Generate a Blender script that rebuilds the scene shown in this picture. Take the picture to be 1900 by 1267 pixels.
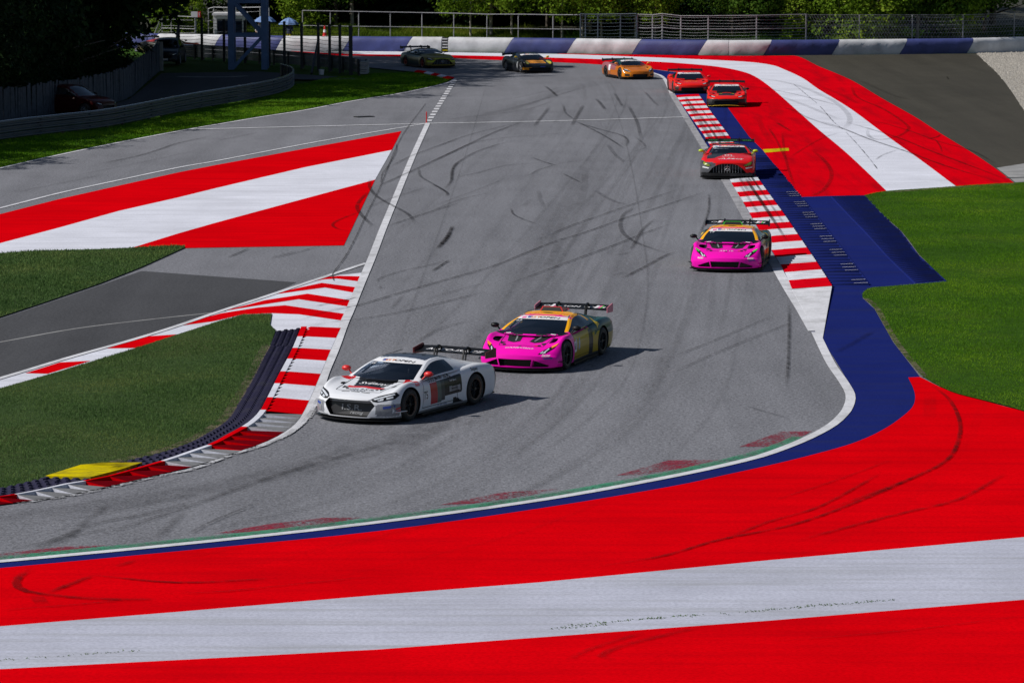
import bpy, bmesh, math, random
import numpy as np
from mathutils import Vector, Matrix
from mathutils.bvhtree import BVHTree

# ------------------------------------------------------------------ scene, camera, sky, sun
for o in list(bpy.data.objects):
    bpy.data.objects.remove(o, do_unlink=True)
S = bpy.context.scene
COL = S.collection
random.seed(7)
RNG = np.random.default_rng(11)
FPX, CAM_H, HOR = 6300.0, 10.0, -180.0          # focal length in photo pixels, camera height, horizon row
CU, CV = 950.0, 633.5
PITCH = math.atan((CV - HOR) / FPX)

cam = bpy.data.cameras.new("camera")
cam_o = bpy.data.objects.new("camera", cam)
COL.objects.link(cam_o)
cam.sensor_fit = 'HORIZONTAL'
cam.sensor_width = 36.0
cam.lens = FPX / 1900.0 * 36.0
cam.clip_start = 0.5
cam.clip_end = 6000.0
cam_o.location = (0, 0, CAM_H)
cam_o.rotation_euler = (math.pi / 2 - PITCH, 0, 0)
S.camera = cam_o
cam.dof.use_dof = True
cam.dof.focus_distance = 68.0
cam.dof.aperture_fstop = 7.1

TO_SUN = Vector((-1.05, -0.16, 0.98)).normalized()
world = bpy.data.worlds.new("World")
S.world = world
world.use_nodes = True
wn = world.node_tree.nodes
wl = world.node_tree.links
wn.clear()
w_out = wn.new("ShaderNodeOutputWorld")
w_bg = wn.new("ShaderNodeBackground")
w_sky = wn.new("ShaderNodeTexSky")
w_sky.sky_type = 'NISHITA'
w_sky.sun_disc = False
w_sky.sun_elevation = math.asin(TO_SUN.z)
w_sky.sun_rotation = math.atan2(TO_SUN.x, TO_SUN.y)
w_sky.air_density = 1.0
w_sky.dust_density = 0.6
w_bg.inputs["Strength"].default_value = 0.052
wl.new(w_sky.outputs[0], w_bg.inputs["Color"])
wl.new(w_bg.outputs[0], w_out.inputs["Surface"])

sun = bpy.data.lights.new("sun", 'SUN')
sun.energy = 4.5
sun.angle = math.radians(0.53)
sun.color = (1.0, 0.955, 0.89)
sun_o = bpy.data.objects.new("sun", sun)
COL.objects.link(sun_o)
sun_o.location = (-60, -20, 80)
sun_o.rotation_euler = TO_SUN.to_track_quat('Z', 'Y').to_euler()

S.render.engine = 'CYCLES'
S.view_settings.view_transform = 'Standard'
S.view_settings.look = 'None'
S.view_settings.exposure = 0.0
S.view_settings.gamma = 1.0
S.view_settings.use_curve_mapping = False
S.cycles.max_bounces = 6
S.cycles.transparent_max_bounces = 48

# ------------------------------------------------------------------ helpers
def G(u, v, z=0.0):
    """photo pixel -> world point on the horizontal plane at height z"""
    a = (u - CU) / FPX
    b = -(v - CV) / FPX
    c, s = math.cos(PITCH), math.sin(PITCH)
    d = (a, c + b * s, -s + b * c)
    t = (z - CAM_H) / d[2]
    return Vector((d[0] * t, d[1] * t, z))

def px_per_m(v):
    g = G(CU, v)
    return FPX / (g.y * math.cos(PITCH) + CAM_H * math.sin(PITCH))

def Z(ox, oy, sc, pts):
    return [(ox + x / sc, oy + y / sc) for x, y in pts]

def smooth(pts, n=6, closed=False):
    p = [np.array(q, float) for q in pts]
    out = []
    m = len(p)
    rng = range(m) if closed else range(m - 1)
    for i in rng:
        p1, p2 = p[i], p[(i + 1) % m]
        p0 = p[(i - 1) % m] if (closed or i > 0) else 2 * p1 - p2
        p3 = p[(i + 2) % m] if (closed or i + 2 < m) else 2 * p2 - p1
        for k in range(n):
            t = k / n
            out.append(0.5 * ((2 * p1) + (-p0 + p2) * t + (2 * p0 - 5 * p1 + 4 * p2 - p3) * t * t + (-p0 + 3 * p1 - 3 * p2 + p3) * t ** 3))
    if not closed:
        out.append(p[-1])
    return [tuple(q) for q in out]

def W2(pts, z=0.0):
    return [G(u, v, z) for u, v in pts]

def resample(pts, step):
    """world polyline -> points every `step` metres, with tangents"""
    P = np.array([[p[0], p[1]] for p in pts], float)
    d = np.r_[0, np.cumsum(np.linalg.norm(np.diff(P, axis=0), axis=1))]
    n = max(2, int(round(d[-1] / step)) + 1)
    s = np.linspace(0, d[-1], n)
    Q = np.c_[np.interp(s, d, P[:, 0]), np.interp(s, d, P[:, 1])]
    T = np.gradient(Q, axis=0)
    T /= np.linalg.norm(T, axis=1)[:, None] + 1e-9
    return Q, T, s

def link(o, parent=None):
    COL.objects.link(o)
    if parent is not None:
        o.parent = parent
    return o

def tag(o, label=None, cat=None, group=None, kind=None):
    if label: o["label"] = label
    if cat: o["category"] = cat
    if group: o["group"] = group
    if kind: o["kind"] = kind
    return o

def empty(name, loc=(0, 0, 0), rz=0.0, parent=None):
    o = bpy.data.objects.new(name, None)
    o.empty_display_size = 0.2
    link(o, parent)
    o.location = loc
    o.rotation_euler = (0, 0, rz)
    return o

def np_mesh(name, V, F):
    V = np.ascontiguousarray(V, dtype=np.float32)
    F = np.ascontiguousarray(F, dtype=np.int32)
    me = bpy.data.meshes.new(name)
    k = F.shape[1]
    me.vertices.add(len(V))
    me.vertices.foreach_set("co", V.ravel())
    me.loops.add(F.size)
    me.loops.foreach_set("vertex_index", F.ravel())
    me.polygons.add(len(F))
    me.polygons.foreach_set("loop_start", np.arange(0, F.size, k, dtype=np.int32))
    me.update(calc_edges=True)
    return me

def py_mesh(name, V, F):
    me = bpy.data.meshes.new(name)
    me.from_pydata([tuple(v) for v in V], [], [tuple(f) for f in F])
    me.update()
    return me

def obj(name, me, mat=None, parent=None, smooth_=False, angle=None):
    o = bpy.data.objects.new(name, me)
    if mat is not None and len(me.materials) == 0:
        me.materials.append(mat)
    if smooth_:
        me.polygons.foreach_set("use_smooth", np.ones(len(me.polygons), dtype=bool))
        if angle:
            me.set_sharp_from_angle(angle=math.radians(angle))
    return link(o, parent)

class MB:
    """collects simple solids into one mesh"""
    def __init__(self):
        self.V, self.F = [], []
    def add(self, V, F):
        n = len(self.V)
        self.V += [tuple(v) for v in V]
        self.F += [tuple(i + n for i in f) for f in F]
        return self
    def box(self, c, s, rz=0.0):
        x, y, z = s[0] / 2, s[1] / 2, s[2] / 2
        cs, sn = math.cos(rz), math.sin(rz)
        V = []
        for dz in (-z, z):
            for dx, dy in ((-x, -y), (x, -y), (x, y), (-x, y)):
                V.append((c[0] + dx * cs - dy * sn, c[1] + dx * sn + dy * cs, c[2] + dz))
        return self.add(V, [(3, 2, 1, 0), (4, 5, 6, 7), (0, 1, 5, 4), (1, 2, 6, 5), (2, 3, 7, 6), (3, 0, 4, 7)])
    def bar(self, a, b, r, n=6, r2=None, square=False):
        a, b = Vector(a), Vector(b)
        d = (b - a)
        if d.length < 1e-6: return self
        q = d.to_track_quat('Z', 'Y')
        r2 = r if r2 is None else r2
        V = []
        if square: n = 4
        for p, rr in ((a, r), (b, r2)):
            for i in range(n):
                t = 2 * math.pi * (i + (0.5 if square else 0)) / n
                V.append(p + q @ Vector((math.cos(t) * rr, math.sin(t) * rr, 0)))
        F = [(i, (i + 1) % n, n + (i + 1) % n, n + i) for i in range(n)]
        F += [tuple(range(n - 1, -1, -1)), tuple(range(n, 2 * n))]
        return self.add(V, F)
    def tube(self, pts, r, n=6):
        for a, b in zip(pts[:-1], pts[1:]):
            self.bar(a, b, r, n)
        return self
    def prism(self, poly, z0, z1):
        n = len(poly)
        V = [(p[0], p[1], z0) for p in poly] + [(p[0], p[1], z1) for p in poly]
        F = [tuple(range(n - 1, -1, -1)), tuple(range(n, 2 * n))] + [(i, (i + 1) % n, n + (i + 1) % n, n + i) for i in range(n)]
        return self.add(V, F)
    def lathe(self, prof, n=24, axis='z', c=(0, 0, 0)):
        V = []
        m = len(prof)
        for i in range(n):
            t = 2 * math.pi * i / n
            for r, h in prof:
                if axis == 'z': V.append((c[0] + r * math.cos(t), c[1] + r * math.sin(t), c[2] + h))
                else: V.append((c[0] + r * math.cos(t), c[1] + h, c[2] + r * math.sin(t)))
        F = []
        for i in range(n):
            j = (i + 1) % n
            for k in range(m - 1):
                f = (i * m + k, j * m + k, j * m + k + 1, i * m + k + 1)
                F.append(f if axis == 'z' else f[::-1])
        return self.add(V, F)
    def mesh(self, name):
        return py_mesh(name, self.V, self.F)
    def build(self, name, mat, parent=None, smooth_=False, angle=None):
        return obj(name, self.mesh(name), mat, parent, smooth_, angle)

def fix_normals(me):
    bm = bmesh.new(); bm.from_mesh(me)
    bmesh.ops.recalc_face_normals(bm, faces=bm.faces)
    bm.to_mesh(me); bm.free()
    return me

def dup(root, loc=None, rz=None, scale=None):
    """copy of a thing with copies of its parts and sub-parts"""
    r = root.copy(); COL.objects.link(r)
    for ch in root.children:
        c = ch.copy(); COL.objects.link(c); c.parent = r
        for g in ch.children:
            d = g.copy(); COL.objects.link(d); d.parent = c
    if loc is not None: r.location = loc
    if rz is not None: r.rotation_euler = (0, 0, rz)
    if scale is not None: r.scale = scale
    return r

# ------------------------------------------------------------------ materials
def mat_new(name):
    m = bpy.data.materials.new(name)
    m.use_nodes = True
    nt = m.node_tree
    b = nt.nodes["Principled BSDF"]
    return m, nt, b

def n_(nt, typ, **kw):
    n = nt.nodes.new(typ)
    for k, v in kw.items():
        if k.startswith("i_"):
            n.inputs[k[2:].replace("_", " ")].default_value = v
        else:
            setattr(n, k, v)
    return n

def wpos(nt, scale=(1, 1, 1)):
    g = n_(nt, "ShaderNodeNewGeometry")
    mp = n_(nt, "ShaderNodeMapping")
    mp.inputs["Scale"].default_value = scale
    nt.links.new(g.outputs["Position"], mp.inputs["Vector"])
    return mp.outputs[0]

def noise(nt, vec, scale, detail=4.0, rough=0.55):
    n = n_(nt, "ShaderNodeTexNoise")
    n.inputs["Scale"].default_value = scale
    n.inputs["Detail"].default_value = detail
    n.inputs["Roughness"].default_value = rough
    if vec is not None: nt.links.new(vec, n.inputs["Vector"])
    return n.outputs["Fac"]

def ramp(nt, fac, stops):
    r = n_(nt, "ShaderNodeValToRGB")
    e = r.color_ramp.elements
    while len(e) > 1: e.remove(e[-1])
    for i, (p, c) in enumerate(stops):
        el = e[0] if i == 0 else e.new(p)
        el.position = p
        el.color = (c, c, c, 1) if not hasattr(c, "__len__") else (*c, 1)
    nt.links.new(fac, r.inputs[0])
    return r.outputs[0]

def mixc(nt, fac, a, b, mode='MIX'):
    m = n_(nt, "ShaderNodeMix", data_type='RGBA', blend_type=mode)
    for s, v in ((m.inputs[0], fac), (m.inputs[6], a), (m.inputs[7], b)):
        if isinstance(v, (int, float)): s.default_value = v
        elif isinstance(v, (tuple, list)): s.default_value = (*v, 1)
        else: nt.links.new(v, s)
    return m.outputs[2]

def math_(nt, op, a, b=0.0):
    m = n_(nt, "ShaderNodeMath", operation=op)
    for s, v in ((m.inputs[0], a), (m.inputs[1], b)):
        if isinstance(v, (int, float)): s.default_value = v
        else: nt.links.new(v, s)
    return m.outputs[0]

def bump(nt, b, h, strength=0.3, dist=0.01):
    n = n_(nt, "ShaderNodeBump")
    n.inputs["Strength"].default_value = strength
    n.inputs["Distance"].default_value = dist
    nt.links.new(h, n.inputs["Height"])
    nt.links.new(n.outputs[0], b.inputs["Normal"])

def simple(name, col, rough=0.5, metal=0.0, coat=0.0, spec=0.5, var=0.0, vscale=3.0):
    m, nt, b = mat_new(name)
    b.inputs["Base Color"].default_value = (*col, 1)
    b.inputs["Roughness"].default_value = rough
    b.inputs["Metallic"].default_value = metal
    b.inputs["Coat Weight"].default_value = coat
    b.inputs["Specular IOR Level"].default_value = spec
    if var > 0:
        f = noise(nt, wpos(nt), vscale, 5)
        c = mixc(nt, ramp(nt, f, [(0.3, 0.0), (0.7, 1.0)]), tuple(x * (1 - var) for x in col), tuple(min(1, x * (1 + var)) for x in col))
        nt.links.new(c, b.inputs["Base Color"])
    return m

def asphalt(name, dark, light, tint=(1.0, 1.0, 1.03), streak=0.30, grain=0.75):
    m, nt, b = mat_new(name)
    big = noise(nt, wpos(nt, (1, 0.45, 1)), 0.06, 3)
    mid = noise(nt, wpos(nt, (1, 0.5, 1)), 0.7, 5)
    fine = noise(nt, wpos(nt), 11.0, 2, 0.6)
    vfine = noise(nt, wpos(nt), 26.0, 1)
    # long wheel-worn streaks, slightly turned against the axis
    g = n_(nt, "ShaderNodeNewGeometry")
    mp = n_(nt, "ShaderNodeMapping")
    mp.inputs["Rotation"].default_value = (0, 0, 0.10)
    mp.inputs["Scale"].default_value = (0.9, 0.035, 1)
    nt.links.new(g.outputs["Position"], mp.inputs["Vector"])
    st = noise(nt, mp.outputs[0], 1.0, 5, 0.6)
    a = math_(nt, 'MULTIPLY', big, 0.42)
    a = math_(nt, 'ADD', a, math_(nt, 'MULTIPLY', mid, 0.22))
    a = math_(nt, 'ADD', a, math_(nt, 'MULTIPLY', st, streak))
    a = math_(nt, 'ADD', a, math_(nt, 'MULTIPLY', math_(nt, 'SUBTRACT', fine, 0.5), grain))
    a = math_(nt, 'ADD', a, math_(nt, 'MULTIPLY', math_(nt, 'SUBTRACT', vfine, 0.5), grain * 1.2))
    lo = tuple(dark * t for t in tint); hi = tuple(light * t for t in tint)
    c = ramp(nt, a, [(0.18, lo), (0.82, hi)])
    nt.links.new(c, b.inputs["Base Color"])
    b.inputs["Roughness"].default_value = 0.82
    b.inputs["Specular IOR Level"].default_value = 0.12
    bump(nt, b, fine, 0.6, 0.012)
    return m

def paint(name, col, dirt=(0.09, 0.085, 0.08), wear=0.25, rough=0.55, along=(0.12, 1.6, 1), rot=0.0, gritty=0.4, spec=0.0):
    """ground paint over asphalt, dulled by tyre dust; `along` stretches the dirt streaks"""
    m, nt, b = mat_new(name)
    g = n_(nt, "ShaderNodeNewGeometry")
    mp = n_(nt, "ShaderNodeMapping")
    mp.inputs["Rotation"].default_value = (0, 0, rot)
    mp.inputs["Scale"].default_value = along
    nt.links.new(g.outputs["Position"], mp.inputs["Vector"])
    st = noise(nt, mp.outputs[0], 1.3, 6, 0.62)
    big = noise(nt, wpos(nt), 0.35, 6, 0.65)
    fine = noise(nt, wpos(nt), 18.0, 2)
    f = ramp(nt, st, [(0.46, 0.0), (0.78, 1.0)])
    f = math_(nt, 'MULTIPLY', f, wear)
    base = mixc(nt, ramp(nt, big, [(0.3, 0.0), (0.7, 1.0)]), tuple(x * 0.78 for x in col), col)
    base = mixc(nt, math_(nt, 'MULTIPLY', ramp(nt, fine, [(0.35, 1.0), (0.6, 0.0)]), gritty), base, tuple(x * 0.55 for x in col))
    c = mixc(nt, f, base, dirt)
    nt.links.new(c, b.inputs["Base Color"])
    b.inputs["Roughness"].default_value = rough
    b.inputs["Specular IOR Level"].default_value = spec
    bump(nt, b, fine, 0.35, 0.008)
    return m

def speckled(m, lo=0.42, hi=0.58, scale=14.0):
    """worn-through paint: the ground shows between the remaining flakes"""
    nt = m.node_tree
    b = nt.nodes["Principled BSDF"]
    tr = n_(nt, "ShaderNodeBsdfTransparent")
    mx = n_(nt, "ShaderNodeMixShader")
    f = math_(nt, 'ADD', math_(nt, 'MULTIPLY', noise(nt, wpos(nt), scale, 3, 0.7), 0.6), math_(nt, 'MULTIPLY', noise(nt, wpos(nt), 1.1, 3), 0.4))
    nt.links.new(ramp(nt, f, [(lo, 0.0), (hi, 1.0)]), mx.inputs[0])
    nt.links.new(tr.outputs[0], mx.inputs[1]); nt.links.new(b.outputs[0], mx.inputs[2])
    nt.links.new(mx.outputs[0], nt.nodes["Material Output"].inputs["Surface"])
    return m

def foliage(name, lo, mid_, hi, trans=0.25, scale=0.25):
    m, nt, b = mat_new(name)
    g = n_(nt, "ShaderNodeNewGeometry")
    f = math_(nt, 'ADD', math_(nt, 'MULTIPLY', g.outputs["Random Per Island"], 0.36), math_(nt, 'MULTIPLY', ramp(nt, noise(nt, wpos(nt), scale, 6, 0.62), [(0.30, 0.0), (0.70, 1.0)]), 0.66))
    c = ramp(nt, f, [(0.2, lo), (0.55, mid_), (0.9, hi)])
    nt.links.new(c, b.inputs["Base Color"])
    b.inputs["Roughness"].default_value = 0.7
    b.inputs["Specular IOR Level"].default_value = 0.08
    if trans > 0:
        tr = n_(nt, "ShaderNodeBsdfTranslucent")
        nt.links.new(c, tr.inputs["Color"])
        mx = n_(nt, "ShaderNodeMixShader")
        mx.inputs[0].default_value = trans
        nt.links.new(b.outputs[0], mx.inputs[1]); nt.links.new(tr.outputs[0], mx.inputs[2])
        nt.links.new(mx.outputs[0], nt.nodes["Material Output"].inputs["Surface"])
    return m

def turf(name, lo, hi, dry):
    m, nt, b = mat_new(name)
    f = noise(nt, wpos(nt), 2.2, 6, 0.65)
    f2 = noise(nt, wpos(nt), 0.16, 3)
    fine = noise(nt, wpos(nt), 26.0, 3, 0.7)
    c = mixc(nt, ramp(nt, f, [(0.3, 0.0), (0.7, 1.0)]), lo, hi)
    c = mixc(nt, ramp(nt, f2, [(0.55, 0.0), (0.75, 0.5)]), c, dry)
    c = mixc(nt, ramp(nt, fine, [(0.35, 0.65), (0.6, 0.0)]), c, tuple(x * 0.35 for x in lo))
    nt.links.new(c, b.inputs["Base Color"])
    b.inputs["Roughness"].default_value = 0.9
    b.inputs["Specular IOR Level"].default_value = 0.1
    bump(nt, b, fine, 0.8, 0.03)
    return m

M = {}
M['asphalt'] = asphalt("track_asphalt", 0.085, 0.275, (0.98, 1.0, 1.12))
M['asphalt_dark'] = asphalt("service_asphalt", 0.035, 0.10, (0.98, 1.0, 1.10), 0.3, 0.6)
M['asphalt_brown'] = asphalt("runoff_asphalt", 0.020, 0.066, (1.08, 1.0, 0.80), 0.45, 0.5)
M['concrete'] = simple("concrete", (0.25, 0.25, 0.25), 0.85, var=0.25, vscale=1.5)
M['gravel'] = simple("gravel", (0.30, 0.28, 0.25), 0.9, var=0.5, vscale=9)
M['red'] = paint("red_paint", (0.72, 0.0006, 0.0045), dirt=(0.30, 0.001, 0.005), wear=0.5)
M['red_rub'] = paint("red_paint_rubbered", (0.70, 0.0008, 0.0075), dirt=(0.22, 0.003, 0.008), wear=0.75, along=(1.2, 0.10, 1), rot=-0.25)
M['white'] = paint("white_paint", (0.72, 0.74, 0.84), dirt=(0.33, 0.34, 0.38), wear=0.45)
M['white_dull'] = paint("dull_white_paint", (0.50, 0.52, 0.63), dirt=(0.26, 0.27, 0.28), wear=0.75, along=(0.10, 2.6, 1))  # greyer, streakier white for the front stripe
M['white_line'] = paint("line_paint", (0.68, 0.69, 0.74), dirt=(0.22, 0.22, 0.22), wear=0.6, along=(1, 1, 1), gritty=0.4)
M['line_worn'] = paint("worn_line_paint", (0.40, 0.40, 0.43), dirt=(0.13, 0.13, 0.135), wear=0.85, along=(1.5, 0.8, 1), gritty=0.5)
M['blue'] = paint("blue_paint", (0.013, 0.022, 0.150), dirt=(0.022, 0.027, 0.075), wear=0.55)
M['green'] = paint("green_line_paint", (0.07, 0.27, 0.17), dirt=(0.14, 0.15, 0.15), wear=0.9, along=(1, 1, 1), gritty=0.6)
M['red_worn'] = paint("worn_red_paint", (0.30, 0.035, 0.065), dirt=(0.16, 0.07, 0.09), wear=0.8, along=(3, 3, 1), gritty=0.7)
M['yellow'] = paint("yellow_paint", (0.66, 0.53, 0.006), dirt=(0.05, 0.05, 0.03), wear=1.0, along=(0.9, 2.6, 1))
M['kerb_red'] = paint("kerb_red", (0.70, 0.0015, 0.010), dirt=(0.16, 0.003, 0.008), wear=0.6, along=(0.8, 9.0, 1), gritty=0.2)
M['kerb_white'] = paint("kerb_white", (0.72, 0.73, 0.80), dirt=(0.10, 0.10, 0.115), wear=0.85, along=(0.8, 9.0, 1), gritty=0.2)
M['mat_purple'] = paint("rumble_mat_paint", (0.034, 0.033, 0.066), dirt=(0.05, 0.05, 0.06), wear=0.6, along=(2, 2, 1))
M['turf'] = turf("turf_soil", (0.022, 0.062, 0.003), (0.045, 0.115, 0.005), (0.100, 0.115, 0.014))
M['turf_cool'] = turf("turf_soil_cool", (0.036, 0.066, 0.020), (0.058, 0.098, 0.030), (0.115, 0.100, 0.040))  # cooler, softer green for the left lawns
M['blade'] = foliage("grass_blades", (0.042, 0.130, 0.002), (0.100, 0.240, 0.006), (0.220, 0.350, 0.018), 0.25, 0.22)
M['blade_cool'] = foliage("grass_blades_cool", (0.052, 0.110, 0.030), (0.094, 0.170, 0.046), (0.190, 0.225, 0.066), 0.25, 0.22)
M['wild'] = foliage("meadow_blades", (0.05, 0.09, 0.006), (0.10, 0.16, 0.012), (0.20, 0.22, 0.03), 0.3, 0.4)
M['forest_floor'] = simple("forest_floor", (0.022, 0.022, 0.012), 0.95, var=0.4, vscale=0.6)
M['leaf'] = foliage("leaves", (0.030, 0.078, 0.010), (0.072, 0.155, 0.018), (0.180, 0.270, 0.032), 0.35, 0.35)
M['leaf_bright'] = foliage("leaves_bright", (0.065, 0.130, 0.007), (0.150, 0.260, 0.018), (0.320, 0.410, 0.040), 0.4, 0.35)
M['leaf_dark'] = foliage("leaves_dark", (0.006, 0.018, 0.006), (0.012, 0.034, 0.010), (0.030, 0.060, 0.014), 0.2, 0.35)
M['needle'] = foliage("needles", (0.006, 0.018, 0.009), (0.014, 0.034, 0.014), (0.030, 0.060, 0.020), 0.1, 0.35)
M['bark'] = simple("bark", (0.085, 0.070, 0.055), 0.9, var=0.5, vscale=4)
M['bark_pale'] = simple("pale_bark", (0.36, 0.33, 0.28), 0.85, var=0.5, vscale=3)
speckled(M['red_worn'], 0.40, 0.60); speckled(M['green'], 0.36, 0.56)
M['line_flaked'] = speckled(paint("flaked_line_paint", (0.55, 0.56, 0.6), dirt=(0.2, 0.2, 0.2), wear=0.7, along=(1, 1, 1)), 0.46, 0.56, 9.0)
M['soil'] = simple("dry_soil", (0.105, 0.085, 0.05), 0.95, var=0.4, vscale=3)
speckled(M['soil'], 0.42, 0.56, 5.0)
M['galv'] = simple("galvanised_steel", (0.062, 0.088, 0.118), 0.5, 0.35, var=0.2, vscale=2)
M['galv_matt'] = simple("weathered_steel", (0.30, 0.31, 0.33), 0.6, 0.3, var=0.2, vscale=2)
M['dark_steel'] = simple("dark_steel", (0.035, 0.04, 0.045), 0.55, 0.3)
M['tower_steel'] = simple("blue_grey_steel", (0.10, 0.18, 0.36), 0.55, 0.1, var=0.15)
M['wood_grey'] = simple("grey_timber", (0.054, 0.064, 0.084), 0.85, var=0.35, vscale=5)
M['barrier_white'] = simple("barrier_white_cover", (0.52, 0.53, 0.56), 0.65, var=0.22, vscale=1.2)
M['barrier_blue'] = simple("barrier_blue_cover", (0.045, 0.058, 0.20), 0.6, var=0.22, vscale=1.2)
M['black'] = simple("matt_black", (0.012, 0.012, 0.013), 0.6)
M['carbon'] = simple("carbon", (0.007, 0.0075, 0.009), 0.45, coat=0.1, spec=0.2)
M['rubber'] = simple("tyre_rubber", (0.022, 0.022, 0.023), 0.75, var=0.2, vscale=8)
M['chrome'] = simple("chrome", (0.6, 0.6, 0.62), 0.25, 0.9)
M['plain_white'] = simple("white_print", (0.75, 0.75, 0.78), 0.45)
M['plain_black'] = simple("black_print", (0.015, 0.015, 0.018), 0.45)
M['print_red'] = simple("red_print", (0.62, 0.02, 0.02), 0.4)
M['print_orange'] = simple("orange_print", (0.80, 0.24, 0.02), 0.4)
M['print_yellow'] = simple("yellow_print", (0.80, 0.55, 0.03), 0.4)
M['print_blue'] = simple("blue_print", (0.03, 0.06, 0.30), 0.4)
M['print_green'] = simple("green_print", (0.05, 0.5, 0.06), 0.4)
M['print_pink'] = simple("pink_print", (0.80, 0.10, 0.35), 0.4)
M['print_grey'] = simple("grey_print", (0.25, 0.26, 0.28), 0.4)
M['parasol'] = simple("parasol_cloth", (0.14, 0.24, 0.48), 0.7, var=0.1)

def paint_car():
    m, nt, b = mat_new("car_paint")
    a = n_(nt, "ShaderNodeAttribute", attribute_name="Col")
    nt.links.new(a.outputs["Color"], b.inputs["Base Color"])
    nt.links.new(a.outputs["Alpha"], b.inputs["Roughness"])
    b.inputs["Coat Weight"].default_value = 0.22
    b.inputs["Coat Roughness"].default_value = 0.06
    b.inputs["Specular IOR Level"].default_value = 0.15
    return m
M['car'] = paint_car()

def glass_car():
    m, nt, b = mat_new("tinted_glass")
    tr = n_(nt, "ShaderNodeBsdfTransparent")
    tr.inputs["Color"].default_value = (0.62, 0.68, 0.76, 1)
    gl = n_(nt, "ShaderNodeBsdfGlossy")
    gl.inputs["Roughness"].default_value = 0.04
    gl.inputs["Color"].default_value = (0.9, 0.95, 1, 1)
    fr = n_(nt, "ShaderNodeFresnel"); fr.inputs["IOR"].default_value = 1.5
    mx = n_(nt, "ShaderNodeMixShader")
    nt.links.new(math_(nt, 'ADD', fr.outputs[0], 0.05), mx.inputs[0])
    nt.links.new(tr.outputs[0], mx.inputs[1]); nt.links.new(gl.outputs[0], mx.inputs[2])
    nt.links.new(mx.outputs[0], nt.nodes["Material Output"].inputs["Surface"])
    return m
M['glass'] = glass_car()

def rubber_mark():
    m, nt, b = mat_new("tyre_marks")
    a = n_(nt, "ShaderNodeAttribute", attribute_name="Col")
    b.inputs["Base Color"].default_value = (0.011, 0.010, 0.011, 1)
    b.inputs["Specular IOR Level"].default_value = 0.0
    b.inputs["Roughness"].default_value = 0.7
    tr = n_(nt, "ShaderNodeBsdfTransparent")
    mx = n_(nt, "ShaderNodeMixShader")
    nz = ramp(nt, noise(nt, wpos(nt), 3.0, 6, 0.75), [(0.34, 0.15), (0.62, 1.0)])
    f = math_(nt, 'MULTIPLY', a.outputs["Fac"], nz)
    nt.links.new(f, mx.inputs[0])
    nt.links.new(tr.outputs[0], mx.inputs[1]); nt.links.new(b.outputs[0], mx.inputs[2])
    nt.links.new(mx.outputs[0], nt.nodes["Material Output"].inputs["Surface"])
    return m
M['marks'] = rubber_mark()

# ------------------------------------------------------------------ ground
def sheet(name, pts, z, mat, parent=None, kind='structure', world_pts=False):
    P = pts if world_pts else W2(pts)
    me = py_mesh(name, [(p[0], p[1], z) for p in P], [tuple(range(len(P)))])
    bm = bmesh.new(); bm.from_mesh(me)
    bmesh.ops.triangulate(bm, faces=bm.faces)
    for f in bm.faces:
        if f.normal.z < 0: f.normal_flip()
    bm.to_mesh(me); bm.free()
    o = obj(name, me, mat, parent)
    if parent is None: o["kind"] = kind
    return o

def strip_mesh(name, Q, T, w, z):
    N = np.c_[-T[:, 1], T[:, 0]]
    w = np.broadcast_to(np.asarray(w, float), (len(Q),))
    L = Q + N * w[:, None] / 2; R = Q - N * w[:, None] / 2
    V = np.r_[np.c_[L, np.full(len(Q), z)], np.c_[R, np.full(len(Q), z)]]
    n = len(Q)
    F = [(i + n, i + n + 1, i + 1, i) for i in range(n - 1)]
    return np_mesh(name, V, np.array(F))

def line(name, pts, w, z, mat, parent=None, n=6, step=0.6):
    Q, T, s = resample(W2(smooth(pts, n)), step)
    o = obj(name, strip_mesh(name, Q, T, w, z), mat, parent)
    if parent is None: o["kind"] = 'structure'
    return o

# base terrain, one sheet to the horizon
R_ = 2500
sheet("ground", [(-R_, -200), (R_, -200), (R_, R_ * 1.6), (-R_, R_ * 1.6)], -0.06, M['turf'], world_pts=True)

# outer left edge of the joining road (white line towards the verge)
L1 = [(0, 313), (110, 288), (221, 265), (331, 244), (400, 232), (483, 218), (566, 205), (649, 189), (731, 176), (798, 162.5), (831, 154), (845, 147)]
# edge of the circuit on the right: inner side of the white line
RE = [(1130, 122.5), (1185, 129.5), (1213, 136.5), (1232, 146), (1246, 174), (1272, 218), (1304, 272), (1330, 315), (1356, 358), (1390, 417), (1421, 470), (1441, 502), (1462, 538), (1483, 575), (1504, 615), (1528, 653), (1549, 688),
      (1563, 712), (1571, 736), (1567, 757), (1554, 774), (1535, 790), (1507, 806), (1462, 825), (1400, 846), (1240, 884), (1000, 927), (700, 969), (400, 1003), (0, 1042), (-300, 1066)]
road_poly = [(-500, 445)] + L1 + [(843, 146), (800, 138), (762, 133), (690, 126), (600, 114), (480, 104), (330, 98), (250, 95),
             (250, 89), (540, 95), (830, 98), (1068, 100.5), (1308, 104), (1500, 104), (1900, 110), (2500, 110), (2500, 1500), (-700, 1500)]
road = sheet("road", road_poly, 0.0, M['asphalt'])

# older, darker asphalt of the service branch
sheet("service_road_surface", [(-300, 640), (0, 592), (82, 565), (185, 530), (263, 503), (410, 514), (550, 524), (492, 552), (410, 578), (328, 607), (246, 632), (123, 667), (0, 704), (-300, 790)], 0.004, M['asphalt_dark'])
line("worn_seam", [(-100, 652), (0, 635), (140, 610), (287, 592), (420, 578)], 0.09, 0.006, M['concrete'])

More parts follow.
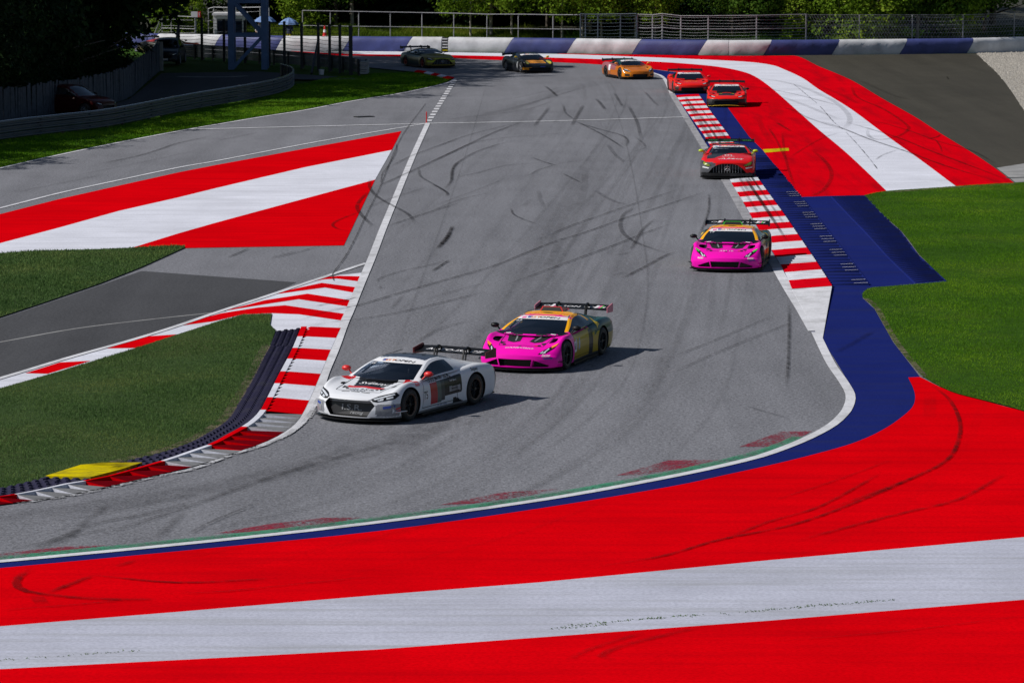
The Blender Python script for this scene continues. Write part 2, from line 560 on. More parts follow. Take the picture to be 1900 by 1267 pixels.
# brown run-off asphalt on the far right and gravel trap
sheet("runoff_road", smooth([(1440, 103), (1480, 105), (1520, 124), (1579, 149), (1638, 184), (1697, 217), (1745, 248), (1804, 284), (1847, 313), (1882, 339)], 3)
      + [(1960, 336), (2400, 330), (2400, 100), (1960, 97), (1812, 100), (1600, 102)], 0.004, M['asphalt_brown'])
sheet("concrete_apron", [(1849, 312), (1900, 304), (2300, 270), (2300, 336), (1900, 338), (1884, 339)], 0.008, M['concrete'])
line("drain_slot", [(1866, 331), (1900, 330), (2200, 322)], 0.25, 0.012, M['black'])
gr_poly = smooth([(1811, 99), (1828, 115.5), (1851, 137), (1875, 167.6), (1900, 205), (1940, 260)], 4) + [(2500, 260), (2500, 90), (1900, 96)]
sheet("gravel_bed", gr_poly, 0.012, M['gravel'])

# ---- painted areas at the top right: red / white / red sweep
red_in_top = [(540, 95.5), (650, 101), (743, 102), (830, 103), (908, 104.5), (1019, 107.5), (1100, 110), (1180, 113.5), (1248, 117), (1320, 123), (1368, 131), (1400, 142), (1434, 166), (1486, 212), (1520, 242), (1567, 281), (1610, 321), (1645, 355)]
red_in_bot = [(1605, 363), (1586, 363), (1529, 364.5), (1488, 366), (1465, 341), (1450, 320), (1432, 300), (1416, 280), (1390, 254), (1356, 208), (1330, 172), (1300, 148), (1262, 135), (1212, 129), (1170, 124.5), (1093, 119), (1019, 115.5), (908, 111.5), (830, 108), (743, 105.7), (650, 104), (540, 100)]
sheet("painted_runoff", smooth(red_in_top, 4) + [(1605, 363)] + red_in_bot[1:], 0.008, M['red_rub'])
white_top = [(650, 95), (743, 96.5), (850, 98), (950, 99.5), (1060, 101.5), (1180, 106), (1280, 110), (1380, 115), (1430, 121), (1456, 130), (1490, 146), (1520, 167), (1579, 203), (1650, 256), (1709, 298), (1774.5, 347)]
sheet("painted_runoff", smooth(white_top, 4) + [(1721, 350), (1645, 355)] + smooth(red_in_top, 4)[::-1][1:-4], 0.008, M['white'])
red_out = [(1450, 104), (1480, 105), (1510, 119), (1520, 124), (1579, 149), (1638, 184), (1697, 217), (1745, 248), (1804, 284), (1847, 313), (1882, 340)]
sheet("painted_runoff", [(1040, 100.2), (1180, 102.2), (1308, 104), (1380, 104.5)] + smooth(red_out, 4) + [(1828, 343), (1776, 347)] + smooth(white_top, 4)[::-1][1:46], 0.008, M['red_rub'])
sheet("yellow_marker", [(1415, 278), (1463, 275.5), (1464, 280.5), (1419, 284)], 0.014, M['yellow'])

# ---- blue bands
RO = [(1525, 630), (1553, 674), (1573, 708), (1585, 733), (1580, 754), (1570, 771), (1546, 792), (1504, 814), (1448, 835), (1379, 856), (1240, 888), (1000, 931), (700, 971), (400, 1005.5), (0, 1043), (-300, 1067)]
BO = [(1685, 701), (1695, 722), (1698, 740), (1692, 757), (1671, 776), (1643, 795), (1605, 814), (1553, 832), (1448, 859), (1344, 882), (1240, 904), (1000, 944), (700, 986), (400, 1016.5), (0, 1054.5), (-300, 1081)]
blue_poly = [(1130, 121), (1170, 125), (1212, 129.5), (1262, 136), (1300, 149), (1330, 173), (1356, 208), (1390, 254), (1416, 280), (1432, 300), (1450, 320), (1465, 341), (1488, 366), (1529, 364.5), (1605, 363), (1624, 385), (1642, 404), (1672, 430), (1705, 474), (1760, 524),
             (1700, 530), (1616, 535.5), (1604, 545), (1600, 553), (1622, 573), (1657, 635), (1695, 684), (1707, 700)]
sheet("blue_runoff", blue_poly + smooth(BO, 4) + smooth(RO, 4)[::-1] + RE[:15][::-1], 0.006, M['blue'])

# ---- red apron in front, white stripe across it
WT = [(-300, 1186), (0, 1162.5), (350, 1134), (700, 1104.5), (1000, 1081), (1426, 1040), (1900, 997), (2300, 960)]
WB = [(-300, 1257), (0, 1242), (350, 1224), (700, 1205.5), (1000, 1183), (1426, 1152), (1900, 1113), (2300, 1079)]
GB = [(1707, 700), (1761, 726), (1810, 740), (1900, 764), (2300, 870)]
sheet("painted_runoff", smooth(GB, 3) + WT[::-1] + smooth(BO, 4)[::-1], 0.010, M['red'])
sheet("painted_runoff", WT + WB[::-1], 0.010, M['white_dull'])
sheet("painted_runoff", WB + [(2300, 1500), (-300, 1500)], 0.010, M['red'])

# ---- left: red / white / red wedge
TL = [(-300, 470), (0, 398), (110, 370), (221, 345), (331, 320.5), (400, 307), (566, 276.4), (745, 244)]
ML = [(-300, 530), (0, 452), (110, 423), (221, 392), (331, 367), (400, 350), (566, 311), (727, 279)]
BL = [(100, 506), (243, 461), (331.5, 433.5), (400, 414), (566, 369), (696, 334)]
sheet("painted_runoff", TL + ML[::-1], 0.010, M['red'])
sheet("painted_runoff", ML + [(696, 334)] + BL[::-1][1:] + [(-300, 620)], 0.010, M['white'])
sheet("painted_runoff", BL + [(638, 456), (400, 460), (342, 461), (243, 466), (100, 508)], 0.010, M['red'])

# ---- lines
line("edge_line", [(-400, 412)] + L1, 0.17, 0.014, M['white_line'])
line("edge_line", [(-300, 463), (0, 387), (110.5, 359), (221, 335), (331.5, 311.6), (400, 299.7), (566, 268), (676, 248.8), (790, 230)], 0.15, 0.016, M['white_line'])
line("cross_line", [(353, 241), (593, 235), (794, 230)], 0.30, 0.018, M['white_line'])
line("cross_line", [(797, 229.8), (1019, 225.5), (1270, 218)], 0.30, 0.018, M['white_line'])
LE = [(794, 229), (769, 284), (750, 329), (730, 378), (709.5, 428), (690, 479), (668, 531), (648, 580), (638, 602), (621, 648), (603, 690), (592, 722), (580, 748), (566, 773), (548, 793), (520, 811), (474, 829)]
line("edge_line", LE, 0.22, 0.020, M['white_line'])
line("worn_edge", [(592, 740), (579, 766), (562, 786), (521, 815), (474, 832), (426, 846), (363, 870), (284, 887), (221, 901.6), (158, 916), (95, 927), (32, 935)], 0.13, 0.022, M['line_flaked'])
line("edge_line", [(680, 489), (574, 524), (492, 551.5), (410, 578), (328, 606), (246, 631.5), (123, 666), (0, 703), (-300, 790)], 0.16, 0.019, M['white_line'])
line("edge_line", RE[0:5], 0.20, 0.014, M['white_line'])
line("worn_edge", [(1246, 174), (1273, 218), (1306, 272), (1333, 315), (1360, 358), (1393, 417), (1424, 470), (1446, 502)], 0.30, 0.014, M['line_worn'])
line("edge_line", [(1441, 498), (1464, 538), (1487, 575), (1510, 615)], 0.27, 0.015, M['white_line'])
line("edge_line", [((a[0] + b[0]) / 2, (a[1] + b[1]) / 2) for a, b in zip([(1510, 617), (1541, 674), (1564, 709), (1577, 734), (1573, 756), (1561, 773), (1540, 791), (1503, 811), (1456, 831), (1390, 853), (1240, 886), (1000, 929), (700, 970), (400, 1004), (0, 1042.5), (-300, 1066.5)],
     [(1516, 617), (1541, 674), (1566, 709), (1579, 734), (1575, 756), (1563, 773), (1542, 791), (1504, 812), (1456, 832), (1390, 853), (1240, 886), (1000, 929), (700, 970), (400, 1004), (0, 1042.5), (-300, 1066.5)])], [1.0] * 1 if False else 0.2, 0.017, M['white_line'])
line("green_line", [(1485, 812), (1456, 825), (1390, 846), (1240, 880), (1000, 923), (700, 964), (400, 998.5), (0, 1037), (-300, 1061)], 0.34, 0.016, M['green'])
for k in range(17):                                    # dashes where the joining road meets the circuit
    a, b = k / 17.0, (k + 0.55) / 17.0
    p0, p1 = G(795.5, 226), G(845, 147.5)
    A, B = p0.lerp(p1, a), p0.lerp(p1, b)
    Q, T, s = resample([A, B], 0.5)
    obj("edge_dash", strip_mesh("edge_dash", Q, T, 0.26, 0.018), M['white_line'])["kind"] = 'structure'

# worn red print inside the green line
for pts in ([(1372, 829), (1448, 801), (1507, 800), (1483, 812.6), (1424, 829)],
            [(1143, 882), (1240, 854), (1334, 853), (1290, 866), (1190, 881)],
            [(815, 937), (930, 914), (1035, 907), (990, 918), (880, 934)],
            [(396, 990), (500, 972), (597, 961), (670, 960), (608, 973), (480, 987)],
            [(-200, 1046), (0, 1027), (120, 1014), (199, 1011.5), (120, 1023), (0, 1034), (-200, 1053)]):
    sheet("worn_red_print", pts, 0.006, M['red_worn'])

# ---- chevron island on the left
CH = [(679, 491), (574, 526), (492, 553), (410, 579), (328, 608), (246, 633), (123, 668), (0, 705), (-300, 792), (-300, 822), (0, 721), (90, 695), (164, 673), (246, 648), (328, 621), (410, 595), (451, 585), (506, 583), (503, 596), (501, 604), (509, 610), (517, 616), (562, 614), (634, 611), (655, 561), (671, 520)]
sheet("painted_island", [(676, 506), (628, 511), (574, 525)] + CH[2:], 0.006, M['white'])
for pts in ([(573, 525), (600, 516), (628, 512.5), (671, 513.5), (667.5, 523), (625.5, 517.5), (600, 519)],
            [(502, 548), (550, 535.5), (597, 525.5), (663.5, 534), (659, 544), (603, 534), (554, 540.5)],
            [(414, 578), (492, 557.5), (570.5, 545.5), (652.5, 558), (647.5, 569.5), (554, 555.7), (492, 565)],
            [(320, 607), (410, 582), (480, 571), (529, 567), (640, 583), (636, 595.5), (554, 583.6), (505, 581.6), (451, 584), (394, 597)],
            [(199, 647), (254, 626), (328, 621), (258.5, 646)],
            [(47, 693), (111, 673), (168, 670), (88, 694)],
            [(-200, 764), (-120, 738), (0, 719), (-150, 766)]):
    sheet("painted_chevron", pts, 0.010, M['red'])

# ------------------------------------------------------------------ kerbs
def kerb_axis(in_pts, out_pts, n):
    """two edge polylines in the photo -> n+1 matching world points along each"""
    A = np.array([[p.x, p.y] for p in W2(smooth(in_pts, 8))]); B = np.array([[p.x, p.y] for p in W2(smooth(out_pts, 8))])
    def par(P, n):
        d = np.r_[0, np.cumsum(np.linalg.norm(np.diff(P, axis=0), axis=1))]
        s = np.linspace(0, d[-1], n + 1)
        return np.c_[np.interp(s, d, P[:, 0]), np.interp(s, d, P[:, 1])], d[-1]
    a, la = par(A, n); b, lb = par(B, n)
    return a, b, (la + lb) / 2

kerb_r = empty("kerb"); kerb_r["kind"] = 'structure'
kin = [(1254, 178), (1292, 232), (1310, 258), (1359, 343), (1384, 384), (1402.5, 416.6), (1454, 502), (1469.5, 537)]
kout = [(1296, 178), (1320, 212), (1354, 258), (1408, 337), (1433, 372), (1455.5, 403), (1490.6, 455), (1511, 485), (1531, 516), (1543.6, 535)]
_, _, LK = kerb_axis(kin, kout, 10)
NST = int(round(LK / 2.05)); NST += (NST + 1) % 2
SUB = 16
ka, kb, _ = kerb_axis(kin, kout, NST * SUB)
for i in range(NST):
    rows = []
    js = list(range(i * SUB, (i + 1) * SUB + 1))
    tt = np.array([0.0, 0.1, 0.35, 0.7, 1.0])
    for q, j in enumerate(js):
        ph = (q / SUB * 4) % 1.0
        rib = 0.030 * max(0.0, 1 - abs(ph - 0.5) * 3.2)
        g = 0.003 if q in (0, SUB) else 0.0
        for t in tt:
            p = ka[j] * (1 - t) + kb[j] * t
            h = 0.024 + 0.045 * t + rib * min(1, t * 6)
            rows.append((p[0], p[1], h - g))
    nt_ = len(tt)
    F = [(r * nt_ + c, (r + 1) * nt_ + c, (r + 1) * nt_ + c + 1, r * nt_ + c + 1) for r in range(SUB) for c in range(nt_ - 1)]
    # side skirts down to the ground
    V = list(rows)
    for side in (0, nt_ - 1):
        base = len(V)
        for r in range(SUB + 1):
            p = rows[r * nt_ + side]; V.append((p[0], p[1], 0.0))
        for r in range(SUB):
            f = (r * nt_ + side, (r + 1) * nt_ + side, base + r + 1, base + r)
            F.append(f if side else f[::-1])
    me = py_mesh("kerb_block", V, F)
    fix_normals(me)
    obj("kerb_block", me, M['kerb_red'] if (NST - 1 - i) % 2 == 0 else M['kerb_white'], kerb_r)
# white run-out ramp at the near end of the kerb
pa, pb, pc, pd = G(1469.5, 538), G(1543.6, 535.5), G(1526, 631), G(1520, 629)
me = py_mesh("kerb_ramp", [(*pa.xy, .024), (*pb.xy, .066), (*pc.xy, .014), (*pd.xy, .012), (*pa.xy, 0), (*pb.xy, 0), (*pc.xy, 0), (*pd.xy, 0)],
             [(0, 1, 2, 3), (0, 4, 5, 1), (1, 5, 6, 2), (2, 6, 7, 3), (3, 7, 4, 0)])
fix_normals(me)
obj("kerb_ramp", me, M['white_line'], kerb_r)

# blue rumble strip beyond the kerb: cross ribs in world space
M['blue_rib'] = paint("shaded_blue_paint", (0.008, 0.013, 0.075), dirt=(0.010, 0.012, 0.030), wear=0.8, along=(1, 1, 1))  # darker navy puts the ribs' shading into their colour
M['blue_glint'] = paint("blue_glint_paint", (0.66, 0.68, 0.80), dirt=(0.05, 0.06, 0.18), wear=0.2, along=(0.8, 0.6, 1))  # pale colour painting sun glints on the rib crests
blue_strip = empty("rumble_strip"); blue_strip["kind"] = 'structure'
bin_ = [(1297, 180), (1321, 212), (1355, 258), (1410, 337), (1434, 372), (1457, 403), (1492, 455), (1513, 485), (1533, 516), (1545, 535)]
bout = [(1335, 180), (1356, 208), (1390, 254), (1450, 320), (1488, 366), (1529, 419), (1577, 481), (1600, 511), (1616, 532), (1618, 536)]
NR = 112
ra, rb, LR = kerb_axis(bin_, bout, NR)
for i in range(NR):
    y = (ra[i][1] + rb[i][1]) / 2
    if y > 135: continue
    d = (ra[min(i + 1, NR)] - ra[i]); d /= np.linalg.norm(d) + 1e-9
    hw = 0.075
    big = (i % 5) in (0, 1, 2)
    h = 0.075 if big else 0.045
    A0 = ra[i] * 0.94 + rb[i] * 0.06; B0 = ra[i] * 0.03 + rb[i] * 0.97
    V = []
    for t, hh in ((0.0, 0.012), (0.25, h * 0.5), (1.0, h)):
        c = A0 * (1 - t) + B0 * t
        V += [(*(c - d * hw), 0.004), (*(c + d * hw * -0.3), hh), (*(c + d * hw * 0.3), hh), (*(c + d * hw), 0.004)]
    F = [(0, 1, 2, 3)]
    for k in range(2):
        o_ = 4 * k
        F += [(o_, o_ + 4, o_ + 5, o_ + 1), (o_ + 1, o_ + 5, o_ + 6, o_ + 2), (o_ + 2, o_ + 6, o_ + 7, o_ + 3)]
    F += [(11, 10, 9, 8)]
    me = py_mesh("rib", V, F); fix_normals(me)
    ro = obj("rib", me, M['blue_rib'], blue_strip)
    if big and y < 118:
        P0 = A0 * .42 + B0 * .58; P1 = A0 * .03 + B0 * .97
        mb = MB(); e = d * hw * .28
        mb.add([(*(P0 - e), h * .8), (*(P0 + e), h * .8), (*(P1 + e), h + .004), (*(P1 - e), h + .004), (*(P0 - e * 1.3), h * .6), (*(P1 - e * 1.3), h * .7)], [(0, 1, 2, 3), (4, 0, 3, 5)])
        mb.build("crest_glint", M['blue_glint'], ro)  # painted glint strip along the outer crest of the rib
# raised ribbed edge of the blue apron next to the lawn
rin = [(1543, 366), (1575, 400), (1610, 436), (1650, 480), (1700, 528)]
rout = [(1603, 366), (1640, 406), (1668, 433), (1701, 477), (1752, 524)]
NR2 = 60
ra, rb, LR = kerb_axis(rin, rout, NR2)
for i in range(NR2):
    d = (ra[min(i + 1, NR2)] - ra[max(i - 1, 0)]); d /= np.linalg.norm(d) + 1e-9
    hw = 0.13
    ext = RNG.uniform(0.0, 0.10)
    A0 = ra[i]; B0 = rb[i] + (rb[i] - ra[i]) * ext
    V = []
    for t, hh in ((0.0, 0.010), (0.5, 0.045), (1.0, 0.05)):
        c = A0 * (1 - t) + B0 * t
        V += [(*(c - d * hw), 0.004), (*(c - d * hw * 0.3), hh), (*(c + d * hw * 0.3), hh), (*(c + d * hw), 0.004)]
    F = [(0, 1, 2, 3)]
    for k in range(2):
        o_ = 4 * k
        F += [(o_, o_ + 4, o_ + 5, o_ + 1), (o_ + 1, o_ + 5, o_ + 6, o_ + 2), (o_ + 2, o_ + 6, o_ + 7, o_ + 3)]
    F += [(11, 10, 9, 8)]
    me = py_mesh("rib", V, F); fix_normals(me)
    obj("rib", me, M['blue_rib'], blue_strip)
# low lip along the two steps of the blue apron
for pts in ([(1488, 367), (1529, 419), (1577, 481), (1614, 530)], [(1543, 366), (1575, 400), (1610, 436), (1650, 480), (1700, 528)]):
    Q, T, s = resample(W2(smooth(pts, 5)), 1.0)
    mb = MB()
    for p, q in zip(Q[:-1], Q[1:]):
        mb.bar((*p, 0.0), (*q, 0.0), 0.035, 6)
    mb.build("lip", M['blue'], blue_strip)

# left kerb: saw-tooth blocks that rise from the white line to a flush back strip
M['kerb_red_worn'] = paint("kerb_red_worn", (0.17, 0.002, 0.006), dirt=(0.06, 0.004, 0.008), wear=0.6, along=(2, 5, 1))
M['kerb_white_worn'] = paint("kerb_white_worn", (0.24, 0.245, 0.26), dirt=(0.10, 0.10, 0.105), wear=0.8, along=(2, 5, 1))
M['scraped'] = paint("scraped_paint", (0.55, 0.57, 0.68), dirt=(0.05, 0.06, 0.16), wear=1.0, along=(1.6, 1.6, 1))
kerb_l = empty("kerb"); kerb_l["kind"] = 'structure'
lo = [(632, 610), (613, 652), (596, 693), (578, 735), (562, 768), (545, 790), (513, 812), (474, 829), (426, 845), (363, 866), (284, 885), (221, 900), (158, 914), (95, 926), (32, 934), (-120, 954)]
li = [(559, 612), (541, 656), (518, 700), (494, 748), (481, 772), (466, 788), (448.5, 800.5), (420, 816), (391.6, 832), (355, 845), (300, 864), (221, 887), (172, 899), (126, 906), (63, 920), (0, 931), (-150, 950)]
_, _, LL = kerb_axis(lo, li, 10)
ys = [610.7, 630.5, 651.8, 672, 695.5, 718, 744, 769, 800.5, 835, 864.6, 902, 927, 946]
NB = 13
TPB = 4
la, lb, _ = kerb_axis(lo, li, 1200)
yy = np.array([p[1] for p in lb])
Dof = [G(500, y).y for y in ys]
idx = [int(np.argmin(np.abs(yy - d))) for d in Dof]
idx[0] = 0
for i in range(NB):
    i0, i1 = idx[i], idx[i + 1]
    V, F = [], []
    H1 = 0.05 if i < 7 else 0.07
    for k in range(TPB):
        j0 = i0 + (i1 - i0) * k / TPB; j1 = i0 + (i1 - i0) * (k + 1) / TPB
        def at(P, j):
            f = int(min(j, len(P) - 2)); t = j - f
            return P[f] * (1 - t) + P[f + 1] * t
        a0, b0, a1, b1 = at(la, j0), at(lb, j0), at(la, j1), at(lb, j1)
        bi0 = b0 * 0.86 + a0 * 0.14; bi1 = b1 * 0.86 + a1 * 0.14
        n = len(V)
        # far edge (0) low, near edge (1) high: riser faces the near side
        if i < 7:
            c0 = b0 * 0.76 + a0 * 0.24; c1 = b1 * 0.76 + a1 * 0.24
            V += [(*a0, 0.024), (*c0, H1 + .024), (*c1, H1 + .024), (*a1, 0.024), (*bi0, 0.005), (*bi1, H1 + .026)]
            F += [(n, n + 3, n + 2, n + 1), (n + 1, n + 2, n + 5, n + 4)]
        else:
            V += [(*a0, 0.024), (*bi0, 0.026), (*bi1, H1 + 0.024), (*a1, 0.026), (*a1, 0.0), (*bi1, 0.0)]
            F += [(n, n + 3, n + 2, n + 1), (n + 3, n + 4, n + 5, n + 2)]
        m_ = len(V)
        V += [(*bi0, 0.0), (*b0, 0.0), (*b1, 0.0), (*bi1, 0.0), (*bi0, H1 + .03), (*b0, H1 + .03), (*b1, H1 + .03), (*bi1, H1 + .03)]
        F += [(m_ + 4, m_ + 5, m_ + 6, m_ + 7), (m_, m_ + 4, m_ + 7, m_ + 3), (m_ + 1, m_ + 2, m_ + 6, m_ + 5), (m_ + 3, m_ + 7, m_ + 6, m_ + 2)]
    me = py_mesh("kerb_block", V, F)
    clean, worn = ('red', 'kerb_red_worn') if i % 2 == 0 else ('white', 'kerb_white_worn')
    me.materials.append(M[clean]); me.materials.append(M[worn])
    if i >= 7:
        for q, f in enumerate(me.polygons): f.material_index = 1 if q % 6 == 0 else 0
    obj("kerb_block", me, None, kerb_l)

# purple rumble mat behind it, rows of raised cells
mi = li
mo = [(513, 617), (502, 641), (487, 667), (470, 702), (444, 747), (420, 783), (384, 807), (351, 825), (300, 843), (210, 864), (135, 876), (84, 889.5), (0, 910), (-150, 940)]
mat_root = sheet("rumble_mat", smooth(mi, 4) + smooth(mo, 4)[::-1], 0.03, M['mat_purple'])
_, _, LM = kerb_axis(mi, mo, 10)
NM = int(LM / 0.23)
ma, mb_, _ = kerb_axis(mi, mo, NM)
V, F = [], []
for i in range(NM):
    wdt = np.linalg.norm(ma[i] - mb_[i])
    nc = max(3, int(round(wdt / 0.19)))
    for c in range(nc):
        t0, t1 = (c + 0.10) / nc, (c + 0.90) / nc
        sh = 0.5 * (c % 2)
        def q(t, f):
            f = min(f, NM - 0.01); k = int(f); u = f - k
            a = ma[k] * (1 - u) + ma[k + 1] * u; b = mb_[k] * (1 - u) + mb_[k + 1] * u
            return a * (1 - t) + b * t
        P = [q(t0, i + sh + .1), q(t1, i + sh + .1), q(t1, i + sh + .72), q(t0, i + sh + .72)]
        n = len(V); hh = 0.03 + 0.035
        ctr = sum(P) / 4
        V += [(*p, 0.03) for p in P] + [(*(ctr + (p - ctr) * 0.55), hh) for p in P]
        F += [(n, n + 1, n + 5, n + 4), (n + 1, n + 2, n + 6, n + 5), (n + 2, n + 3, n + 7, n + 6), (n + 3, n, n + 4, n + 7), (n + 4, n + 5, n + 6, n + 7)]
me = py_mesh("mat_cells", V, F); fix_normals(me)
o = obj("mat_cells", me, M['mat_purple'], mat_root); o["kind"] = 'stuff'
# yellow raised wedge on the mat
yp = W2([(85, 889.5), (150, 872), (190, 869), (264, 865.5), (222, 881), (168, 894)])
V = [(p.x, p.y, 0.05) for p in yp] + [(p.x, p.y, 0.03) for p in yp]
V[1] = (*V[1][:2], 0.10); V[2] = (*V[2][:2], 0.11); V[3] = (*V[3][:2], 0.08); V[4] = (*V[4][:2], 0.10); V[5] = (*V[5][:2], 0.09); V[0] = (*V[0][:2], 0.07)
me = py_mesh("yellow_wedge", V, [(0, 1, 2, 3, 4, 5)] + [(i, (i + 1) % 6, 6 + (i + 1) % 6, 6 + i) for i in range(6)]); fix_normals(me)
obj("yellow_wedge", me, M['yellow'], mat_root)
# small kerb at the far junction
kerb_f = empty("kerb"); kerb_f["kind"] = 'structure'
fa, fb, _ = kerb_axis([(775, 131), (800, 135), (843, 145)], [(768, 136), (795, 140), (832, 149)], 5)
for i in range(5):
    me = py_mesh("kerb_block", [(*fa[i], .03), (*fa[i + 1], .03), (*fb[i + 1], .09), (*fb[i], .09), (*fa[i], 0), (*fa[i + 1], 0), (*fb[i + 1], 0), (*fb[i], 0)],
                 [(0, 1, 2, 3), (0, 4, 5, 1), (2, 6, 7, 3), (1, 5, 6, 2), (3, 7, 4, 0)])
    fix_normals(me); obj("kerb_block", me, M['kerb_red'] if i % 2 == 0 else M['kerb_white'], kerb_f)

# ------------------------------------------------------------------ tyre marks
V, F, C = [], [], []
def mark(pts, w=0.2, a=0.5, fade=True, wob=0.0, zz=0.026):
    P = W2(smooth(pts, 5))
    Q, T, s = resample(P, 0.35)
    n = len(Q)
    w *= 0.6; a = min(.85, a * (1.25 if w < .12 else .9 if w < .2 else .6))
    if n < 3: return
    N = np.c_[-T[:, 1], T[:, 0]]
    u = np.linspace(0, 1, n)
    al = a * (np.clip(np.minimum(u, 1 - u) * 6, 0, 1) if fade else np.ones(n))
    base = len(V)
    z = zz + RNG.uniform(0, 0.004)
    for i in range(n):
        off = wob * math.sin(i * 1.7) * 0.5
        for k, (t, ak) in enumerate(((-1, 0.0), (-0.7, 1.0), (0.7, 1.0), (1, 0.0))):
            p = Q[i] + N[i] * (t * w / 2 + off)
            V.append((p[0], p[1], z)); C.append(al[i] * ak)
    for i in range(n - 1):
        for k in range(3):
            F.append((base + 4 * i + k, base + 4 * i + k + 1, base + 4 * (i + 1) + k + 1, base + 4 * (i + 1) + k))
A_ = lambda p: Z(800, 160, 3.519, p)
B_ = lambda p: Z(400, 130, 3.62, p)
C_ = lambda p: Z(0, 850, 2.714, p)
D_ = lambda p: Z(1240, 500, 2.879, p)
E_ = lambda p: Z(1520, 80, 4.2237, p)
F_ = lambda p: Z(1180, 80, 5.0, p)
H_ = lambda p: Z(1000, 880, 2.111, p)
I_ = lambda p: Z(1200, 150, 2.714, p)
J_ = lambda p: Z(500, 430, 4.2225, p)
K_ = lambda p: Z(0, 200, 4.525, p)
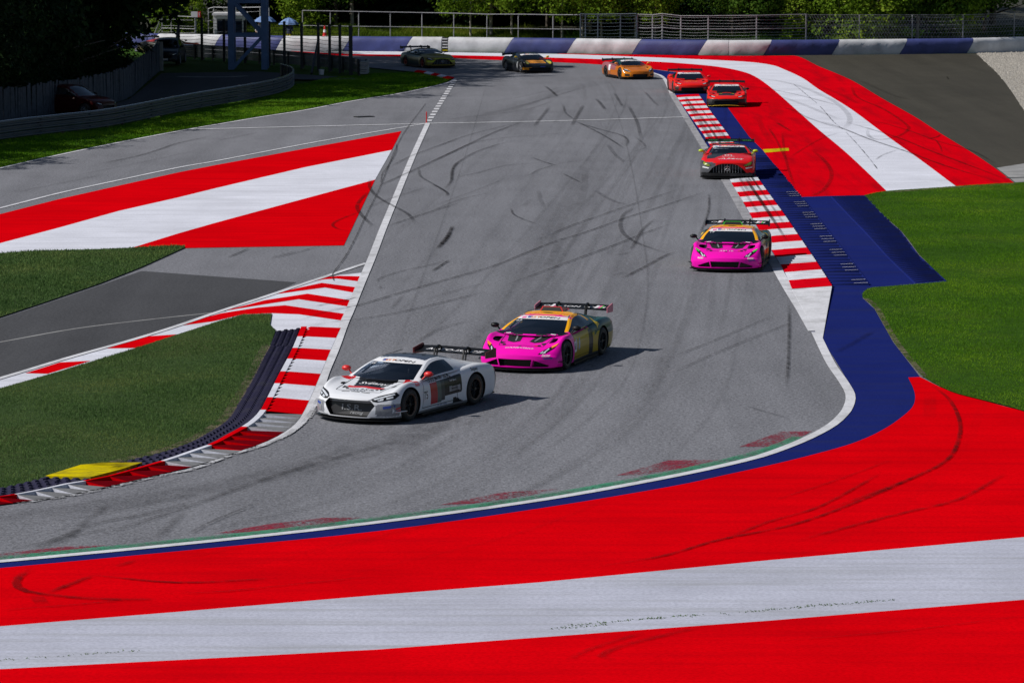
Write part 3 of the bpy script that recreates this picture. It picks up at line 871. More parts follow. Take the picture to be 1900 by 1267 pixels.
for p, w, a in (
    (A_([(0, 410), (250, 320), (600, 235)]), .16, .35), (A_([(0, 500), (200, 405), (400, 310), (600, 235)]), .22, .65),
    (A_([(85, 670), (130, 630), (135, 560), (180, 500), (300, 430), (500, 370), (700, 360)]), .22, .5), (A_([(0, 640), (60, 670), (105, 700), (95, 720)]), .22, .5),
    (A_([(100, 450), (330, 360), (800, 315), (1060, 290)]), .16, .4), (A_([(300, 580), (600, 590), (700, 550), (800, 520), (900, 500), (1100, 485)]), .14, .3),
    (A_([(150, 600), (300, 570), (500, 520), (800, 500)]), .15, .4), (A_([(670, 268), (720, 205), (775, 135)]), .34, .7), (A_([(918, 262), (950, 200), (995, 125)]), .34, .65),
    (A_([(740, 0), (780, 30), (830, 75)]), .3, .6), (A_([(1075, 85), (1105, 115), (1138, 158)]), .32, .6), (A_([(1195, 45), (1225, 95), (1255, 145)]), .28, .45),
    (A_([(1285, 125), (1345, 240), (1368, 345)]), .3, .5), (A_([(1390, 35), (1440, 90), (1485, 135)]), .26, .4), (A_([(940, 230), (1100, 310), (1200, 370), (1262, 412)]), .22, .6),
    (A_([(940, 235), (1100, 285), (1230, 320), (1283, 355), (1270, 400)]), .22, .6), (A_([(1150, 380), (1200, 450), (1270, 505)]), .3, .3), (A_([(1330, 330), (1400, 400), (1330, 430), (1300, 425)]), .2, .25),
    (A_([(0, 820), (200, 740), (400, 700)]), .14, .35), (A_([(0, 790), (250, 700), (500, 600)]), .12, .25),
    (A_([(60, 1285), (400, 1180), (600, 1100), (800, 1020), (1000, 960), (1250, 870), (1500, 790), (1812, 685)]), .14, .55), (A_([(700, 1010), (900, 920), (1100, 850), (1300, 780), (1640, 670)]), .14, .45),
    (A_([(500, 1300), (900, 1150), (1200, 1040), (1400, 960), (1580, 900)]), .15, .5), (A_([(1340, 790), (1260, 840), (1235, 910), (1260, 970), (1350, 1030), (1550, 1100)]), .26, .5),
    (A_([(1460, 870), (1380, 940), (1340, 1010), (1300, 1075)]), .22, .55), (A_([(1240, 1262), (1400, 1180), (1550, 1100), (1650, 1085)]), .18, .5), (A_([(1190, 1110), (1320, 1088)]), .2, .5),
    (A_([(740, 1195), (800, 1110), (840, 1010)]), .5, .25), (A_([(930, 840), (990, 720), (1003, 600), (995, 530)]), .5, .22), (A_([(40, 1062), (100, 990), (143, 915)]), .24, .6),
    (A_([(0, 1215), (60, 1175), (125, 1138)]), .14, .45), (A_([(520, 800), (550, 850), (700, 910)]), .15, .4), (A_([(660, 470), (740, 500), (820, 522)]), .16, .5), (A_([(860, 575), (980, 635)]), .18, .4),
    (A_([(1060, 680), (1180, 750), (1290, 782)]), .3, .35), (A_([(1815, 700), (1810, 820), (1770, 930), (1735, 1000)]), .14, .45), (A_([(700, 680), (715, 750), (740, 800)]), .3, .2), (A_([(600, 790), (660, 740)]), .35, .2),
    (A_([(100, 225), (500, 150), (900, 40), (1000, 5)]), .5, .22), (A_([(0, 235), (400, 180), (700, 100), (860, 20)]), .6, .24), (A_([(200, 215), (600, 160), (800, 100)]), .3, .26), (A_([(300, 120), (600, 70), (900, 0)]), .5, .22),
    (A_([(820, 1235), (900, 1228)]), .35, .6), (A_([(1190, 1240), (1270, 1218)]), .35, .5), (A_([(860, 120), (880, 180), (940, 225)]), .22, .4),
    (B_([(1050, 800), (1300, 690), (1660, 520)]), .2, .6), (B_([(1040, 730), (1035, 790), (1080, 850), (1170, 905), (1290, 970), (1342, 1035)]), .24, .6), (B_([(1035, 815), (970, 880), (950, 930), (990, 990), (1062, 1057)]), .26, .6),
    (B_([(960, 960), (830, 1010), (785, 1045), (830, 1075), (920, 1087)]), .2, .6), (B_([(1150, 665), (1330, 575), (1660, 455)]), .15, .4), (B_([(1365, 660), (1380, 720), (1480, 780), (1558, 832), (1550, 855)]), .2, .5),
    (B_([(1660, 600), (1600, 650), (1585, 740), (1540, 800)]), .2, .45), (B_([(1130, 1060), (1400, 970), (1660, 890)]), .15, .45), (B_([(1490, 1202), (1560, 1120), (1592, 1050)]), .22, .55), (B_([(980, 940), (1200, 860), (1420, 790)]), .14, .3),
    (B_([(0, 480), (150, 450), (300, 420)]), .16, .35), (B_([(80, 1265), (230, 1200)]), .16, .5), (B_([(380, 1262), (560, 1215)]), .14, .4),
    (K_([(790, 485), (1150, 410), (1350, 350), (1500, 300), (1810, 235)]), .25, .55), (K_([(560, 590), (900, 520), (1300, 440), (1700, 350)]), .2, .25), (K_([(100, 720), (500, 640), (900, 560)]), .3, .2),
    (J_([(850, 405), (850, 380), (900, 355), (1050, 310), (1200, 278), (1400, 228)]), .13, .5), (J_([(1280, 315), (1400, 230)]), .12, .5), (J_([(1320, 135), (1380, 70), (1420, 10)]), .24, .5), (J_([(862, 455), (880, 432)]), .14, .6),
    (J_([(230, 700), (450, 630), (700, 580), (1000, 490), (1350, 390), (1689, 290)]), .15, .5), (J_([(290, 745), (460, 715), (700, 690), (1000, 640), (1350, 560), (1689, 475)]), .14, .5), (J_([(350, 590), (560, 550), (690, 520)]), .14, .6), (J_([(1200, 540), (1450, 470), (1689, 405)]), .12, .3), (J_([(950, 610), (1050, 500)]), .18, .2),
    (J_([(0, 215), (170, 180), (380, 120)]), .16, .45), (J_([(1130, 880), (1350, 760), (1600, 700)]), .16, .3),
    (C_([(430, 420), (700, 330), (1000, 230), (1300, 120), (1700, 0), (2100, -110)]), .28, .36), (C_([(0, 470), (250, 420), (500, 330), (720, 290), (1000, 215)]), .2, .45), (C_([(300, 440), (380, 370), (480, 290), (560, 220)]), .3, .3),
    (C_([(780, 412), (850, 350), (925, 275)]), .3, .3), (C_([(940, 390), (1100, 310), (1310, 228)]), .14, .4), (C_([(0, 350), (400, 300), (800, 220), (1200, 120)]), .5, .2), (C_([(150, 470), (350, 400), (600, 350)]), .3, .3),
    (C_([(160, 560), (85, 615), (100, 665), (230, 692), (500, 716), (820, 718)]), .26, .65), (C_([(225, 690), (330, 650), (485, 592)]), .22, .6), (C_([(470, 595), (900, 632), (1360, 613)]), .18, .5), (C_([(0, 772), (300, 750), (700, 715)]), .12, .3), (C_([(185, 695), (210, 745)]), .4, .6), (C_([(570, 555), (690, 520)]), .2, .6), (C_([(800, 690), (1100, 680), (1400, 650), (1900, 600)]), .12, .3), (C_([(990, 555), (1120, 570)]), .18, .55), (C_([(1215, 570), (1270, 585)]), .2, .6), (C_([(60, 600), (140, 575)]), .4, .5),
    (D_([(1400, 620), (1500, 700), (1556, 820), (1545, 930), (1480, 1030), (1300, 1120), (1000, 1235), (800, 1300)]), .16, .5), (D_([(1400, 660), (1390, 800)]), .5, .15), (D_([(645, 190), (645, 330), (640, 500), (630, 640)]), .14, .45), (D_([(250, 858), (355, 868)]), .1, .5), (D_([(400, 730), (590, 785), (640, 800)]), .1, .4), (D_([(10, 560), (300, 430), (700, 270)]), .18, .25), (D_([(0, 480), (300, 360), (560, 250)]), .14, .3), (D_([(560, 1240), (900, 1130), (1200, 1020)]), .12, .25), (D_([(890, 450), (1000, 390), (1100, 330)]), .3, .3),
    (H_([(1510, 0), (1250, 110), (1000, 200), (700, 262), (480, 325), (200, 370)]), .16, .5), (H_([(1830, 0), (1650, 100), (1450, 150), (1250, 200), (1000, 268)]), .2, .5), (H_([(1340, 0), (1100, 130), (900, 190), (720, 260)]), .14, .4), (H_([(640, 600), (350, 670), (240, 715), (300, 735)]), .25, .35), (H_([(420, 620), (200, 690), (110, 735)]), .2, .3), (H_([(900, 660), (1400, 620), (1900, 560)]), .12, .2),
    (E_([(-60, 400), (80, 440), (200, 530), (240, 610), (190, 680)]), .5, .35), (E_([(0, 610), (200, 680), (400, 760), (700, 860), (1000, 970), (1400, 1090)]), .24, .65), (E_([(200, 620), (600, 740), (900, 860), (1300, 1010), (1490, 1085)]), .22, .6), (E_([(100, 600), (400, 610), (700, 690), (950, 780), (1200, 850), (1400, 960)]), .22, .5),
    (E_([(250, 330), (300, 430), (500, 520), (680, 640), (690, 690), (600, 740), (450, 760), (380, 720), (390, 660)]), .3, .45), (E_([(950, 720), (920, 740), (840, 758)]), .18, .6), (E_([(440, 920), (500, 880), (610, 843)]), .16, .35), (E_([(910, 760), (945, 810), (962, 860)]), .14, .4), (E_([(0, 340), (200, 420), (330, 480), (560, 480)]), .5, .35), (E_([(300, 290), (600, 420), (800, 460)]), .6, .3), (E_([(1000, 265), (1015, 290)]), .2, .6),
    (F_([(700, 380), (1000, 400), (1280, 440), (1560, 500), (1900, 590)]), .3, .4), (F_([(1050, 580), (1400, 610), (1600, 700), (1900, 800)]), .3, .4), (F_([(1220, 780), (1300, 900), (1390, 1090)]), .2, .45), (F_([(1430, 1060), (1700, 900), (1900, 830)]), .2, .4), (F_([(760, 330), (1200, 340), (1500, 400), (1800, 520)]), .6, .3), (F_([(1100, 470), (1400, 520), (1900, 720)]), .5, .3), (F_([(1300, 740), (1440, 825)]), .3, .5), (F_([(1250, 520), (1300, 640), (1280, 700)]), 1.2, .2),
    (I_([(735, 555), (800, 585), (880, 560), (925, 500), (925, 450), (890, 400), (830, 350)]), .3, .4), (I_([(680, 260), (700, 400), (745, 545)]), .2, .4), (I_([(1140, 530), (1600, 500)]), .08, .3), (I_([(560, 180), (590, 260), (640, 330)]), .5, .25),
):
    mark(p, w, a)
# broad, faint rubbered lanes through the bend
for p, w, a in ((A_([(1500, -60), (1100, -20), (500, 150), (-100, 420)]), 2.2, .13), ([(1120, 260), (1030, 440), (920, 640), (740, 800), (450, 920), (-100, 1000)], 3.4, .16), ([(900, 760), (600, 860), (250, 930), (-200, 985)], 1.8, .25)):
    mark(p, w, a)
# many long faint wheel tracks that follow the racing line, in pairs
flow = np.array(smooth([(1020, 128), (1150, 139), (1195, 165), (1190, 215), (1140, 300), (1075, 400), (1000, 510), (915, 620), (800, 740), (600, 860), (350, 940), (0, 1000), (-250, 1040)], 6))
Pf = np.array([[p.x, p.y] for p in W2([tuple(q) for q in flow])])
Tf = np.gradient(Pf, axis=0); Tf /= np.linalg.norm(Tf, axis=1)[:, None]; Nf = np.c_[-Tf[:, 1], Tf[:, 0]]
def back(p):
    d = Vector((p[0], p[1], -CAM_H)); c_, s_ = math.cos(PITCH), math.sin(PITCH)
    fz = d.y * c_ - d.z * s_; uz = d.y * s_ + d.z * c_
    return (CU + FPX * d.x / fz, CV - FPX * uz / fz)
for k in range(46):
    i0 = RNG.integers(0, len(Pf) - 24); i1 = min(len(Pf) - 1, i0 + RNG.integers(18, 52))
    o0 = RNG.normal(0.6, 2.6); o1 = o0 + RNG.normal(0, 1.2)
    for dd in (0.0, 1.62):
        off = np.linspace(o0, o1, i1 - i0)[:, None] + dd
        q = Pf[i0:i1] + Nf[i0:i1] * off
        pp = [back(p) for p in q[::4]]
        if len(pp) > 3: mark(pp, RNG.uniform(.2, .5), RNG.uniform(.03, .12))
for q in ([(1120, 140), (1160, 260), (1190, 420), (1200, 560), (1150, 720), (980, 850), (700, 930)], [(905, 150), (860, 300), (800, 470), (735, 650), (690, 760)]):
    mark(q, .09, .16, True, .01)
# rubber laid along the right kerb
for t in (.12, .22, .34, .42, .55, .66, .78):
    for rep in range(4):
        i0 = RNG.integers(0, len(ka) - 260); i1 = i0 + RNG.integers(120, 250)
        mark([back(ka[i] * (1 - t) + kb[i] * t) for i in range(i0, i1, 24)], RNG.uniform(.12, .3), RNG.uniform(.15, .5), True, 0.0, 0.030 + .045 * t + .034)
for i in range(0, len(ka) - 4, 4):
    if RNG.uniform() < .55 and ka[i][1] < 118:
        t0, t1 = sorted(RNG.uniform(.05, .95, 2))
        mark([back(ka[i] * (1 - t) + kb[i] * t) for t in np.linspace(t0, t1, 4)], RNG.uniform(.08, .16), RNG.uniform(.2, .7), True, 0.0, 0.03 + .045 * t1 + .033)
# scuffs on the yellow wedge
for p in ([(160, 873), (190, 872), (225, 869), (255, 867)], [(185, 878), (210, 875), (235, 870)], [(170, 876), (185, 875), (205, 874)], [(205, 882), (222, 877), (240, 872)]):
    mark(p, .30, .8, True, .05, .118)
# dark joints and cracks
for p in (B_([(1410, 230), (1250, 450), (1160, 650), (1100, 800), (1000, 1000), (940, 1130), (870, 1260), (790, 1370), (795, 1420)]), B_([(1215, 500), (1210, 560), (1150, 660), (1120, 700), (1110, 760)])):
    mark(p, 0.075, 0.6, False, 0.015)
for i in range(26):
    q = smooth(I_([(740, 20), (800, 70), (870, 130), (940, 210), (1000, 260), (1100, 370), (1200, 500)]), 5)
    k = i / 26 * (len(q) - 2); k0 = int(k)
    mark([q[k0], ((q[k0][0] + q[k0 + 1][0]) / 2 + 0.5, (q[k0][1] + q[k0 + 1][1]) / 2), q[k0 + 1]], 0.09, RNG.uniform(.3, .8), True)
for _ in range(60):      # scuffs and spots on the white stripe
    u = RNG.uniform(0, 1900); t = RNG.uniform(0.05, 0.95)
    v = np.interp(u, [p[0] for p in WT], [p[1] for p in WT]) * (1 - t) + np.interp(u, [p[0] for p in WB], [p[1] for p in WB]) * t
    l = RNG.uniform(6, 50)
    mark([(u, v), (u + l / 2, v - l * 0.045), (u + l, v - l * 0.09)], RNG.uniform(.02, .07), RNG.uniform(.2, .6))
me = np_mesh("tyre_marks", np.array(V), np.array(F))
ca = me.color_attributes.new("Col", 'FLOAT_COLOR', 'POINT')
cc = np.ones((len(V), 4), np.float32); cc[:, :3] = np.array(C, np.float32)[:, None]
ca.data.foreach_set("color", cc.ravel())
o = obj("tyre_marks", me, M['marks']); tag(o, "black tyre marks curving across the grey track and painted run-off", "tyre marks", kind='stuff')

# ------------------------------------------------------------------ lawns
def in_poly(px, py, poly):
    inside = np.zeros(len(px), bool)
    n = len(poly)
    for i in range(n):
        x0, y0 = poly[i]; x1, y1 = poly[(i + 1) % n]
        c = ((y0 > py) != (y1 > py)) & (px < (x1 - x0) * (py - y0) / (y1 - y0 + 1e-12) + x0)
        inside ^= c
    return inside

def blades(name, poly_w, dens, h, w, mat, z0=0.0, label=None, maxn=330000, zf=None):
    P = np.array([[p[0], p[1]] for p in poly_w])
    mn, mx = P.min(0), P.max(0)
    area = (mx - mn).prod()
    n = int(min(area * dens, maxn * 4))
    x = RNG.uniform(mn[0], mx[0], n); y = RNG.uniform(mn[1], mx[1], n)
    k = in_poly(x, y, [tuple(p) for p in P])
    # only what the camera or a camera a few steps aside could see
    lim = (y * (950 + 160) / FPX) + 1.5
    k &= (np.abs(x) < lim) & (y > 30)
    x, y = x[k][:maxn], y[k][:maxn]
    n = len(x)
    patch = 0.6 + 0.8 * (0.5 + 0.5 * np.sin(x * 1.3 + 2 * np.sin(y * 0.37)) * np.cos(y * 0.71 + x * 0.3)) * RNG.uniform(0.5, 1.2, n)
    hh = h * patch * RNG.uniform(0.6, 1.2, n)
    ang = RNG.uniform(0, 2 * np.pi, n)
    ww = w * RNG.uniform(0.6, 1.3, n)
    lx, ly = RNG.normal(0, 0.45, n) * hh, RNG.normal(0, 0.45, n) * hh
    zz = np.full(n, z0) if zf is None else zf(x, y)
    V = np.empty((n, 3, 3), np.float32)
    V[:, 0] = np.c_[x - np.cos(ang) * ww / 2, y - np.sin(ang) * ww / 2, zz]
    V[:, 1] = np.c_[x + np.cos(ang) * ww / 2, y + np.sin(ang) * ww / 2, zz]
    V[:, 2] = np.c_[x + lx, y + ly, zz + hh]
    me = np_mesh(name, V.reshape(-1, 3), np.arange(3 * n).reshape(-1, 3))
    o = obj(name, me, mat); tag(o, label, "grass", kind='stuff')
    return o

def lawn(poly_px, z, mat_s, mat_b, dens, h, w, label):
    sheet("lawn", poly_px, z, mat_s)
    blades("grass", [(p.x, p.y) for p in W2(poly_px)], dens, h, w, mat_b, z - 0.003, label)

right_lawn = smooth([(1604, 364), (1645, 356), (1721, 351), (1776, 347), (1828, 344), (1882, 341), (1930, 338)], 3) + [(2500, 320), (2500, 940), (2300, 872)] + smooth([(1900, 765), (1860, 753), (1810, 741), (1761, 727), (1715, 702), (1695, 683), (1657, 635), (1622, 574), (1600, 553), (1606, 540), (1618, 535)], 3) \
             + [(1700, 529), (1757, 524), (1731, 500), (1705, 474), (1688, 450), (1672, 430), (1642, 404), (1622, 384)]
lawn(right_lawn, 0.03, M['turf'], M['blade'], 1300, 0.032, 0.013, "sunlit green lawn beside the blue apron on the right")
left_lawn = [(-300, 826), (0, 723), (90, 697), (164, 675), (246, 650), (328, 623), (410, 597), (451, 586), (504, 584), (501, 604), (511, 616), (502, 641), (487, 667), (470, 702), (444, 747), (420, 783), (384, 807), (351, 825), (300, 843), (210, 864), (135, 876), (84, 889.5), (0, 910), (-300, 970)]
lawn(left_lawn, 0.03, M['turf_cool'], M['blade_cool'], 1300, 0.036, 0.014, "green lawn inside the red and white kerb on the left")
mid_lawn = smooth([(-200, 482), (0, 471.5), (66, 467.5), (155, 465), (232, 462), (331.5, 457.5), (343, 461)], 3) + [(262.6, 497.4), (184.7, 528), (82, 563), (0, 590), (-200, 650)]
lawn(mid_lawn, 0.03, M['turf_cool'], M['blade_cool'], 620, 0.06, 0.022, "grass wedge below the painted triangle on the left")
verge = [(-200, 290), (0, 262), (206, 238), (348, 208), (442, 191), (516, 176), (545, 160), (600, 148), (660, 140), (760, 135), (800, 140), (838, 148), (825, 154)] + [(u, v - 1.2) for u, v in L1[::-1][2:]] + [(-200, 362)]
lawn(verge, 0.02, M['turf'], M['blade'], 230, 0.07, 0.035, "grass verge between the guardrail and the joining road")
line("soil_edge", [(497, 640), (482, 667), (464, 703), (439, 746), (415, 781), (380, 804), (346, 822), (296, 840), (206, 861)], 0.22, 0.036, M['soil'])
line("soil_edge", [(1606, 556), (1627, 574), (1662, 635), (1701, 684), (1716, 701)], 0.14, 0.036, M['soil'])
line("soil_edge", [(1640, 359), (1721, 353), (1776, 349), (1882, 343)], 0.3, 0.036, M['soil'])
# weeds in the joint of the white stripe
wx = []
for a, b, n in (((1040, 1163), (1290, 1142), 130), ((1415, 1133), (1660, 1114), 150), ((0, 1226), (260, 1208), 60), ((1020, 1168), (1130, 1160), 60), ((1200, 1150), (1420, 1134), 50)):
    for _ in range(n):
        t = RNG.uniform(0, 1) ** 1.0
        g_ = G(a[0] + (b[0] - a[0]) * t, a[1] + (b[1] - a[1]) * t + RNG.normal(0, 1.0))
        wx.append((g_.x, g_.y))
wx = np.array(wx); n = len(wx)
ang = RNG.uniform(0, 6.28, n); hh = RNG.uniform(0.004, 0.022, n)
V = np.empty((n, 3, 3)); V[:, 0] = np.c_[wx - np.c_[np.cos(ang), np.sin(ang)] * .012, np.full(n, .012)]; V[:, 1] = np.c_[wx + np.c_[np.cos(ang), np.sin(ang)] * .012, np.full(n, .012)]
V[:, 2] = np.c_[wx + RNG.normal(0, .015, (n, 2)), hh + .012]
tag(obj("weeds", np_mesh("weeds", V.reshape(-1, 3), np.arange(3 * n).reshape(-1, 3)), M['blade_cool']), "thin weeds growing in the joint of the white stripe", "weeds", kind='stuff')
# gravel stones
P = np.array([[p.x, p.y] for p in W2(gr_poly)])
n = 60000
x = RNG.uniform(P[:, 0].min(), P[:, 0].max(), n); y = RNG.uniform(P[:, 1].min(), P[:, 1].max(), n)
k = in_poly(x, y, [tuple(p) for p in P]) & (x < y * 1090 / FPX + 1.5)
x, y = x[k][:16000], y[k][:16000]; n = len(x)
r = RNG.uniform(0.03, 0.09, n)
th = RNG.uniform(0, 6.28, n)
V = np.empty((n, 4, 3))
for q in range(3):
    V[:, q] = np.c_[x + r * np.cos(th + 2.094 * q), y + r * np.sin(th + 2.094 * q), np.full(n, 0.008)]
V[:, 3] = np.c_[x + RNG.normal(0, .01, n), y + RNG.normal(0, .01, n), 0.012 + r * 0.8]
b4 = np.arange(n)[:, None] * 4
F = np.concatenate([b4 + np.array([0, 1, 3]), b4 + np.array([1, 2, 3]), b4 + np.array([2, 0, 3])])
tag(obj("gravel", np_mesh("gravel", V.reshape(-1, 3), F), M['gravel']), "pale gravel trap at the far right by the barrier", "gravel", kind='stuff')

# ------------------------------------------------------------------ far barrier with blue and white covers
wall_px = [(120, 84), (230, 88.5), (290, 90), (400, 92), (540, 95), (650, 95.8), (743, 96.4), (830, 97.2), (950, 98.6), (1068, 100), (1185, 101.5), (1308, 103), (1400, 103.4), (1500, 102.8), (1560, 102.2), (1685, 101), (1805, 99.4), (1900, 96.5), (2050, 90), (2250, 80)]
WQ, WT_, WS = resample(W2(smooth(wall_px, 6)), 0.25)
wall_u = []
for p in WQ:     # photo column of each base point, to find panel joints
    d = Vector((p[0], p[1], -CAM_H)); fz = d.y * math.cos(PITCH) - d.z * math.sin(PITCH)
    wall_u.append(CU + FPX * d.x / fz)
wall_u = np.array(wall_u)
s_of_u = lambda u: float(np.interp(u, wall_u, WS))
def wall_pt(s, off, z):
    x = np.interp(s, WS, WQ[:, 0]); y = np.interp(s, WS, WQ[:, 1])
    tx = np.interp(s, WS, WT_[:, 0]); ty = np.interp(s, WS, WT_[:, 1])
    return (x - ty * off, y + tx * off, z)      # off > 0: away from the track
barrier = empty("tyre_barrier", (0, 0, 0))
tag(barrier, "long tyre barrier with alternating blue and white covers behind the bend", "barrier")
joints = [(130, 'w'), (180, 'b'), (278, 'w'), (395, 'b'), (511, 'w'), (635, 'b'), (748, 'w'), (819, 'gap'), (831, 'w'), (935, 'b'), (1051, 'w'), (1172, 'b'), (1294, 'w'), (1352, 'w'), (1416, 'b'), (1543, 'w'), (1669, 'b'), (1794, 'w'), (1900, 'w'), (2020, 'b'), (2200, 'w')]
prof = [(0.0, 0.0), (-0.03, 0.12), (-0.05, 0.35), (-0.045, 0.6), (-0.01, 0.78), (0.07, 0.91), (0.2, 0.985), (0.45, 1.0), (0.9, 0.98), (0.9, 0.0)]
for (u0, c), (u1, c1) in zip(joints[:-1], joints[1:]):
    if c == 'gap': continue
    s0, s1 = s_of_u(u0), s_of_u(u1)
    sl0 = 0.62 if c1 and (u0 not in (1352, 831, 130, 1900)) else 0.0
    sl1 = 0.62 if (u1 not in (1352, 819, 1900)) else 0.0
    n = max(6, int((s1 - s0) / 0.22))
    V, F = [], []
    m = len(prof)
    for i in range(n + 1):
        t = i / n
        for off, z in prof:
            zz = min(z, 1.0)
            a = s0 + 0.012 + sl0 * zz; b = s1 - 0.012 + sl1 * zz
            s = a + (b - a) * t
            dent = 0.018 * math.sin(s * 5.1 + zz * 3) * math.sin(zz * 6.0 + s) + 0.012 * math.sin(s * 11 + zz * 17)
            edge = 0.02 if i in (0, n) else 0.0
            V.append(wall_pt(s, off + (dent if off < 0.4 else 0) + edge, z))
    for i in range(n):
        for k in range(m - 1):
            F.append((i * m + k, (i + 1) * m + k, (i + 1) * m + k + 1, i * m + k + 1))
    F += [tuple(range(m)), tuple(n * m + k for k in range(m - 1, -1, -1))]
    me = py_mesh("barrier_panel", V, F); fix_normals(me)
    obj("barrier_panel", me, M['barrier_white'] if c == 'w' else M['barrier_blue'], barrier, True, 40)
# opening with stacked bars
s0, s1 = s_of_u(820), s_of_u(830)
for k in range(5):
    mb = MB()
    a = wall_pt(s0, 0.05, 0.12 + 0.19 * k); b = wall_pt(s1, 0.05, 0.12 + 0.19 * k)
    mb.bar(a, b, 0.055, 4, square=True)
    mb.build("rung", M['yellow'] if k == 0 else M['barrier_white'], barrier)
mb = MB(); c_ = wall_pt((s0 + s1) / 2, 0.55, 0.48); mb.box(c_, (s1 - s0 + .1, 0.5, 0.95)); mb.build("opening_back", M['black'], barrier)

# ------------------------------------------------------------------ terrain behind the barrier
bank_prof = [(1.0, -0.05), (2.0, 0.12), (5.0, 0.60), (9.0, 1.05), (14.0, 1.15), (30.0, 1.3), (70, 2.0), (160, 4.0), (420, 12.0)]
def bank_z(off): return np.interp(off, [p[0] for p in bank_prof], [p[1] for p in bank_prof])
idx = list(range(0, len(WQ), 10))
V, F = [], []
m = len(bank_prof)
dirn = np.array([0.0, 1.0])
for i in idx:
    tx, ty = WT_[i]
    for off, z in bank_prof:
        V.append((WQ[i][0] - ty * min(off, 5) + 0 * max(off - 5, 0), WQ[i][1] + tx * min(off, 5) + max(off - 5, 0), z + 0.15 * math.sin(i * .13 + off)* min(1, off / 6)))
for i in range(len(idx) - 1):
    for k in range(m - 1):
        F.append((i * m + k, (i + 1) * m + k, (i + 1) * m + k + 1, i * m + k + 1))
me = py_mesh("bank", V, F); fix_normals(me)
obj("bank", me, M['turf'], None, True)["kind"] = 'structure'
# forest floor: a slightly higher, darker sheet over the rear of the bank
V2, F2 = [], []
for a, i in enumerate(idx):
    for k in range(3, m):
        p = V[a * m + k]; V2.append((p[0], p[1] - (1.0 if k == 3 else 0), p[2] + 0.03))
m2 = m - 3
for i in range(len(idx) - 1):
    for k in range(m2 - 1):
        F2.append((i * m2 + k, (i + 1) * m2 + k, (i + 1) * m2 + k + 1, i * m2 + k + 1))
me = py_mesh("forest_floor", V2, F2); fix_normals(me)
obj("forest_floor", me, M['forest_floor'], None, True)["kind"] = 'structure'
# tall grass on the bank
def bank_at(x, y):
    yb = np.interp(x, WQ[:, 0], WQ[:, 1])
    return bank_z(y - yb)
bp = [wall_pt(s_of_u(u), 1.6, 0) for u in (200, 400, 600, 800, 960, 1010)] + [wall_pt(s_of_u(u), 9.5, 0) for u in (1010, 960, 800, 600, 400, 200)]
blades("meadow_grass", [(p[0], p[1]) for p in bp], 230, 0.42, 0.075, M['wild'], 0, "tall sunlit grass on the bank behind the barrier", 90000, zf=lambda x, y: bank_at(x, y) - 0.03)
bp = [wall_pt(s_of_u(u), 1.6, 0) for u in (1010, 1200, 1400, 1600, 1900, 2050)] + [wall_pt(s_of_u(u), 8.0, 0) for u in (2050, 1900, 1600, 1400, 1200, 1010)]
blades("undergrowth", [(p[0], p[1]) for p in bp], 90, 0.5, 0.10, M['leaf'], 0, "dark undergrowth behind the catch fence on the right", 60000, zf=lambda x, y: bank_at(x, y) - 0.03)

# ------------------------------------------------------------------ catch fence behind the barrier
def fence_pt(u, off, z): return Vector(wall_pt(s_of_u(u), off, z))
def v_to_z(u, v, off):
    """height of a thing standing `off` m behind the barrier whose top shows at photo row v"""
    p = fence_pt(u, off, 0)
    a = (u - CU) / FPX; b = -(v - CV) / FPX
    c, s = math.cos(PITCH), math.sin(PITCH)
    d = (a, c + b * s, -s + b * c)
    return CAM_H + d[2] * (p.y / d[1])
def fence(posts, label, off, mid=(), cables=0, r=0.035, rail=0.03, mat='galv_matt', top=True):
    f = empty("catch_fence", fence_pt(posts[0][0], off, 0) * 0)
    tag(f, label, "fence", "fences behind the barrier")
    tops = []
    for u, v in posts:
        z = v_to_z(u, v, off); tops.append(z)
        mb = MB(); mb.bar(fence_pt(u, off, 0), fence_pt(u, off, z), r, 8); mb.build("post", M[mat], f)
    for i in range(len(posts) - 1):
        u0, u1 = posts[i][0], posts[i + 1][0]
        zs = []
        if top: zs.append((1.0, rail, "rail"))
        for q in mid: zs.append((q, rail * 0.8, "rail"))
        for k in range(cables): zs.append((0.38 + 0.62 * (k + 0.5) / cables, 0.011, "cable"))
        for q, rr, nm in zs:
            a, b = fence_pt(u0, off - 0.05, tops[i] * q), fence_pt(u1, off - 0.05, tops[i + 1] * q)
            mb = MB()
            if nm == "cable":
                prev = a
                sag = RNG.uniform(0.01, 0.05)
                for t in (0.25, 0.5, 0.75, 1.0):
                    c = a.lerp(b, t); c.z -= sag * 4 * t * (1 - t)
                    mb.bar(prev, c, rr, 4); prev = c
            else:
                mb.bar(a, b, rr, 6)
            mb.build(nm, M[mat], f)
    return f
fence([(548, 20), (607, 21), (658, 22), (717, 23), (774, 24), (831.6, 25), (892.5, 27), (951, 27), (1015.7, 28), (1067, 28)], "grey tube railing fence with two rails above the grass bank", 1.5, (0.62,))
fence([(1067.8, 26), (1077, 27), (1100, 27), (1142, 26.5), (1172, 26)], "pale cable gate section with close posts in the fence", 1.3, (), 7, 0.045, 0.03, 'galv')
fence([(1172.5, 27), (1201, 28), (1219, 26), (1254, 30), (1308, 30), (1408, 29), (1505.6, 27)], "grey cable fence with top rail behind the bend", 1.4, (0.66,), 8, 0.05)
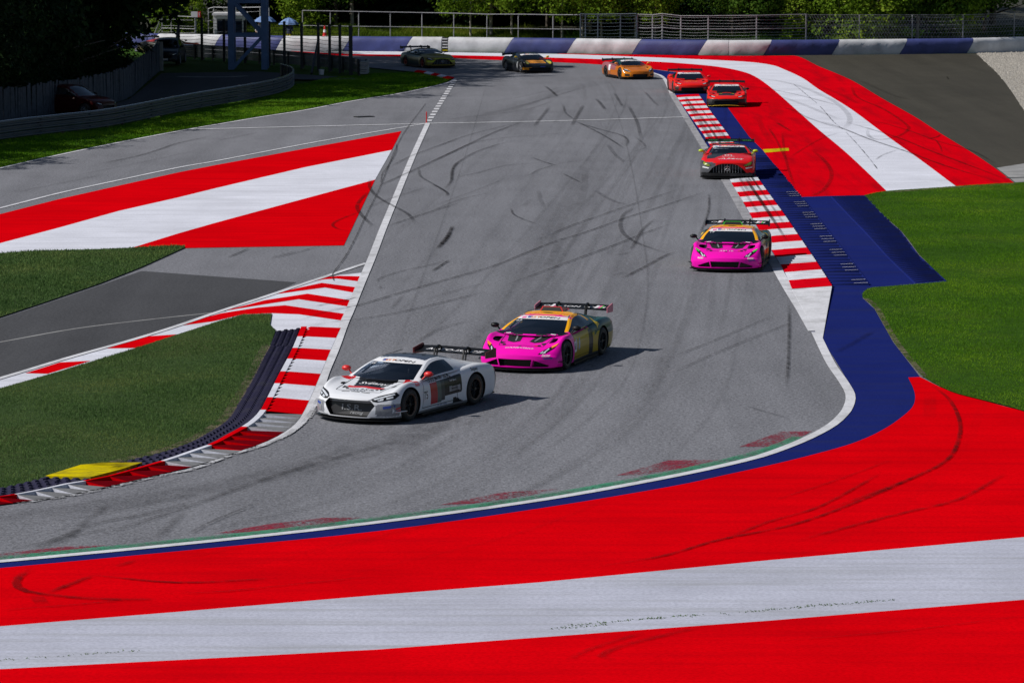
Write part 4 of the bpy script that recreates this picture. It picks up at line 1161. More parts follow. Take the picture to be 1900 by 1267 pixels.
# mesh fence on the right: diagonal wire
mf = fence([(1505.6, 28), (1605.7, 28), (1706, 28), (1807, 28), (1910, 25), (2010, 22)], "fine wire mesh fence in front of the lit trees", 1.45, (0.7,), 6, 0.042, 0.014)
mb = MB()
for u in np.arange(1506, 2005, 5.5):
    z0, z1 = 0.95, v_to_z(u, 28.5, 1.45)
    mb.bar(fence_pt(u, 1.44, z0), fence_pt(u + 26, 1.44, z1), 0.008, 3)
    mb.bar(fence_pt(u + 26, 1.46, z0), fence_pt(u, 1.46, z1), 0.008, 3)
o = mb.build("wire_mesh", M['galv_matt'], mf); o["kind"] = 'stuff'
fence([(337, 17), (347, 14), (385, 14.5), (425, 14), (441, 14)], "pale tube fence around the marshal booth", 4.2, (), 3, 0.04)
fence([(244, 64), (268, 30), (285, 30), (332, 32)], "thin wire fence left of the marshal booth", 2.5, (0.6,), 3, 0.03)

# ------------------------------------------------------------------ marshal booth, sign, parasols, marshals
def stand(u, off):
    p = fence_pt(u, off, 0); p.z = float(bank_at(np.array([p.x]), np.array([p.y]))[0]); return p
def top_z(u, v, y):
    a = (u - CU) / FPX; b = -(v - CV) / FPX
    c, s = math.cos(PITCH), math.sin(PITCH)
    d = (a, c + b * s, -s + b * c)
    return CAM_H + d[2] * (y / d[1])
bo = stand(388, 3.0)
booth = empty("marshal_booth", bo); tag(booth, "white framed marshal booth with a dark window", "booth")
zt = top_z(388, 27, bo.y) - bo.z
w2 = 1.08
mb = MB(); mb.box((0, .9, zt / 2), (2 * w2, 1.5, zt - .1)); mb.build("cabin_wall", M['print_grey'], booth)
mb = MB(); mb.box((0, .75, zt), (2 * w2 + .2, 2.0, .16)); mb.build("roof", M['plain_white'], booth)
for sx in (-1, 1):
    mb = MB(); mb.box((sx * (w2 - .09), .1, zt / 2), (.2, .16, zt - .16)); mb.build("frame_post", M['plain_white'], booth)
mb = MB(); mb.box((0, .09, zt - .22), (2 * w2 - .4, .14, .2)); mb.build("frame_beam", M['plain_white'], booth)
for sx in (-.5, .5):
    mb = MB(); mb.box((sx * 0.87, .135, zt * .5 - .1), (.82, .02, zt - .75)); mb.build("pane", M['glass'], booth)
mb = MB(); mb.box((0, .11, zt / 2 - .1), (.05, .06, zt - .7)); mb.build("mullion", M['galv'], booth)
sg = stand(341, 1.9)
sign = empty("signal_board", sg); tag(sign, "small white board with a red panel on a thin post", "sign")
z0, z1 = top_z(341, 32.5, sg.y) - sg.z, top_z(341, 22, sg.y) - sg.z
mb = MB(); mb.bar((0, .04, 0), (0, .04, z1), .035, 8); mb.build("post", M['galv'], sign)
mb = MB(); mb.box((-.1, 0, (z0 + z1) / 2), (.46, .03, z1 - z0)); mb.build("board", M['plain_white'], sign)
mb = MB(); mb.box((.24, -.004, (z0 + z1) / 2), (.2, .03, z1 - z0)); rp = mb.build("red_panel", M['print_red'], sign)
mb = MB(); mb.box((.24, -.024, (z0 + z1) / 2 + .04), (.05, .008, .2)); mb.box((.24, -.024, z0 + .08), (.05, .008, .05)); mb.build("mark", M['plain_white'], sign)
def parasol(u, v, label, rr):
    b = stand(u, 2.4)
    p = empty("parasol", b); tag(p, label, "parasol", "marshal parasols")
    zt = top_z(u, v, b.y) - b.z
    mb = MB(); mb.bar((0, 0, 0), (0, 0, zt + .05), .022, 8); mb.build("pole", M['galv'], p)
    n = 8
    V = [(0, 0, zt)]; F = []
    for ring, (r, dz) in enumerate(((rr * .35, .09), (rr * .7, .24), (rr, .46))):
        for i in range(n * 2):
            t = math.pi * i / n
            k = 1.0 if i % 2 == 0 else 0.95
            V.append((r * k * math.cos(t), r * k * math.sin(t), zt - dz - (0.03 if i % 2 else 0)))
    for i in range(2 * n): F.append((0, 1 + i, 1 + (i + 1) % (2 * n)))
    for q in range(2):
        for i in range(2 * n):
            j = (i + 1) % (2 * n); F.append((1 + q * 2 * n + i, 1 + (q + 1) * 2 * n + i, 1 + (q + 1) * 2 * n + j, 1 + q * 2 * n + j))
    me = py_mesh("canopy", V, F); fix_normals(me); obj("canopy", me, M['parasol'], p)
    for i in range(n):
        t = 2 * math.pi * i / n
        mb = MB(); mb.bar((0, 0, zt - .45), (rr * .6 * math.cos(t), rr * .6 * math.sin(t), zt - .25), .008, 4); mb.build("rib", M['galv'], p)
parasol(458, 28, "blue parasol left of the right tower leg, partly behind the brace", .78)
parasol(505, 33, "blue parasol just right of the steel tower", .72)

def skin_mesh(name, pts, edges, radii, root=0, sub=2):
    me = bpy.data.meshes.new(name)
    me.from_pydata(pts, edges, [])
    o = bpy.data.objects.new(name, me); COL.objects.link(o)
    md = o.modifiers.new("s", 'SKIN'); md.use_smooth_shade = True
    for i, r in enumerate(radii):
        me.skin_vertices[0].data[i].radius = (r, r) if not hasattr(r, "__len__") else r
    me.skin_vertices[0].data[root].use_root = True
    sb = o.modifiers.new("u", 'SUBSURF'); sb.levels = sub; sb.render_levels = sub
    dg = bpy.context.evaluated_depsgraph_get()
    out = bpy.data.meshes.new_from_object(o.evaluated_get(dg))
    bpy.data.objects.remove(o, do_unlink=True)
    return out

def colour_mesh(me, fn, rough=0.6):
    n = len(me.polygons)
    c = np.empty(n * 3, np.float32); me.polygons.foreach_get("center", c); c = c.reshape(-1, 3)
    lt = np.empty(n, np.int32); me.polygons.foreach_get("loop_total", lt)
    cols = np.ones((n, 4), np.float32); cols[:, 3] = rough
    cols[:, :3] = fn(c)
    ca = me.color_attributes.new("Col", 'FLOAT_COLOR', 'CORNER')
    ca.data.foreach_set("color", np.repeat(cols, lt, axis=0).ravel())

def marshal(u, label, top, legs, rz, arm):
    b = stand(u, 2.0)
    pts = [(0, 0, .95), (0, 0, 1.15), (0, 0, 1.38), (0, 0, 1.52), (0, -.01, 1.62), (0, -.01, 1.74),
           (.2, 0, 1.42), (.27, -.03, 1.14), (.25 + arm[0], -.14 + arm[1], .95 + arm[2]), (-.2, 0, 1.42), (-.27, -.03, 1.14), (-.25, -.16, .93),
           (.11, 0, .9), (.13, -.02, .5), (.13, .02, .09), (.14, -.16, .04), (-.11, 0, .9), (-.13, .02, .5), (-.14, .04, .09), (-.15, -.14, .04)]
    ed = [(0, 1), (1, 2), (2, 3), (3, 4), (4, 5), (2, 6), (6, 7), (7, 8), (2, 9), (9, 10), (10, 11), (0, 12), (12, 13), (13, 14), (14, 15), (0, 16), (16, 17), (17, 18), (18, 19)]
    rd = [.16, .15, .17, .06, .095, .085, .075, .055, .04, .075, .055, .04, .105, .075, .05, .04, .105, .075, .05, .04]
    me = skin_mesh("person", pts, ed, rd, 0, 2)
    def fn(c):
        out = np.tile(np.array(legs), (len(c), 1))
        z, x = c[:, 2], np.abs(c[:, 0])
        out[(z > .92)] = top
        out[(z > .85) & (z < 1.1) & (x > .22)] = (.45, .27, .19)
        out[z > 1.5] = (.45, .27, .19)
        out[z > 1.70] = (.55, .56, .6)
        out[z < .1] = (.02, .02, .02)
        return out
    colour_mesh(me, fn, .75)
    o = obj("person", me, M['car'], None, True); o.location = b; o.rotation_euler = (0, 0, rz)
    tag(o, label, "person")
marshal(453, "marshal in white shirt standing under the left parasol", (.6, .6, .62), (.02, .025, .05), .4, (0, 0, 0))
marshal(511, "marshal in dark top with yellow trousers under the right parasol", (.04, .05, .09), (.6, .5, .03), -.3, (.05, -.1, .25))
# small furled red and white flag post and red marker plate on the barrier
mk = Vector(wall_pt(s_of_u(597), 1.2, 0.6)); mk.z = 0.95
cn = empty("warning_cone", mk); tag(cn, "red and white cone standing on top of the barrier", "cone")
MB().lathe([(.20, 0), (.20, .03), (.15, .03), (.11, .28)], 12).build("base", M['print_red'], cn)
MB().lathe([(.11, .28), (.08, .48)], 12).build("white_band", M['plain_white'], cn)
MB().lathe([(.08, .48), (.04, .72), (0, .74)], 12).build("tip", M['print_red'], cn)

# ------------------------------------------------------------------ guardrails
PITCH_R = 0.262
rail_prof = [(0.0, -0.122), (0.075, -0.095), (0.075, -0.055), (0.0, -0.02), (0.0, 0.02), (0.075, 0.055), (0.075, 0.095), (0.0, 0.122), (-0.012, 0.122), (-0.012, -0.122)]
def guardrail(base_px, label, side=1, z0=0.06, n_rails=3, seg=4.0, mat='galv'):
    root = empty("guardrail"); tag(root, label, "guardrail")
    Q, T, s = resample(W2(smooth(base_px, 6)), 0.4)
    L = s[-1]
    N = np.c_[T[:, 1], -T[:, 0]] * side
    k0 = 0.0
    step = int(seg / 0.4)
    for a in range(0, len(Q) - 1, step):
        b = min(a + step, len(Q) - 1)
        for r in range(n_rails):
            V, F = [], []
            m = len(rail_prof)
            for i in range(a, b + 1):
                ext = 0.004 * ((a // step) % 2)
                for off, dz in rail_prof:
                    p = Q[i] + N[i] * (off + ext)
                    V.append((p[0], p[1], z0 + 0.15 + r * PITCH_R + dz))
            for i in range(b - a):
                for k in range(m):
                    F.append((i * m + k, (i + 1) * m + k, (i + 1) * m + (k + 1) % m, i * m + (k + 1) % m))
            # bolt heads at the joint
            pj = Q[a] + N[a] * 0.03
            base = len(V)
            mb = MB(); mb.box((pj[0], pj[1], z0 + 0.15 + r * PITCH_R), (.06, .06, .05)); V += mb.V; F += [tuple(q + base for q in f) for f in mb.F]
            me = py_mesh("rail", V, F); fix_normals(me)
            obj("rail", me, M[mat], root)
    ztop = z0 + 0.15 + (n_rails - 1) * PITCH_R + .128
    for a in range(0, len(Q) - 1, step):
        b = min(a + step, len(Q) - 1)
        mb = MB()
        for i in range(a, b):
            mb.bar((*(Q[i] + N[i] * .02), ztop), (*(Q[i + 1] + N[i + 1] * .02), ztop), .018, 6)
        mb.build("lit_edge", M['chrome'] if mat == 'galv' else M['galv'], root)  # added pipe standing in for the sunlit top edge of the rail
    for a in range(0, len(Q), 5):
        p = Q[a] - N[a] * 0.10
        mb = MB(); mb.box((p[0], p[1], (z0 + n_rails * PITCH_R) / 2 + .02), (.12, .09, z0 + n_rails * PITCH_R + .04), math.atan2(T[a][1], T[a][0]))
        mb.build("post", M['dark_steel'], root)
    return root
guardrail([(-260, 303), (0, 263), (103, 250), (206, 237), (348, 208), (442, 191.5), (500, 180), (530, 171), (543, 162), (540, 153), (520, 147)], "three rail steel guardrail curving along the shaded verge", 1)
guardrail([(330, 108.5), (420, 114), (480, 119), (540, 124.5), (600, 130), (640, 135), (668, 141)], "dark guardrail with fence posts along the inside of the far bend", -1, 0.14, 3, 4.0, 'galv_matt')
guardrail([(668, 142.5), (680, 142), (683, 138)], "short guardrail end section at the gap by the junction", 1, .1, 3, 4.0, 'galv_matt')
guardrail([(338, 109), (355, 110), (376, 111)], "short pale guardrail stub behind the dark parked van", 1, .1, 3, 4.0, 'galv')
# dark debris-fence posts and wires on that guardrail
db = empty("debris_fence"); tag(db, "dark debris fence posts with thin wires inside the far bend", "fence")
def gp(u, v, z): 
    p = G(u, v); return Vector((p.x, p.y, z))
dposts = [(332, 110, 38), (375, 112, 33), (416, 115, 36), (455, 118, 38), (500, 122, 40), (528, 125, 40), (560, 128.5, 42), (591, 132, 43), (612, 134, 45), (631, 136.5, 46), (651, 140, 48)]
tops = []
for i, (u, v, vt) in enumerate(dposts):
    g_ = G(u, v); h = top_z(u, vt, g_.y); tops.append(Vector((g_.x, g_.y, h)))
    mb = MB(); mb.box((g_.x, g_.y, h / 2), (.16 if i < 10 else .22, .16, h)); mb.build("post", M['dark_steel'], db)
for i in range(len(tops) - 1):
    for q in np.linspace(0.34, 0.97, 9):
        a, b = tops[i].copy(), tops[i + 1].copy(); a.z *= q; b.z *= q
        mid = (a + b) / 2; mid.z -= .04
        mb = MB(); mb.bar(a, mid, .012, 4); mb.bar(mid, b, .012, 4); mb.build("wire", M['dark_steel'], db)
for (u0, v0, u1, v1, q) in ((578, 137, 591, 132, .75), (322, 114, 332, 110, .9)):
    a = G(u0, v0); b = G(u1, v1); b.z = tops[0].z * q
    mb = MB(); mb.bar(a, b, .08, 4, square=True); mb.build("brace", M['dark_steel'], db)

# ------------------------------------------------------------------ steel lattice tower
tw = G(460, 129.5)
tower = empty("lattice_tower", (tw.x, tw.y, 0), 0.02); tag(tower, "blue grey steel lattice tower rising out of the picture", "tower")
hw, dp, TH = 1.0, 1.7, 17.0
for x in (-hw, hw):
    for y in (0, dp):
        mb = MB(); mb.box((x, y, TH / 2), (.36, .30, TH)); mb.build("leg", M['tower_steel'], tower)
for lv in range(8):
    z0, z1 = lv * 2.05, (lv + 1) * 2.05
    for y in (0, dp):
        mb = MB(); mb.box((0, y, z1), (2 * hw - .36, .2, .22)); mb.build("crossbar", M['tower_steel'], tower)
        a, b = ((-hw + .1, y, z0 + .1), (hw - .2, y, z1 - .15)) if lv % 2 == 0 else ((hw - .2, y, z0 + .15), (-hw + .2, y, z1 - .1))
        mb = MB(); mb.bar(a, b, .13, 4, square=True); mb.build("brace", M['tower_steel'], tower)
    for x in (-hw, hw):
        mb = MB(); mb.box((x, dp / 2, z1), (.18, dp - .3, .2)); mb.build("crossbar", M['tower_steel'], tower)
mb = MB(); mb.box((0, dp / 2, TH + .1), (2 * hw + .8, dp + .8, .2)); mb.build("platform", M['tower_steel'], tower)

# ------------------------------------------------------------------ timber fence on the left
tf = empty("timber_fence"); tag(tf, "weathered grey plank fence in front of the dark trees", "fence")
Q, T, s = resample(W2(smooth([(297, 131), (275, 150), (254, 169), (236, 183), (174, 203), (109, 214), (69, 220), (0, 230), (-200, 258)], 6)), 0.26)
pm = [MB().box((0, 0, .8), (.235, .03, 1.6)).mesh("plank"), MB().box((0, 0, .83), (.22, .035, 1.66)).mesh("plank"), MB().box((0, 0, .78), (.24, .028, 1.56)).mesh("plank")]
for k in pm: k.materials.append(M['wood_grey'])
for i in range(len(Q)):
    o = bpy.data.objects.new("plank", pm[random.randrange(3)]); link(o, tf)
    o.location = (Q[i][0], Q[i][1], RNG.uniform(-.03, .03)); o.rotation_euler = (RNG.normal(0, .015), RNG.normal(0, .012), math.atan2(T[i][1], T[i][0]) + RNG.normal(0, .03))
for i in range(0, len(Q), 9):
    mb = MB(); mb.box((Q[i][0] - .1, Q[i][1] + .05, .8), (.12, .12, 1.6)); mb.build("post", M['wood_grey'], tf)
mb = MB(); e = G(298, 131.5); mb.box((e.x, e.y, .86), (.30, .30, 1.72)); mb.build("end_post", M['concrete'], tf)
sheet("service_road", [(300, 137), (480, 134), (660, 146), (668, 149), (560, 149), (525, 147), (500, 152), (440, 162), (300, 186), (200, 208), (100, 226), (0, 244), (-200, 275), (-200, 262), (0, 234), (180, 205), (240, 185), (262, 168)], 0.03, M['asphalt_dark'])
line("service_road_stripe", [(330, 143.5), (400, 144.5), (460, 142.5)], 0.5, 0.034, M['concrete'])
# loose things on the track edge
g_ = G(791.5, 228.8)
o = MB().lathe([(.05, 0), (.05, .02), (.028, .03), (.026, .45), (.02, .5), (0, .505)], 10, c=(0, 0, 0)).build("marker_post", M['print_red']); o.location = (g_.x, g_.y, .02)
tag(o, "small red marker post where the white lines meet", "post")
a, b = G(660, 218.3), G(691, 217)
o = MB().box((0, 0, .02), ((b - a).length, .42, .04)).build("drain_cover", M['black']); o.location = (a + b) / 2; o.rotation_euler = (0, 0, math.atan2(b.y - a.y, b.x - a.x))
tag(o, "flat black drain cover lying in the joining road", "drain cover")
g_ = G(596.5, 140)
o = MB().lathe([(.13, 0), (.17, .30), (.18, .30), (.16, .29), (.12, .03), (0, .03)], 14).build("bucket", M['plain_white']); o.location = (g_.x, g_.y, .03)
tag(o, "small white bucket on the ground below the debris fence", "bucket")

# ------------------------------------------------------------------ trees
def leaf_cloud(name, blobs, n, size, mat, up=0.35, shell=0.55):
    per = np.array([b[1][0] * b[1][1] * b[1][2] for b in blobs]) ** 0.67
    per = (per / per.sum() * n).astype(int)
    Vs = []
    for (c, r), k in zip(blobs, per):
        d = RNG.normal(0, 1, (k, 3)); d /= np.linalg.norm(d, axis=1)[:, None]
        rad = shell + (1 - shell) * RNG.uniform(0, 1, k) ** 0.6
        # clumps: pull leaves towards random twig points
        tw = RNG.normal(0, 1, (max(6, k // 22), 3)); tw /= np.linalg.norm(tw, axis=1)[:, None]
        near = tw[RNG.integers(0, len(tw), k)]
        d = near + d * 0.33; d /= np.linalg.norm(d, axis=1)[:, None]
        p = np.array(c) + d * np.array(r) * (rad * RNG.uniform(0.75, 1.08, k))[:, None]
        nrm = d * 0.7 + RNG.normal(0, .55, (k, 3)) + np.array([0, 0, up]); nrm /= np.linalg.norm(nrm, axis=1)[:, None]
        t = np.cross(nrm, RNG.normal(0, 1, (k, 3))); t /= np.linalg.norm(t, axis=1)[:, None]
        bt = np.cross(nrm, t)
        s = size * RNG.uniform(0.6, 1.4, k)[:, None]
        q = np.stack([p - t * s * .5, p - bt * s * .32, p + t * s * .55, p + bt * s * .32], axis=1)
        Vs.append(q)
    V = np.concatenate(Vs).reshape(-1, 3)
    me = np_mesh(name, V, np.arange(len(V)).reshape(-1, 4))
    me.materials.append(mat)
    return me

def trunk_mesh(name, h, r, branches, mat, lean=0.02):
    mb = MB()
    k = 6
    pts = [Vector((math.sin(i * 1.3) * lean * h * i / k, math.cos(i * 1.7) * lean * h * i / k, h * i / k)) for i in range(k + 1)]
    for i in range(k):
        mb.bar(pts[i], pts[i + 1], r * (1 - .13 * i), 8, r * (1 - .13 * (i + 1)))
    for z, a, l, up in branches:
        i = min(k - 1, int(z / h * k)); b0 = pts[i].lerp(pts[i + 1], z / h * k - i)
        b1 = b0 + Vector((math.cos(a) * l, math.sin(a) * l, up))
        mb.bar(b0, b1, r * .32, 5, r * .1)
    me = mb.mesh(name); me.materials.append(mat); return me

def deciduous(seed, h, crown_r, base, mat, bark, n=2600, size=.34):
    r = random.Random(seed)
    blobs = []
    for k in range(11):
        t = r.uniform(0, 1)
        z = base + (h - base) * (0.12 + 0.8 * t)
        rr = crown_r * (0.35 + 0.55 * math.sin(math.pi * (0.15 + 0.75 * t)))
        a = r.uniform(0, 6.28); d = crown_r * r.uniform(.15, .6)
        blobs.append(((math.cos(a) * d, math.sin(a) * d, z), (rr, rr, rr * r.uniform(.6, .9))))
    br = [(base + (h - base) * r.uniform(0, .7), r.uniform(0, 6.28), crown_r * r.uniform(.5, .9), r.uniform(.4, 1.6)) for _ in range(9)]
    return trunk_mesh("trunk", h * .93, (.05 + h * .006) if bark is M['bark_pale'] else (.08 + h * .009), br, bark), leaf_cloud("crown", blobs, n, size, mat)

def conifer(seed, h, r0, mat, base=1.0, n=2600):
    r = random.Random(seed)
    Vs = []
    k = n
    z = base + (h - base) * RNG.uniform(0, 1, k) ** 1.25
    lay = np.round(z / 0.75) * 0.75 + RNG.normal(0, .10, k)
    rad = r0 * (1 - (lay - base) / (h - base + .1)).clip(0.04) * (0.72 + .28 * np.sin(lay * 7))
    a = RNG.uniform(0, 6.28, k)
    nb = 9
    a = np.round(a / (6.283 / nb)) * (6.283 / nb) + RNG.normal(0, .16, k) + lay * 2.1
    d = rad * RNG.uniform(.15, 1.0, k) ** .6
    p = np.c_[np.cos(a) * d, np.sin(a) * d, lay - d * .28]
    out = np.c_[np.cos(a), np.sin(a), np.full(k, -.35)]
    side = np.c_[-np.sin(a), np.cos(a), RNG.normal(0, .3, k)]
    s = RNG.uniform(.22, .5, k)[:, None]
    q = np.stack([p - out * s * .5, p - side * s * .28, p + out * s * .6 + np.array([0, 0, -.06]), p + side * s * .28], axis=1)
    V = q.reshape(-1, 3)
    me = np_mesh("crown", V, np.arange(len(V)).reshape(-1, 4)); me.materials.append(mat)
    return trunk_mesh("trunk", h * .97, .14 + h * .007, [], M['bark'], .004), me

KIND = {
    'maple': deciduous(3, 11, 3.4, 0.7, M['leaf'], M['bark'], 7500, .26),
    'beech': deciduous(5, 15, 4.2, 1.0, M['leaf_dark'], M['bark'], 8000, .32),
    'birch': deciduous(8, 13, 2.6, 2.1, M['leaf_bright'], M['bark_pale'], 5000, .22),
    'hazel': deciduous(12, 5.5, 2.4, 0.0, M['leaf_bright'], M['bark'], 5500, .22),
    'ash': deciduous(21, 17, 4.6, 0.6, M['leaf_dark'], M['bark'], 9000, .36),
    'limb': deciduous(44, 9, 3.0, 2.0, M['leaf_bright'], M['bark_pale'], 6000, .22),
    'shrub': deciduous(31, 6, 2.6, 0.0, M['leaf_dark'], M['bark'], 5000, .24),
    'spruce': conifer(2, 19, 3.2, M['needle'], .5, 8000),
    'fir': conifer(9, 13, 3.0, M['needle'], .2, 7000),
}
def tree(kind, loc, label, group, sc=1.0, rz=None, sxy=None):
    t = empty("tree", loc, RNG.uniform(0, 6.28) if rz is None else rz)
    k = sxy or 1.0
    t.scale = (sc * k, sc * k, sc)
    tag(t, label, "tree", group)
    for nm, me in zip(("trunk", "crown"), KIND[kind]):
        o = bpy.data.objects.new(nm, me); link(o, t)
    return t
# first row behind the fence, placed by photo column
WORDS = {'limb': 'low branching sunlit tree', 'maple': 'green broadleaf tree', 'beech': 'dark broadleaf tree', 'birch': 'pale stemmed birch tree', 'hazel': 'bright leafy shrub tree', 'ash': 'tall dark spreading tree', 'spruce': 'tall dark spruce', 'fir': 'dark fir', 'shrub': 'low dark bush'}
front = [(252, 4, 'hazel', .70), (275, 5, 'hazel', .6), (300, 4.5, 'hazel', .55), (300, 13, 'beech', 1), (335, 12, 'fir', 1), (375, 13, 'spruce', .9), (425, 12.5, 'beech', 1), (448, 9, 'hazel', .9), (470, 13, 'maple', 1), (490, 10, 'maple', .8), (505, 14, 'birch', 1.0), (531, 11, 'birch', 1.1), (575, 13.5, 'spruce', 1), (640, 14, 'spruce', .9), (700, 13, 'fir', .95), (755, 13, 'spruce', 1), (790, 12, 'fir', .9), (835, 5.5, 'limb', .8), (867, 6, 'birch', 1.05), (912, 5.2, 'limb', .85), (940, 11, 'maple', .9), (972, 8, 'birch', .9), (1012, 4.5, 'limb', .9), (1047, 7, 'birch', 1.1), (1052, 4.2, 'limb', .75), (1088, 4.0, 'limb', .8), (1125, 13, 'beech', 1), (1150, 4.2, 'limb', .85), (1186, 4.4, 'limb', .7), (1200, 12, 'spruce', 1), (1255, 12, 'fir', 1.1), (1310, 13, 'beech', 1), (1345, 8, 'maple', .7), (1360, 12, 'spruce', 1.05), (1405, 7, 'maple', .7), (1435, 7.5, 'maple', .75), (1455, 12, 'spruce', 1), (1520, 5, 'hazel', .6), (1540, 13, 'fir', 1.1), (1565, 12, 'spruce', 1), (1600, 4.2, 'hazel', 1.1), (1640, 3.8, 'hazel', 1.15), (1672, 4.2, 'hazel', 1.0), (1710, 5, 'maple', .8), (1742, 4.0, 'birch', 1.0), (1770, 4.4, 'maple', .75), (1800, 5, 'maple', .8), (1830, 4.2, 'hazel', 1.0), (1872, 5, 'maple', .85), (1900, 6, 'maple', 1), (1925, 9, 'beech', 1), (1950, 6, 'maple', .9), (1975, 10, 'fir', 1.1), (2010, 8, 'maple', 1), (2050, 10, 'beech', 1), (200, 10, 'beech', 1), (225, 8, 'maple', .8)]
for u, off, k, sc in front:
    p = stand(min(u, 2100), off); p.z -= .1
    near = "left of the tower" if u < 430 else "behind the blue parasols" if u < 550 else "behind the railing fence" if u < 1040 else "behind the cable gate" if u < 1200 else "behind the cable fence" if u < 1510 else "behind the wire mesh fence"
    tree(k, p, WORDS[k] + " in the front row " + near, "front row trees, %s %s" % (WORDS[k], near), sc * RNG.uniform(.95, 1.05))
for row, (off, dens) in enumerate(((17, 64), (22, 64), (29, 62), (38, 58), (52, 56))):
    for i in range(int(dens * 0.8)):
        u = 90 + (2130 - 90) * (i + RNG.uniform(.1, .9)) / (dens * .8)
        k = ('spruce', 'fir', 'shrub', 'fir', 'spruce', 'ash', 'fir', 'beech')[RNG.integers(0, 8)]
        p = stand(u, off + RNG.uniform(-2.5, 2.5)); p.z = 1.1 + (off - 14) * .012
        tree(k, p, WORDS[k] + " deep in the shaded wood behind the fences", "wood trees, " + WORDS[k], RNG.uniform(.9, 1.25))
# the wood on the left, behind the plank fence
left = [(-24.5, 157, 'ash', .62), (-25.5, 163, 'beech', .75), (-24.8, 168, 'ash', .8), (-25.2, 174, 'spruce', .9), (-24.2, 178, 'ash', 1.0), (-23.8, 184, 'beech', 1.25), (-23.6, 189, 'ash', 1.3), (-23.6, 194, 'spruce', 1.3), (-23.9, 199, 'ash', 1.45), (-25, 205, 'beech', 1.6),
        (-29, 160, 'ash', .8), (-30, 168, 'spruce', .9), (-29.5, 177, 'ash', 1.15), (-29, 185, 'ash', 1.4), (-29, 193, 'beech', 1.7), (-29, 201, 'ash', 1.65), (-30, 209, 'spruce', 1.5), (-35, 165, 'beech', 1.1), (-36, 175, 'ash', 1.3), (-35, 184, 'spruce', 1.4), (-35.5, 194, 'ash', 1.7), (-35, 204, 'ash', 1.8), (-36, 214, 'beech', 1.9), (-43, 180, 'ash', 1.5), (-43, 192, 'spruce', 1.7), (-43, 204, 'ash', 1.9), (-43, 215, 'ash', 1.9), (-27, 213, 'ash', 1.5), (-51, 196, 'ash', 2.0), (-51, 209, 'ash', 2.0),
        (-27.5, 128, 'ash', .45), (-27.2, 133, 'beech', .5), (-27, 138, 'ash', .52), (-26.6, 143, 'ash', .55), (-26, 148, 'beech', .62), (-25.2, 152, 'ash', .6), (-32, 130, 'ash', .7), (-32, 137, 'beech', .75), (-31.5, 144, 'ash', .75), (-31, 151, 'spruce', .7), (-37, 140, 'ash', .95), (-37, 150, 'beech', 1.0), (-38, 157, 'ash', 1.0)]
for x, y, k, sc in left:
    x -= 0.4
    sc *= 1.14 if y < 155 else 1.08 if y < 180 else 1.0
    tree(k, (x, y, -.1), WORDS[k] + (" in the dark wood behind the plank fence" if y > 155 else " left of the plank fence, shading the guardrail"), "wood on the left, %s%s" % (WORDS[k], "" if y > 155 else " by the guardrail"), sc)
for x, y in ((-23.2, 160), (-23.4, 166), (-23.0, 172), (-22.6, 178), (-22.4, 183), (-22.0, 188), (-21.9, 193)):
    tree('shrub', (x - .9, y, -.2), "low leafy shrub leaning over the plank fence", "shrubs behind the plank fence", .62)

# ------------------------------------------------------------------ vehicles
def pchip(xs, ys, q):
    xs, ys = np.array(xs, float), np.array(ys, float)
    if xs[0] > xs[-1]: xs, ys = xs[::-1], ys[::-1]
    h = np.diff(xs); d = np.diff(ys) / h
    m = np.zeros(len(xs)); m[0], m[-1] = d[0], d[-1]
    for i in range(1, len(xs) - 1):
        if d[i - 1] * d[i] > 0:
            w1, w2 = 2 * h[i] + h[i - 1], h[i] + 2 * h[i - 1]
            m[i] = (w1 + w2) / (w1 / d[i - 1] + w2 / d[i])
    i = np.clip(np.searchsorted(xs, q) - 1, 0, len(h) - 1)
    t = (q - xs[i]) / h[i]
    return ((1 + 2 * t) * (1 - t) ** 2 * ys[i] + t * (1 - t) ** 2 * h[i] * m[i] + t * t * (3 - 2 * t) * ys[i + 1] + t * t * (t - 1) * h[i] * m[i + 1])

def cat_rows(P, n):
    """Catmull-Rom along axis 0 of control points P (k, 3)"""
    return np.array(smooth([tuple(p) for p in P], n))

GT = dict(
    st=[(2.24, .91, .51, .54, .13), (2.12, .95, .60, .59, .11), (1.85, .985, .73, .645, .10), (1.35, 1.0, .825, .705, .10), (.95, .985, .80, .775, .10), (.5, .945, .77, .83, .09), (-.2, .935, .79, .84, .09), (-.8, .965, .84, .85, .09), (-1.35, 1.0, .88, .86, .10), (-1.9, .99, .85, .85, .12), (-2.2, .95, .79, .81, .18), (-2.33, .90, .72, .74, .26)],
    nose=.40, rake=.16, front=1.35, rear=-1.33, wheel=.345,
    rail=[(.84, .80, .79), (.42, .71, .985), (0, .60, 1.12), (-.42, .575, 1.14), (-.9, .545, 1.06), (-1.5, .50, .93), (-2.08, .46, .83)],
    ctr=[(1.10, 0, .785), (.60, 0, .99), (.10, 0, 1.15), (-.42, 0, 1.18), (-.9, 0, 1.12), (-1.5, 0, .98), (-2.08, 0, .85)],
    belt=[(.84, .86, .76), (.45, .875, .80), (0, .88, .82), (-.45, .885, .83), (-.95, .85, .84), (-1.5, .72, .84), (-2.08, .60, .80)],
    side_glass=(0.35, 3.35), wing=dict(x=-2.12, z=1.05, span=1.78, chord=.36), grille=None)

def variant(**kw):
    d = dict(GT); d.update(kw); return d

